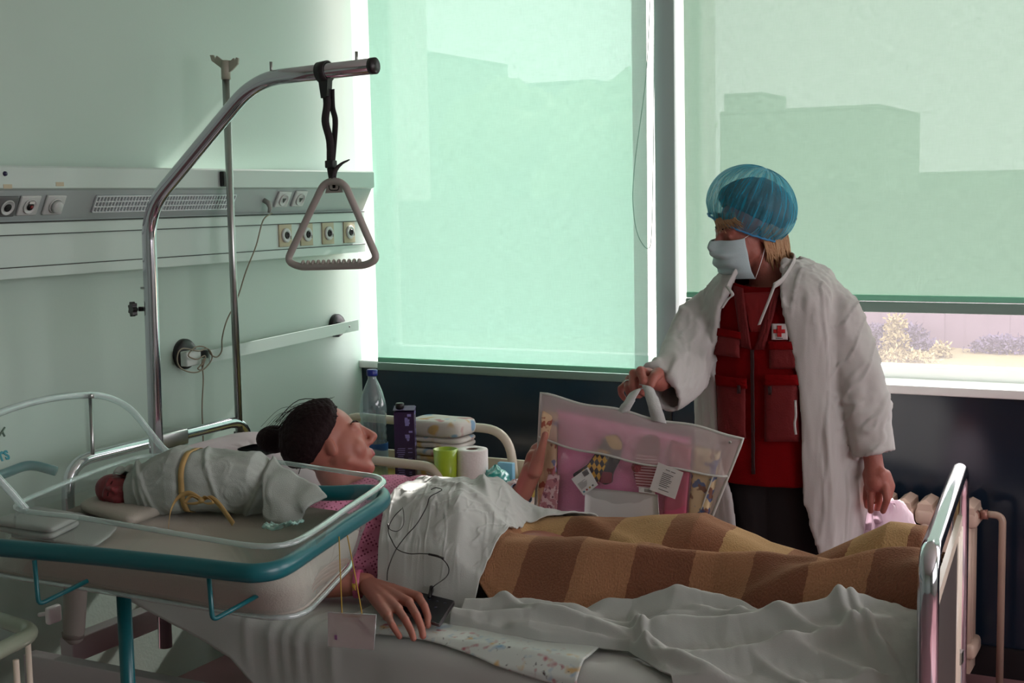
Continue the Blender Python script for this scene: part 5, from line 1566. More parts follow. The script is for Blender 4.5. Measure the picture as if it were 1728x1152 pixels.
# nappies
def nappy_mat(seed):
    m = mat('nappy_print', '#cfc9c4', .75, bump=.1, bscale=80)
    nt = m.node_tree; b = nt.nodes['Principled BSDF']; tc = nt.nodes.new('ShaderNodeTexCoord'); prev = None
    for k, col in enumerate(('#b66a70', '#5f95bd', '#c9a04a')):
        n = nt.nodes.new('ShaderNodeTexNoise'); n.noise_dimensions = '4D'; n.inputs['W'].default_value = seed + k * 2.3; n.inputs['Scale'].default_value = 17; n.inputs['Detail'].default_value = 1
        nt.links.new(tc.outputs['Object'], n.inputs['Vector'])
        g = nt.nodes.new('ShaderNodeMapRange'); g.inputs['From Min'].default_value = .60; g.inputs['From Max'].default_value = .66; g.inputs['To Max'].default_value = .8; nt.links.new(n.outputs['Fac'], g.inputs['Value'])
        q = nt.nodes.new('ShaderNodeMix'); q.data_type = 'RGBA'; nt.links.new(g.outputs[0], q.inputs[0])
        if prev is None: q.inputs[6].default_value = (*lin('#cfc9c4'), 1)
        else: nt.links.new(prev, q.inputs[6])
        q.inputs[7].default_value = (*lin(col), 1); prev = q.outputs[2]
    nt.links.new(prev, b.inputs['Base Color']); return m
def fold_bundle(name, c, w, d, h, rz, m, label, cat, layers=2, group=None, seed=1, sag=0):
    g = MB(); R_ = np.array([[math.cos(rz), -math.sin(rz), 0], [math.sin(rz), math.cos(rz), 0], [0, 0, 1]])
    for l in range(layers):
        P = []
        for (r_, h_) in PADPROF:
            row = []
            for i in range(72):
                a = 2 * math.pi * i / 72
                s = lambda v, e: math.copysign(abs(v) ** e, v)
                row.append([w / 2 * s(math.cos(a), .4) * r_, d / 2 * s(math.sin(a), .4) * r_, h / layers * (l + .5 + .5 * h_ * .95)])
            P.append(row)
        P = np.array(P); P[..., 2] += (fbm(P * 12, seed + l) * .003) - sag * (P[..., 0] / w) ** 2
        P = P @ R_.T + np.asarray(c)
        g.grid(P, cv=True)
    return solo(name, g, m, label, cat, group)
Yn = 3.87
zs = [at(750, y_, Y=Yn)[2] for y_ in (801, 775, 752, 733, 706)]
xn = at(747, 750, Y=Yn)[0]
book = MB().box((xn + .0, Yn, (TZ + zs[0]) / 2), (.21, .16, zs[0] - TZ), bev=.006)
solo('dark_box', book, mat('dark_box', '#2b2023', .6), 'dark box under the pile of nappies on the bedside table', 'box')
fold_bundle('nappy', (xn + .01, Yn, zs[0] + .001), .22, .14, zs[1] - zs[0], .05, nappy_mat(1.0), 'plain white folded nappy at the bottom of the pile', 'nappy', 2, 'folded nappies', 1)
fold_bundle('nappy', (xn + .03, Yn - .01, zs[1] + .002), .23, .15, zs[2] - zs[1] - .002, -.06, nappy_mat(4.0), 'printed nappy in the middle of the pile with a reddish motif', 'nappy', 2, 'folded nappies', 4)
fold_bundle('nappy', (xn - .003, Yn, zs[2] + .002), .21, .14, zs[3] - zs[2] - .003, .03, nappy_mat(9.2), 'printed nappy just under the topmost one', 'nappy', 2, 'folded nappies', 7)
fold_bundle('nappy', (xn - .005, Yn, zs[3] + .001), .215, .15, zs[4] - zs[3], -.02, nappy_mat(12.7), 'plump printed nappy on top of the pile', 'nappy', 1, 'folded nappies', 9)
# cup
cu = I(752, 780, 3.63); cb = I(752, 812, 3.63)[2]; ctp = I(752, 757, 3.63)[2]
base = TZ
cupm = MB().lathe([(0, .004), (.027, .004), (.028, 0), (.030, 0), (.0385, ctp - base), (.0365, ctp - base), (.0275, .008), (0, .008)], (cu[0], 3.63, base), 40)
solo('cup', cupm, mat('lime_plastic', '#b2d22e', .3, trans=.15), 'lime green plastic cup beside the paper roll', 'cup')
ru = I(797, 782, 3.68); rt2 = I(797, 757, 3.68)[2]
hr = rt2 - TZ
roll = MB().lathe([(.019, 0), (.048, 0), (.050, .003), (.050, hr - .003), (.048, hr), (.0195, hr), (.019, hr - .002), (.019, 0)], (ru[0], 3.68, TZ), 48)
solo('paper_roll', roll, mat('tissue_paper', '#ebe6e4', .9, bump=.15, bscale=120), 'white toilet paper roll standing on the bedside table', 'paper roll')
solo('roll_core', MB().lathe([(.0165, 0), (.0187, 0), (.0187, hr - .001), (.0165, hr - .001), (.0165, 0)], (ru[0], 3.68, TZ), 32), mat('brown_card', '#5f3f34', .8), 'brown card core inside the white paper roll', 'card tube')
def crumple(name, c, r, m, label, cat, seed, rot=None, gr=None):
    P = []
    for j in range(26):
        b = -math.pi / 2 + math.pi * (j + .5) / 26
        P.append([(math.cos(2 * math.pi * i / 40) * math.cos(b), math.sin(2 * math.pi * i / 40) * math.cos(b), math.sin(b)) for i in range(40)])
    P = np.array(P); f = 1 + .22 * fbm(P * 2.2, seed) + .22 * np.abs(fbm(P * 5, seed + 3)) - .08
    P = P * f[..., None] * np.asarray(r) + np.asarray(c)
    P[..., 2] = np.maximum(P[..., 2], TZ + .001) if name != 'plastic_bag_' else P[..., 2]
    g = MB().grid(P, cv=True)
    g.f.append(tuple(range(40))[::-1]); g.mi.append(0); g.sm.append(True)
    g.f.append(tuple(25 * 40 + k for k in range(40))); g.mi.append(0); g.sm.append(True)
    return solo(name, g, m, label, cat, gr)
p = I(826, 806, 3.66)
crumple('plastic_bag', (p[0] - .0, 3.70, TZ + .055), (.042, .05, .055), mat('teal_bag', '#2fa9a0', .3, trans=.2), 'crumpled turquoise plastic bag on the bedside table', 'bag', 3)
crumple('plastic_bag', (p[0] + .075, 3.69, TZ + .036), (.045, .055, .04), mat('pinkish_bag', '#cfb3ba', .3), 'crumpled whitish pink plastic bag beside the turquoise one', 'bag', 9)
solo('blue_packet', MB().box((p[0] - .01, 3.79, TZ + .055), (.055, .02, .10), bev=.003), mat('blue_packet', '#7fb4cf', .4, var=.3, vscale=30), 'small pale blue packet behind the turquoise bag', 'packet')
P = np.zeros((24, 24, 3))
for i in range(24):
    for j in range(24):
        P[i, j] = (-2.06 + .20 * i / 23, 3.46 + .16 * j / 23, 0)
P[..., 2] = .66 + .085 * np.exp(-((P[..., 0] + 1.955) / .07) ** 2) + .012 * fbm(P * 18, 6)
# ------------------------------------------------------------------ phone and earphone cable
Z_ = lambda px, py, z=.65: at(px, py, Z=z)
ph = thing('phone', 'black phone lying on the sheet under the fingertips', 'phone', Z_(735, 1028, .645))
q = [Z_(688, 998, .662), Z_(768, 1018, .662), Z_(742, 1058, .650), Z_(676, 1036, .650)]
n0 = np.cross(q[1] - q[0], q[2] - q[0]); n0 /= np.linalg.norm(n0)
if n0[2] < 0: n0 = -n0
def slab(pts, th, inset=0.0, lift_=0.0):
    c = np.mean(pts, axis=0); pp = [c + (p_ - c) * (1 - inset) + n0 * lift_ for p_ in pts]
    pp = fillet(pp, .006, 4, closed=True); k_ = len(pp)
    return MB().add(np.concatenate([pp, np.array(pp) + n0 * th]), [tuple(range(k_))[::-1], tuple(range(k_, 2 * k_))] + [(i, (i + 1) % k_, k_ + (i + 1) % k_, k_ + i) for i in range(k_)], 0, False)
obj('case', slab(q, .007), mat('phone_case', '#6b6468', .3, metal=.5), ph)
obj('screen', slab(q, .0008, .04, .007), mat('phone_screen', '#0d0a14', .3, spec=.2), ph)
ic = MB()
for i in range(5):
    for j in range(3):
        c = q[0] + (q[1] - q[0]) * (.18 + .16 * i) + (q[3] - q[0]) * (.22 + .27 * j) + n0 * .008
        ic.lathe([(0, 0), (.0035, 0), (.0035, .0002), (0, .0002)], c, 10, axis=n0)
obj('screen_icons', ic, mat('screen_icons', '#2c2c4a', .2), ph)
def drape(px, py, off=.004):
    """point where the view ray meets the covered body"""
    d = (px - CX) / FPX * _rt - (py - CY) / FPX * _up + _fw
    for t in np.arange(2.0, 5.0, .003):
        p = np.array([d[0] * t, d[1] * t, EYE + d[2] * t])
        s = .645 if p[1] < 2.64 else float(body(np.array(p[0]), np.array(p[1]))) + .018
        if p[2] <= s + off: return p + np.array([0, -.012, .012])
    return p
cb_ = thing('earphone_cable', 'thin black earphone cable looping over the white sheet from the phone', 'cable', Z_(725, 1010, .66))
pts = [Z_(728, 1005, .672), drape(735, 997), drape(757, 980), drape(762, 965), drape(752, 950), drape(735, 942), drape(716, 940), drape(695, 940), drape(676, 933), drape(666, 918), drape(660, 900), drape(668, 880), drape(683, 864)]
M['wire'] = mat('black_wire', '#151114', .45)
obj('wire', MB().tube(spline(pts, 6), .0013, 6), M['wire'], cb_)
obj('wire', MB().tube(spline([drape(658, 985), drape(660, 965), drape(672, 935), drape(690, 910), drape(708, 890), drape(724, 862), drape(730, 845), drape(745, 836), drape(750, 832), drape(740, 829), drape(732, 832)], 6), .0013, 6), M['wire'], cb_)
obj('wire', MB().tube(spline([drape(660, 894), drape(664, 900), drape(676, 902), drape(685, 892), drape(686, 875), drape(684, 862)], 6), .0009, 6), M['wire'], cb_)
obj('remote', MB().tube([drape(728, 941), drape(742, 944), drape(753, 948)], [.0028, .003, .0025], 8), M['wire'], cb_)
obj('plug', MB().tube([Z_(724, 1008, .668), Z_(728, 996, .678), Z_(728, 989, .686)], [.004, .0055, .0045], 10), M['wire'], cb_)
obj('small_clip', MB().tube([drape(659, 890), drape(661, 898)], .0022, 8), M['wire'], cb_)
# ------------------------------------------------------------------ radiator
rd = thing('radiator', 'cream cast iron column radiator under the right window', 'radiator', (-1.0, 4.47, 0.06))
zt = at(1565, 838, Y=4.46)[2]
M['rad'] = mat('radiator_paint', '#c3a99a', .35, var=.05, vscale=10)
xs = [at(1530 + 35.5 * k, 850, Y=4.46)[0] for k in range(-9, 4)]
for x in xs:
    s = MB(); w_ = .052
    for dy in (-.045, .0, .045): s.tube([(x, 4.47 + dy, .12), (x, 4.47 + dy, zt - .05)], .0155, 12)
    for z0 in (.11, zt - .075):
        s.box((x, 4.47, z0 + .02), (w_ + .012, .13, .055), bev=.016)
    s.add(np.array([(x + sx * q_, 4.47 + sy * .062, z) for z, q_ in ((zt - .045, w_ / 2), (zt - .014, w_ / 2 * .85)) for sx, sy in ((-1, -1), (1, -1), (1, 1), (-1, 1))] + [(x, 4.47 - .05, zt), (x, 4.47 + .05, zt)]), [(0, 1, 5, 4), (1, 2, 6, 5), (2, 3, 7, 6), (3, 0, 4, 7), (4, 5, 8), (5, 6, 9, 8), (6, 7, 9), (7, 4, 8, 9), (3, 2, 1, 0)], 0, False)
    obj('section', s, M['rad'], rd)
for dx in (.05,):
    obj('foot', MB().box((xs[0], 4.47, .08), (.03, .1, .05)), M['rad'], rd)
    obj('foot', MB().box((xs[-1], 4.47, .08), (.03, .1, .05)), M['rad'], rd)
g = lambda px, py: at(px, py, Y=4.46)
vp = thing('heating_pipe', 'cream heating pipe with valve bending down to the floor at the right edge', 'pipe', (g(1690, 1000)[0], 4.46, 0))
e1 = g(1692, 870)
obj('pipe', MB().tube(fillet([g(1664, 867), e1 + [0, 0, .0], (e1[0] + .0, 4.46, .02)], .055, 8), .0115, 16), mat('pipe_paint', '#a88f80', .35), vp)
obj('pipe_branch', MB().tube([(xs[-1] + .03, 4.46, g(1640, 868)[2]), g(1664, 867)], .0105, 14), M['rad'], vp)
obj('valve', MB().tube([g(1655, 868), g(1667, 868)], .0155, 14).lathe([(0, 0), (.018, 0), (.018, .03), (.010, .034), (0, .034)], g(1645, 868), 20, axis=(0, -1, 0)), mat('valve_brass', '#94685c', .4, metal=.3), vp)
# ------------------------------------------------------------------ person standing by the window
NY = 3.90
def N(px, py, dy=0.0): return at(px, py, Y=NY + dy)
st_ = thing('person', 'person standing in an open white gown over a red vest, blue hair net and mask', 'person', (-1.24, NY, 0))
Rn = frame((-0.66, -0.72, -0.20), (-.02, -.05, 1))
HN = N(1262, 392)
mb = MB()
Tn = head_blobs(mb, HN, Rn, 1.02, N(1297, 470, .03))
mb.cap(N(1285, 430, .01), N(1300, 478, .03), .050, .058)
mb.ball(N(1300, 545, .03), (.165, .10, .13)); mb.ball(N(1300, 640, .03), (.145, .095, .15)); mb.ball(N(1300, 740, .03), (.15, .10, .14))
mb.cap(N(1225, 520, .02), N(1385, 517, .02), .044, .044)
# arm holding the pouch
A = [N(1222, 530), N(1165, 615, -.14), at(1114, 645, Y=3.52)]
mb.cap(A[0], A[1], .038, .034); mb.cap(A[1], A[2], .034, .026)
h = lambda px, py, y=3.37: at(px, py, Y=y + .06)
MC = [h(1081, 625, 3.365), h(1069, 630, 3.375), h(1062, 640, 3.39), h(1057, 649, 3.40)]
mb.cap(A[2], h(1092, 634, 3.40), .026, .024)
for k in MC: mb.cap(h(1100, 640, 3.42), k, .021, .0135)
mb.chain([MC[0], h(1086, 643, 3.335), h(1082, 660, 3.345), h(1088, 664, 3.37)], [.0135, .0112, .0102, .009])
mb.chain([MC[1], h(1068, 651, 3.340), h(1072, 666, 3.350), h(1080, 667, 3.375)], [.0135, .0112, .0102, .009])
mb.chain([MC[2], h(1059, 655, 3.355), h(1063, 667, 3.365), h(1072, 668, 3.385)], [.0125, .0106, .0098, .0088])
mb.chain([MC[3], h(1047, 655, 3.385), h(1048, 665, 3.385), h(1054, 673, 3.385)], [.011, .0094, .0086, .0078])
mb.chain([h(1110, 630, 3.39), h(1104, 636, 3.355), h(1098, 650, 3.335)], [.018, .0145, .0115])
# hanging arm
B = [N(1390, 530), N(1452, 655, .0), N(1474, 778, -.03)]
mb.cap(B[0], B[1], .036, .034); mb.cap(B[1], B[2], .034, .027)
g = lambda px, py, dy=-.05: N(px, py, dy)
mb.cap(B[2], g(1478, 812), .027, .030); mb.cap(g(1468, 800, -.04), g(1470, 822, -.04), .022, .018); mb.cap(g(1486, 800), g(1492, 824), .022, .017)
mb.chain([g(1494, 822, -.06), g(1497, 842, -.065), g(1490, 862, -.05)], [.0125, .011, .0095])
mb.chain([g(1482, 826, -.03), g(1483, 846, -.03), g(1480, 860, -.01)], [.0125, .011, .0095])
mb.chain([g(1471, 826, -.05), g(1469, 846, -.055), g(1469, 862, -.04)], [.012, .0105, .009])
mb.chain([g(1463, 822, -.03), g(1461, 840, -.035), g(1463, 854, -.02)], [.011, .0095, .0085])
mb.chain([g(1495, 800, -.03), g(1504, 820, -.035), g(1500, 838, -.05)], [.015, .012, .010])
# legs
for px in (1268, 1333):
    mb.cap(N(px, 800, .03), (N(px, 800)[0], NY + .03, .45), .078, .055); mb.cap((N(px, 800)[0], NY + .03, .45), (N(px, 800)[0], NY + .04, .09), .052, .038)
    mb.cap((N(px, 800)[0], NY + .04, .05), (N(px, 800)[0] - .02, NY - .10, .035), .035, .03)
me = relax(fuse(mb, .0036, 5, .55), lambda c: np.linalg.norm(c - HN, axis=1) < .17, 5)
obj('body', me, M['skin_old'], st_)
eyes(st_, Tn, Rn, 1.02)
# trousers
tr = MB()
for px in (1272, 1332):
    x = N(px, 800)[0]
    tr.tube([(x, NY + .02, .98), (x, NY + .02, .80), (x, NY + .03, .45), (x, NY + .04, .06)], [.10, .095, .078, .072], 28)
tr.ball(((N(1272, 800)[0] + N(1332, 800)[0]) / 2, NY + .02, .93), (.15, .11, .12))
obj('trousers', fuse(tr, .008, 4, .6, lambda c, n_: c + n_ * (.006 * fbm(c * np.array([20, 20, 5]), 7))[:, None]), mat('black_trousers', '#0f080b', .8), st_)
for px in (1268, 1333):
    x = N(px, 800)[0]
    obj('shoe', MB().ball((x - .01, NY - .03, .045), (.05, .14, .045)).box((x - .01, NY - .03, .012), (.09, .26, .024), bev=.01), M['black'], st_)
# vest: rings (py, left px, right px)
VR = [(466, 1240, 1352, .070), (474, 1232, 1364, .085), (488, 1222, 1378, .10), (515, 1202, 1402, .118), (560, 1195, 1408, .128), (620, 1194, 1408, .130), (700, 1198, 1404, .128), (760, 1202, 1400, .130), (808, 1212, 1392, .128)]
def ringpar(py):
    ys = [r[0] for r in VR]
    return tuple(float(np.interp(py, ys, [r[k] for r in VR])) for k in (1, 2, 3))
def vest_pt(py, th, off=0.0):
    l, r, d = ringpar(py); a = N(l, py); b = N(r, py); c = (a + b) / 2; w = (b[0] - a[0]) / 2
    s, k = math.sin(th), math.cos(th)
    p = np.array([c[0] + (w + off) * math.copysign(abs(s) ** .9, s), NY + .02 - (d + off) * math.copysign(abs(k) ** .8, k), c[2]])
    return p
def vest_at(px, py, off=0.0):
    """point on the front of the vest seen at a photo pixel"""
    d = (px - CX) / FPX * _rt - (py - CY) / FPX * _up + _fw
    for t in np.arange(3.3, 4.6, .004):
        p = np.array([d[0] * t, d[1] * t, EYE + d[2] * t])
        l, r, dd = ringpar(py); a = N(l, py); b = N(r, py); w = (b[0] - a[0]) / 2 + off; q = (p[0] - (a[0] + b[0]) / 2) / w
        if abs(q) < 1 and p[1] >= NY + .02 - (dd + off) * (1 - abs(q) ** (2 / .9)) ** (.4): return p
    return p
M['red'] = mat('red_vest', '#6e0307', .85, spec=.1, bump=.25, bscale=220, var=.1, vscale=9)
n, m = 90, 110
P = np.zeros((n, m, 3))
for i in range(n):
    for j in range(m):
        a_ = 2 * math.pi * j / m; py = 466 + 16 * max(0, math.cos(a_)) ** 2 * (1 - i / (n - 1)) ** 6 + (808 - 466) * i / (n - 1)
        P[i, j] = vest_pt(py, a_)
ctr = P.mean(axis=1, keepdims=True); no = P - ctr; no[..., 2] = 0; no /= np.linalg.norm(no, axis=2, keepdims=True) + 1e-9
P = P + no * (.010 * fbm(P * np.array([13, 13, 5]), 201) + .006 * np.maximum(0, fbm(P * np.array([22, 22, 12]), 203)))[..., None]
Vm = MB().grid(P, cv=True)
obj('red_vest', modded(Vm.mesh('v'), [('SOLIDIFY', dict(thickness=.004))]), M['red'], st_)
def patch(name, pts, off, m_, th=.003, nu=14, nv=14, puff=0.0, parent=st_, bot=0.0):
    """panel lying on the vest over a quad of photo pixels (tl, tr, br, bl)"""
    tl, tr_, br, bl = [np.array(q, float) for q in pts]
    G = np.zeros((nv, nu, 3))
    for i in range(nv):
        v = i / (nv - 1)
        for j in range(nu):
            u = j / (nu - 1); q = (tl * (1 - u) + tr_ * u) * (1 - v) + (bl * (1 - u) + br * u) * v
            e = min(1, 6 * min(u, 1 - u)) * min(1, 6 * min(v, 1 - v))
            G[i, j] = vest_at(q[0], q[1], off + puff * e + bot * v)
    return obj(name, modded(MB().grid(G).mesh('p'), [('SOLIDIFY', dict(thickness=th))]), m_, parent)
M['red2'] = mat('red_cotton', '#7a0509', .8)
M['red3'] = mat('red_pocket', '#640306', .8, bump=.2, bscale=200)
patch('tee_shirt', [(1250, 494), (1306, 492), (1284, 560), (1266, 560)], .006, M['red2'])
patch('lapel', [(1236, 480), (1254, 486), (1268, 590), (1250, 585)], .011, M['red3'], .004, puff=.005)
patch('lapel', [(1304, 486), (1318, 488), (1290, 590), (1273, 590)], .011, M['red3'], .004, puff=.005)
patch('zip', [(1266, 590), (1272, 590), (1274, 800), (1268, 800)], .010, mat('dark_zip', '#2c0406', .6), .002, 5, 30)
for q, b_ in (([(1205, 560), (1248, 566), (1248, 604), (1204, 598)], .02), ([(1298, 575), (1346, 575), (1348, 622), (1298, 622)], .012), ([(1208, 640), (1258, 646), (1258, 740), (1212, 740)], .022), ([(1290, 640), (1346, 640), (1350, 745), (1290, 745)], .018)):
    patch('pocket', q, .010, M['red3'], .004, puff=.005, bot=b_ * .2)
for q in ([(1205, 552), (1250, 560), (1250, 572), (1205, 566)], [(1296, 576), (1346, 576), (1346, 590), (1296, 590)], [(1206, 632), (1260, 640), (1260, 656), (1208, 650)], [(1288, 632), (1346, 632), (1348, 650), (1288, 650)]):
    patch('pocket_flap', q, .017, M['red'], .004, puff=.002)
for px, py in ((1244, 650), (1296, 652)): patch('toggle', [(px, py), (px + 5, py), (px + 5, py + 14), (px, py + 14)], .024, mat('dark_toggle', '#2a0a0c', .5), .004, 4, 4)
badge = patch('badge', [(1302, 546), (1329, 546), (1329, 573), (1302, 573)], .014, mat('badge_white', '#c9c0c0', .7), .002, 8, 8)
crs = mat('badge_red', '#b01018', .7)
c1 = patch('cross_bar', [(1305, 555.5), (1325, 555.5), (1325, 562), (1305, 562)], .0175, crs, .001, 6, 4)
c2 = patch('cross_bar', [(1311.6, 549), (1318.6, 549), (1318.6, 568.5), (1311.6, 568.5)], .0178, crs, .001, 4, 6)
c3 = patch('badge_text', [(1309, 570), (1321, 570), (1321, 571), (1309, 571)], .0175, M['black'], .0008, 4, 3)
# white gown: body shell plus sleeves
GR = [(436, 1262, 1344, 1246, 1306, .075), (447, 1240, 1366, 1240, 1310, .098), (458, 1222, 1388, 1236, 1312, .118), (475, 1204, 1408, 1230, 1313, .138), (495, 1190, 1424, 1222, 1315, .150), (520, 1178, 1432, 1215, 1320, .156), (560, 1172, 1438, 1211, 1331, .156), (640, 1178, 1440, 1205, 1341, .148), (700, 1178, 1448, 1207, 1346, .150), (760, 1182, 1456, 1214, 1347, .152), (830, 1186, 1462, 1236, 1350, .155), (900, 1196, 1456, 1250, 1374, .155), (960, 1204, 1450, 1256, 1394, .155)]
gm = MB(); n, m = 110, 150
P = np.zeros((n, m, 3))
ysr = [r[0] for r in GR]
for i in range(n):
    py = 436 + (960 - 436) * i / (n - 1)
    l, r, oL, oR, d = [float(np.interp(py, ysr, [q[k] for q in GR])) for k in range(1, 6)]
    a = N(l, py); b = N(r, py); c = (a + b) / 2; w = (b[0] - a[0]) / 2; yc = NY + .03
    f_ = lambda px: math.asin(np.clip((N(px, py, -.10)[0] - c[0]) / w, -.97, .97))
    t0, t1 = f_(oR), f_(oL) + 2 * math.pi
    for j in range(m):
        th = t0 + (t1 - t0) * j / (m - 1); s, k = math.sin(th), math.cos(th)
        P[i, j] = (c[0] + w * math.copysign(abs(s) ** .88, s), yc - d * math.copysign(abs(k) ** .85, k), c[2])
fl = .012 * fbm(xyz(P[..., 0] * 16, P[..., 1] * 16, P[..., 2] * 2.2), 301) * (1 + .6 * sstep(-P[..., 2], -1.2, -.8))
cc = P.mean(axis=1, keepdims=True); no = P - cc; no[..., 2] = 0; no /= np.linalg.norm(no, axis=2, keepdims=True)
P = P + no * fl[..., None]
gm.add(*(lambda me_: (verts(me_), [tuple(p.vertices) for p in me_.polygons]))(modded(MB().grid(P).mesh('g'), [('SOLIDIFY', dict(thickness=.015, offset=-1))])))
def sleeve(path, rr, ex=None):
    C = spline(path, 10); R_ = np.interp(np.linspace(0, 1, len(C)), np.linspace(0, 1, len(rr)), rr)
    t = MB().tube(C, R_, 36, caps=False, flat=ex or (1.0, 1.0))
    me_ = modded(t.mesh('s'), [('SOLIDIFY', dict(thickness=.014, offset=-1))])
    gm.add(verts(me_), [tuple(p.vertices) for p in me_.polygons])
s1 = [N(1222, 512, .03), N(1185, 550, -.02), N(1163, 598, -.12), at(1148, 634, Y=3.63), at(1115, 656, Y=3.53)]
s2 = [N(1376, 503, .03), N(1413, 540, .02), N(1444, 640, .01), N(1464, 705, -.01), N(1478, 768, -.03)]
sleeve(s1, [.070, .080, .080, .076, .072], (.78, 1.08)); sleeve(s2, [.066, .078, .078, .068, .060])
S1 = spline(s1, 6); S2 = spline(s2, 6)
def gown_fold(co, no):
    d1 = np.min(np.linalg.norm(co[:, None] - S1[None, 6:], axis=2), axis=1); d2 = np.min(np.linalg.norm(co[:, None] - S2[None, 6:], axis=2), axis=1)
    arm1 = 1 - sstep(d1, .085, .11); arm2 = 1 - sstep(d2, .085, .11)
    f = .007 * fbm(xyz(co[:, 0] * 30, co[:, 1] * 30, co[:, 2] * 5), 310) * (1 - np.maximum(arm1, arm2))
    q1 = co @ np.array([.5, .55, -.65]); f = f + arm1 * .016 * np.maximum(-.3, fbm(xyz(q1 * 26, co[:, 0] * 6, co[:, 2] * 9), 311))
    q2 = co @ np.array([-.25, .1, .95]); f = f + arm2 * .014 * np.maximum(-.3, fbm(xyz(q2 * 13, co[:, 0] * 16, co[:, 1] * 10), 312))
    f = f + .007 * np.maximum(0, fbm(co * np.array([34, 34, 20]), 313)) * sstep(co[:, 2], 1.1, 1.3)
    f = f + .016 * np.maximum(0, .35 - np.abs(fbm(xyz(co[:, 0] * 17 + .8 * co[:, 2], co[:, 1] * 17, co[:, 2] * 1.8), 315)) * 3) * (1 - np.maximum(arm1, arm2)) + .020 * np.maximum(0, .3 - np.abs(fbm(xyz(q1 * 15, co[:, 0] * 9, q2 * 7), 316)) * 3) * np.maximum(arm1, arm2)
    return co + no * f[:, None]
M['gown'] = mat('gown_cotton', '#b5b3b1', .85, bump=.1, bscale=420, sheen=.15)
obj('white_gown', fuse(gm, .0062, 3, .5, gown_fold), M['gown'], st_)
# neck tape and ties
nb = MB().tube(spline([N(1228, 486, -.12), N(1236, 470, -.10), N(1250, 452, -.06), N(1300, 432, .09), N(1335, 430, .06), N(1340, 440, -.02), N(1322, 470, -.09), N(1306, 482, -.12)], 6), .007, 10, flat=(.5, 1.3))
obj('neck_tape', nb, M['gown'], st_)
obj('tie', ribbon(MB(), spline([N(1308, 478, -.125), N(1300, 500, -.145), N(1293, 518, -.15), N(1286, 535, -.152), N(1281, 548, -.152)], 6), (1, .2, .3), .0095, .002), M['gown'], st_)
obj('tie', ribbon(MB(), spline([N(1226, 482, -.12), N(1232, 490, -.145), N(1236, 498, -.15), N(1228, 505, -.15), N(1218, 520, -.15)], 6), (1, .2, .2), .010, .002), M['gown'], st_)
obj('tie', ribbon(MB(), spline([N(1342, 675, -.14), N(1343, 700, -.15), N(1341, 715, -.15), N(1343, 733, -.15)], 6), (1, .2, .1), .007, .002), M['gown'], st_)
# blonde hair: fringe and nape
M['hair_blond'] = mat('hair_blond', '#a87f5c', .55, bump=.5, bscale=150)
hb_ = MB(); rg = np.random.RandomState(8)
for k in range(95):
    x = rg.uniform(-.065, .062); a0 = Tn((x * .9, .082 - abs(x) * .3, .075)); a1 = Tn((x * 1.05 - .006, .098 - abs(x) * .45, .055)); a2 = Tn((x * 1.2 - .02 - .014 * rg.rand(), .100 - abs(x) * .60 + .008 * rg.rand(), .046 - .026 * rg.rand()))
    hb_.tube(spline([a0, a1, a2], 5), [.002] * 7 + [.0016, .001, .0006, .0004][:4], 5)
for k in range(220):
    side = 1 if rg.rand() < .75 else -1
    y = rg.uniform(-.10, .002); x = side * (.079 - max(0, -y - .03) * .55); o0 = Tn((x, y, .02)); o1 = Tn((x * 1.02, y - .006, -.055)); o2 = Tn((x * .75 + .012 * rg.randn(), y * .8 - .014 + .014 * rg.randn(), -.085 - .065 * rg.rand()))
    hb_.tube(spline([o0, o1, o2], 6), [.0032] * 9 + [.0026, .002, .0012, .0006], 5)
obj('hair', hb_, M['hair_blond'], st_)
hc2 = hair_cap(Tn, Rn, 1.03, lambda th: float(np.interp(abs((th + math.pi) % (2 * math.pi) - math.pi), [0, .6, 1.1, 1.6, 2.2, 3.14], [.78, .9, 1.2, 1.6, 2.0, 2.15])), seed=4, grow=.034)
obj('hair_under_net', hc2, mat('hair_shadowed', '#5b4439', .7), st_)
# bouffant net
def net_mat():
    m_ = film('blue_net_fabric', '#2a9ab8', .42, .5, .3, (.80, .90, .95))
    nt = m_.node_tree; tc = nt.nodes.new('ShaderNodeTexCoord')
    uvn = nt.nodes.new('ShaderNodeUVMap'); uvn.uv_map = 'UVMap'
    mp = nt.nodes.new('ShaderNodeMapping'); mp.inputs['Scale'].default_value = (26, 2.2, 1)
    nz = nt.nodes.new('ShaderNodeTexNoise'); nz.inputs['Scale'].default_value = 1; nz.inputs['Detail'].default_value = 4; nz.inputs['Distortion'].default_value = .6
    nt.links.new(uvn.outputs[0], mp.inputs[0]); nt.links.new(mp.outputs[0], nz.inputs['Vector'])
    mr = nt.nodes.new('ShaderNodeMapRange'); mr.inputs['From Min'].default_value = .42; mr.inputs['From Max'].default_value = .68; mr.inputs['To Min'].default_value = .20; mr.inputs['To Max'].default_value = .62
    nt.links.new(nz.outputs['Fac'], mr.inputs['Value'])
    lw = nt.nodes.new('ShaderNodeLayerWeight'); lw.inputs['Blend'].default_value = .35
    ad = nt.nodes.new('ShaderNodeMath'); ad.operation = 'MULTIPLY_ADD'; ad.inputs[1].default_value = .55; ad.use_clamp = True
    nt.links.new(lw.outputs['Facing'], ad.inputs[0]); nt.links.new(mr.outputs[0], ad.inputs[2])
    mix = [q for q in nt.nodes if q.type == 'MIX_SHADER'][0]
    nt.links.new(ad.outputs[0], mix.inputs[0])
    return m_
e1 = N(1325, 402) - N(1197, 350); Lc = np.linalg.norm(e1); e1 /= Lc
cen = (N(1325, 402) + N(1197, 350)) / 2
e3 = np.array([0, 0, 1.0]) - e1 * e1[2]; e3 /= np.linalg.norm(e3); e2 = np.cross(e3, e1)
n, m = 60, 180
P = np.zeros((n, m, 3)); uv = np.zeros((n, m, 2))
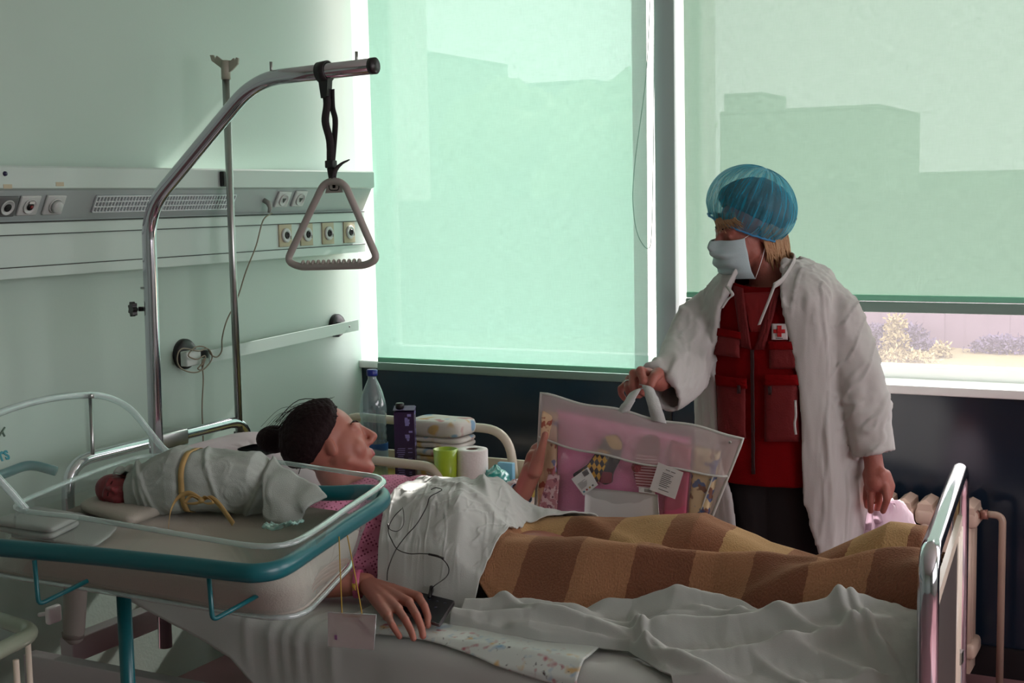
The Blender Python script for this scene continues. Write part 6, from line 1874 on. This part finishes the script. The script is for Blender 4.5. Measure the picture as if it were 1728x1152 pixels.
for i in range(n):
    t = i / (n - 1)
    ph = -0.30 + t * (math.pi / 2 + .30)
    for j in range(m):
        th = 2 * math.pi * j / m
        pleat = (math.sin(th * 29) * .5 + math.sin(th * 17 + 1) * .5)
        gr = math.exp(-(t / .10) ** 2)
        r = math.cos(max(ph, -.30)) * 1.0
        bx_ = (.137 + .006 * fbm(np.array([math.cos(th) * 2, math.sin(th) * 2, ph * 2.]), 5)) * r; by_ = .112 * r
        shrink = 1 - .13 * gr
        back = .012 * math.cos(th) * math.sin(max(0, ph * 1.3)) 
        k = 1 + .020 * pleat * (1 - t) + .012 * pleat * gr
        P[i, j] = cen + e1 * (math.cos(th) * bx_ * shrink * k + back - .004) + e2 * (math.sin(th) * by_ * shrink * k) + e3 * (math.sin(ph) * .142 * (1 + .01 * pleat) + .026)
        uv[i, j] = (abs(j / m * 2 - 1) * 2, t)
obj('hair_net', MB().grid(P, cv=True, uv=uv), net_mat(), st_)
obj('net_elastic', MB().tube(P[0][::2], .0030, 8, closed=True), mat('net_elastic', '#3a7fae', .7), st_)
# face mask
n, m = 46, 60
P = np.zeros((n, m, 3))
for i in range(n):
    v = i / (n - 1)
    for j in range(m):
        u = j / (m - 1) * 2 - 1; th = u * 1.30
        z = (-.010 + .012 * math.cos(u * 2.2)) * (1 - v) + (-.112 - .004 * math.cos(u * 2)) * v
        z = z + (.018 * (u * u)) * (v - .5) * -1.6
        ry_ = np.interp(v, [0, .2, .5, .8, 1], [.094, .102, .102, .088, .066]); rx_ = .069 + .004 * math.sin(math.pi * v)
        nose = .016 * math.exp(-(u / .16) ** 2) * math.exp(-((v - .12) / .22) ** 2)
        ple = .0042 * math.sin(v * 24) * (1 - u * u) * sstep(v, .1, .25) * (1 - sstep(v, .75, .9)) + .003 * math.sin(v * 9 + u * 5)
        P[i, j] = Tn((rx_ * math.sin(th) * 1.0, .016 + (ry_ + ple) * math.cos(th) ** .8 + nose, z))
msk = modded(MB().grid(P).mesh('m'), [('SOLIDIFY', dict(thickness=.0022))])
obj('face_mask', msk, mat('mask_fabric', '#a9bcc0', .8, bump=.1, bscale=300), st_)
for q, (v0, e_) in enumerate(((0, (.075, -.004, .020)), (n - 1, (.074, -.012, -.030)))):
    for side, jj in ((1, m - 1), (-1, 0)):
        a = P[v0 if q == 0 else n - 1, jj]
        obj('ear_loop', MB().tube(spline([a, (a + Tn((side * e_[0], e_[1], e_[2]))) / 2 + Rn @ np.array([side * .004, 0, 0]), Tn((side * e_[0], e_[1], e_[2]))], 5), .0011, 6), M['white_paint'], st_)
for a_, b_ in ((N(1048, 641), None),): pass
rgp = (MC[2] + h(1059, 655, 3.355)) / 2
dr = h(1059, 655, 3.355) - MC[2]
obj('ring', MB().lathe([(.0118, -.0015), (.0130, -.0015), (.0130, .0015), (.0118, .0015), (.0118, -.0015)], rgp, 24, axis=dr / np.linalg.norm(dr)), M['steel'], st_)

# ------------------------------------------------------------------ gift pouch held over the bed
PY = 3.30
pq = lambda px, py, dy=0.0: at(px, py, Y=PY + dy)
TL, TR, BR, BL = pq(913, 665), pq(1254, 738), pq(1196, 885), pq(903, 872)
def pouch(u, v, side):
    p = (TL * (1 - u) + TR * u) * (1 - v) + (BL * (1 - u) + BR * u) * v
    e = (max(0, math.sin(math.pi * min(max(u, 0), 1))) ** .45) * (max(0, math.sin(math.pi * (min(v, 1) * .96 + .0))) ** .5)
    w = .004 * math.sin(u * 17 + 1) * (1 - v)
    return p + np.array([0, side * .050 * e, w - .010 * math.sin(math.pi * u) * (1 - v) * 0])
bag = thing('gift_pouch', 'clear and frosted plastic pouch of pink baby things held up above the blanket', 'pouch', (BL + BR) / 2)
M['frost'] = film('frosted_plastic', '#e3d3d3', .40, .35, .8)
M['clearfilm'] = film('clear_pouch_film', '#d8ccd0', .08, .06, 1.2)
M['piping'] = mat('white_piping', '#bfc0bb', .5)
SV = lambda u: .345 + .085 * u
def sheetm(v0, v1, side):
    G = np.zeros((30, 60, 3))
    for i in range(30):
        for j in range(60):
            u = j / 59; v = v0(u) + (v1(u) - v0(u)) * i / 29; G[i, j] = pouch(u, v, side)
    G[..., 1] += .003 * fbm(G * 22, 401)
    return MB().grid(G)
obj('frosted_band', sheetm(lambda u: 0, SV, -1), M['frost'], bag)
obj('clear_window', sheetm(SV, lambda u: 1, -1), M['clearfilm'], bag)
obj('back_sheet', sheetm(lambda u: 0, lambda u: 1, 1), film('pouch_back', '#d9c9cc', .35, .4, .6), bag)
per = [pouch(u, 0, 0) for u in np.linspace(0, 1, 30)] + [pouch(1, v, 0) for v in np.linspace(0, 1, 14)[1:]] + [pouch(u, 1, 0) for u in np.linspace(1, 0, 30)[1:]] + [pouch(0, v, 0) for v in np.linspace(1, 0, 14)[1:-1]]
obj('piping', MB().tube(per, .0042, 8, closed=True), M['piping'], bag)
obj('seam', MB().tube([pouch(u, SV(u), -1) for u in np.linspace(0, 1, 40)], .0032, 8), M['piping'], bag)
obj('side_seam', MB().tube([pouch(.94, v, -1) for v in np.linspace(.42, 1, 20)], .0022, 8), M['piping'], bag)
obj('handle', ribbon(MB(), spline([pq(1050, 697, -.01), pq(1062, 676, .01), pq(1074, 658, .06), pq(1086, 655, .08)], 6), (1, 0, .35), [.042] * 6 + [.034] * 6 + [.022] * 7, .002), mat('nonwoven_strap', '#b9b8b8', .8, bump=.2, bscale=200), bag)
obj('handle', ribbon(MB(), spline([pq(1112, 712, -.01), pq(1106, 690, .0), pq(1098, 665, .04), pq(1092, 652, .07), pq(1086, 650, .08)], 6), (1, 0, -.15), [.042] * 6 + [.040] * 6 + [.034] * 6 + [.026] * 7, .002), mat('nonwoven_strap2', '#b9b8b8', .8, bump=.2, bscale=200), bag)
for px, py in ((1232, 746),): obj('snap', MB().lathe([(0, 0), (.004, 0), (.003, .003), (0, .003)], pq(px, py, -.02), 12, axis=(0, -1, 0)), M['steel'], bag)
# contents
def slab_px(name, pts, dy, th, m_, label, cat, bev=.004, seed=1, amp=.003, nn=26, group=None):
    G = np.zeros((2, nn, nn, 3)); a, b, c, d = [np.array(q, float) for q in pts]
    for i in range(nn):
        v = i / (nn - 1)
        for j in range(nn):
            u = j / (nn - 1); q = (a * (1 - u) + b * u) * (1 - v) + (d * (1 - u) + c * u) * v
            e = (1 - (2 * u - 1) ** 8) ** .5 * (1 - (2 * v - 1) ** 8) ** .5 if th > .004 else 1
            p0 = pq(q[0], q[1], dy)
            n_ = amp * float(fbm(p0 * 26, seed))
            G[0, i, j] = p0 + [0, -th / 2 * e + n_, 0]; G[1, i, j] = p0 + [0, th / 2 * e + n_ + (1e-4 if e < .01 else 0), 0]
    g_ = MB(); g_.grid(G[0]); g_.grid(G[1][:, ::-1])
    N0 = nn * nn
    ring_ = [(0, j) for j in range(nn)] + [(i, nn - 1) for i in range(1, nn)] + [(nn - 1, j) for j in range(nn - 2, -1, -1)] + [(i, 0) for i in range(nn - 2, 0, -1)]
    A_ = [i * nn + j for i, j in ring_]; B_ = [N0 + i * nn + (nn - 1 - j) for i, j in ring_]
    for k in range(len(A_)):
        l = (k + 1) % len(A_); g_.f.append((A_[k], B_[k], B_[l], A_[l])); g_.mi.append(0); g_.sm.append(th > .004)
    return solo(name, g_, m_, label, cat, group)
def printed(name, base, cols, sc=30):
    m_ = mat(name, base, .8); nt = m_.node_tree; b = nt.nodes['Principled BSDF']; tc = nt.nodes.new('ShaderNodeTexCoord'); prev = None
    for k, (col, th) in enumerate(cols):
        n_ = nt.nodes.new('ShaderNodeTexNoise'); n_.noise_dimensions = '4D'; n_.inputs['W'].default_value = k * 5.1; n_.inputs['Scale'].default_value = sc; n_.inputs['Detail'].default_value = 2
        nt.links.new(tc.outputs['Object'], n_.inputs['Vector'])
        g_ = nt.nodes.new('ShaderNodeMapRange'); g_.inputs['From Min'].default_value = th; g_.inputs['From Max'].default_value = th + .03; nt.links.new(n_.outputs['Fac'], g_.inputs['Value'])
        q = nt.nodes.new('ShaderNodeMix'); q.data_type = 'RGBA'; nt.links.new(g_.outputs[0], q.inputs[0])
        if prev is None: q.inputs[6].default_value = (*lin(base), 1)
        else: nt.links.new(prev, q.inputs[6])
        q.inputs[7].default_value = (*lin(col), 1); prev = q.outputs[2]
    nt.links.new(prev, b.inputs['Base Color']); return m_
slab_px('pink_towel', [(940, 690), (1168, 738), (1160, 878), (938, 866)], .0, .040, mat('pink_towelling', '#f08abc', .9, bump=.3, bscale=300, sheen=.3), 'bright pink folded towel filling the middle of the plastic pouch', 'towel', seed=3)
slab_px('rose_cloth', [(1132, 742), (1168, 752), (1158, 876), (1118, 874)], -.024, .012, mat('rose_cloth', '#cc6082', .9), 'deep rose cloth strip at the right side of the pink towel', 'cloth', seed=4)
pb = printed('cartoonless_print', '#e0bf9c', [('#a85c4a', .56), ('#7c86a8', .60), ('#c9b6bd', .62)], 34)
slab_px('printed_cloth', [(916, 690), (942, 696), (938, 868), (908, 862)], -.008, .030, pb, 'beige printed cloth roll at the left end of the pouch', 'cloth', seed=5)
slab_px('printed_cloth', [(1172, 750), (1218, 762), (1196, 872), (1162, 876)], -.004, .034, printed('beige_print', '#dcc69e', [('#4d6494', .57), ('#7d4d3a', .58)], 28), 'beige and blue printed cloth at the right end of the pouch', 'cloth', seed=6)
slab_px('pink_print_cloth', [(925, 800), (945, 800), (940, 872), (905, 868)], -.034, .008, printed('pink_print', '#b97f86', [('#d8b9bd', .5), ('#8d5a68', .6)], 60), 'pinkish printed cloth peeking out at the lower left of the pouch', 'cloth', seed=8)
# socks
def poly_px(name, poly, dy, th, m_, label, cat, parts=(), group=None):
    root = thing(name, label, cat, pq(*poly[0], dy))
    def pl(pp, d, t_):
        k_ = fillet([np.array([a, b, 0.]) for a, b in pp], 4, 3, closed=True)
        A_ = np.array([pq(q[0], q[1], d) for q in k_]); n_ = len(A_)
        return MB().add(np.concatenate([A_, A_ + [0, t_, 0]]), [tuple(range(n_)), tuple(range(2 * n_ - 1, n_ - 1, -1))] + [(i, n_ + i, n_ + (i + 1) % n_, (i + 1) % n_) for i in range(n_)], 0, False)
    obj('fabric', pl(poly, dy, th), m_, root)
    for nm, pp, mm in parts: obj(nm, pl(pp, dy - .0016, .0016), mm, root)
    return root
def argyle():
    m_ = mat('argyle_knit', '#1d1424', .9); nt = m_.node_tree; b = nt.nodes['Principled BSDF']; tc = nt.nodes.new('ShaderNodeTexCoord')
    mp = nt.nodes.new('ShaderNodeMapping'); mp.inputs['Rotation'].default_value = (0, math.radians(40), 0); mp.inputs['Scale'].default_value = (95, 0.001, 60)
    ck = nt.nodes.new('ShaderNodeTexChecker'); ck.inputs['Scale'].default_value = 1; ck.inputs[1].default_value = (*lin('#f0b83c'), 1); ck.inputs[2].default_value = (*lin('#2a1626'), 1)
    nt.links.new(tc.outputs['Object'], mp.inputs[0]); nt.links.new(mp.outputs[0], ck.inputs[0]); nt.links.new(ck.outputs[0], b.inputs['Base Color']); return m_
def stripes():
    m_ = mat('striped_knit', '#9c2038', .9); nt = m_.node_tree; b = nt.nodes['Principled BSDF']; tc = nt.nodes.new('ShaderNodeTexCoord')
    w = nt.nodes.new('ShaderNodeTexWave'); w.bands_direction = 'Z'; w.inputs['Scale'].default_value = 42; w.inputs['Distortion'].default_value = .3
    r = nt.nodes.new('ShaderNodeValToRGB'); r.color_ramp.interpolation = 'CONSTANT'; r.color_ramp.elements[0].color = (*lin('#9c1f3c'), 1); r.color_ramp.elements[1].position = .5; r.color_ramp.elements[1].color = (*lin('#f0c4d0'), 1)
    nt.links.new(tc.outputs['Object'], w.inputs['Vector']); nt.links.new(w.outputs['Fac'], r.inputs[0]); nt.links.new(r.outputs[0], b.inputs['Base Color']); return m_
dk = mat('dark_knit', '#251420', .9); yl = mat('yellow_knit', '#e6bc50', .9); cr = mat('crimson_knit', '#8f1c3c', .9)
poly_px('sock', [(1013, 752), (1022, 735), (1040, 733), (1050, 748), (1046, 775), (1034, 798), (1032, 815), (1020, 818), (1011, 812), (990, 806), (970, 808), (966, 800), (992, 783)], -.030, .006, dk, 'dark argyle child sock with a yellow cuff inside the pouch', 'sock',
        (('argyle_panel', [(1012, 757), (1030, 762), (1022, 785), (1010, 814), (970, 806), (992, 785)], argyle()), ('cuff', [(1020, 736), (1040, 734), (1050, 748), (1048, 760), (1030, 756)], yl), ('heel', [(1012, 795), (1033, 797), (1032, 815), (1013, 815)], cr)))
poly_px('sock', [(1082, 738), (1098, 732), (1113, 740), (1112, 765), (1108, 800), (1100, 824), (1076, 822), (1069, 800), (1072, 772)], -.028, .006, mat('wine_knit', '#8c2846', .9), 'crimson and white striped child sock with a red pompom', 'sock',
        (('striped_panel', [(1074, 766), (1109, 770), (1107, 800), (1100, 823), (1074, 821), (1070, 795)], stripes()),))
solo('pompom', MB().ball(pq(1074, 788, -.036), (.0135, .011, .0145)), mat('pompom_yarn', '#9c1430', .95, bump=.8, bscale=300), 'round red pompom on the striped child sock', 'pompom')
paper = mat('paper_white', '#dcd8d8', .8)
slab_px('envelope', [(988, 822), (1110, 834), (1113, 884), (986, 880)], -.040, .003, paper, 'plain white envelope at the bottom of the pouch', 'envelope', amp=.001, nn=12)
def tagcard(name, pts, dy, label, lines):
    r = thing(name, label, 'tag', pq(*pts[3], dy))
    A_ = np.array([pq(*q, dy) for q in pts])
    obj('card', MB().add(np.concatenate([A_, A_ + [0, .0012, 0]]), [(0, 1, 2, 3), (7, 6, 5, 4), (0, 4, 5, 1), (1, 5, 6, 2), (2, 6, 7, 3), (3, 7, 4, 0)], 0, False), paper, r)
    inks = {}
    for (u0, u1, v0, v1, ink) in lines:
        f = lambda u, v: (A_[0] * (1 - u) + A_[1] * u) * (1 - v) + (A_[3] * (1 - u) + A_[2] * u) * v + np.array([0, -.0006, 0])
        inks.setdefault(ink, MB()).add(np.array([f(u0, v0), f(u1, v0), f(u1, v1), f(u0, v1)]), [(0, 1, 2, 3)], 0, False)
    for ink, g_ in inks.items(): obj({'k': 'print', 't': 'teal_dots', 'r': 'red_dots', 'y': 'yellow_dots'}[ink], g_, {'k': mat('ink_grey', '#5e585c', .7), 't': mat('ink_teal', '#3a7f92', .7), 'r': mat('ink_red', '#a04048', .7), 'y': mat('ink_yellow', '#b08a3a', .7)}[ink], r)
rg = np.random.RandomState(2)
L1 = [(.62 + .30 * k / 14, .62 + .30 * k / 14 + (.012 if k % 3 else .02), .04, .30, 'k') for k in range(14)]
L1 += [(.1, .1 + rg.uniform(.3, .7), .38 + .05 * k, .395 + .05 * k, 'k') for k in range(7)] + [(.10 + .2 * k, .20 + .2 * k, .82, .90, 'tryk'[k]) for k in range(4)]
tagcard('price_tag', [(964, 808), (992, 788), (1009, 818), (985, 836)], -.052, 'white price tag with a barcode, lying over the argyle sock', L1)
L2 = [(.35, .52, .12, .145, 'k'), (.56, .74, .12, .145, 'k')] + [(.28, .28 + rg.uniform(.28, .5), .26 + .065 * k, .285 + .065 * k, 'k') for k in range(8)] + [(.3, .7, .84, .86, 'k')]
tagcard('instruction_tag', [(1111, 780), (1153, 797), (1139, 842), (1096, 826)], -.052, 'larger white tag with lines of small print at the right of the pouch', L2)
tagcard('small_tag', [(1078, 821), (1106, 825), (1105, 834), (1078, 830)], -.047, 'small white tag with a short barcode under the striped sock', [(.35 + .04 * k, .365 + .04 * k, .2, .8, 'k') for k in range(12)])

# carrier bag in the other hand
cb2 = thing('carrier_bag', 'sunlit white plastic carrier bag hanging from the lowered hand beside the radiator', 'bag', (N(1500, 900)[0], 3.93, .40))
P = []
cc = N(1500, 925, .06)
for j in range(30):
    b = -math.pi / 2 + math.pi * (j + .5) / 30
    P.append([(math.cos(2 * math.pi * i / 44) * math.cos(b), math.sin(2 * math.pi * i / 44) * math.cos(b), math.sin(b)) for i in range(44)])
P = np.array(P); f_ = 1 + .14 * fbm(P * 2.0, 501) + .16 * np.abs(fbm(P * 5, 502)) - .06
P = P * f_[..., None] * np.array((.085, .085, .155)) + cc
bb = MB().grid(P, cv=True)
obj('bag_body', bb, translucent('white_bag_film', '#dccdd6', .6), cb2)
hl = MB()
ribbon(hl, spline([N(1478, 862, -.03), N(1482, 878, -.01), N(1490, 900, .02)], 6), (1, .1, 0), .026, .0015)
ribbon(hl, spline([N(1470, 860, -.04), N(1466, 880, -.02), N(1464, 905, .02)], 6), (1, .1, 0), .018, .0015)
ribbon(hl, spline([N(1486, 862, -.02), N(1500, 845, .04), N(1512, 862, .06), N(1520, 890, .08)], 6), (.7, -.5, .2), .024, .0015)
obj('bag_handles', hl, translucent('white_bag_film2', '#dccdd6', .6), cb2)
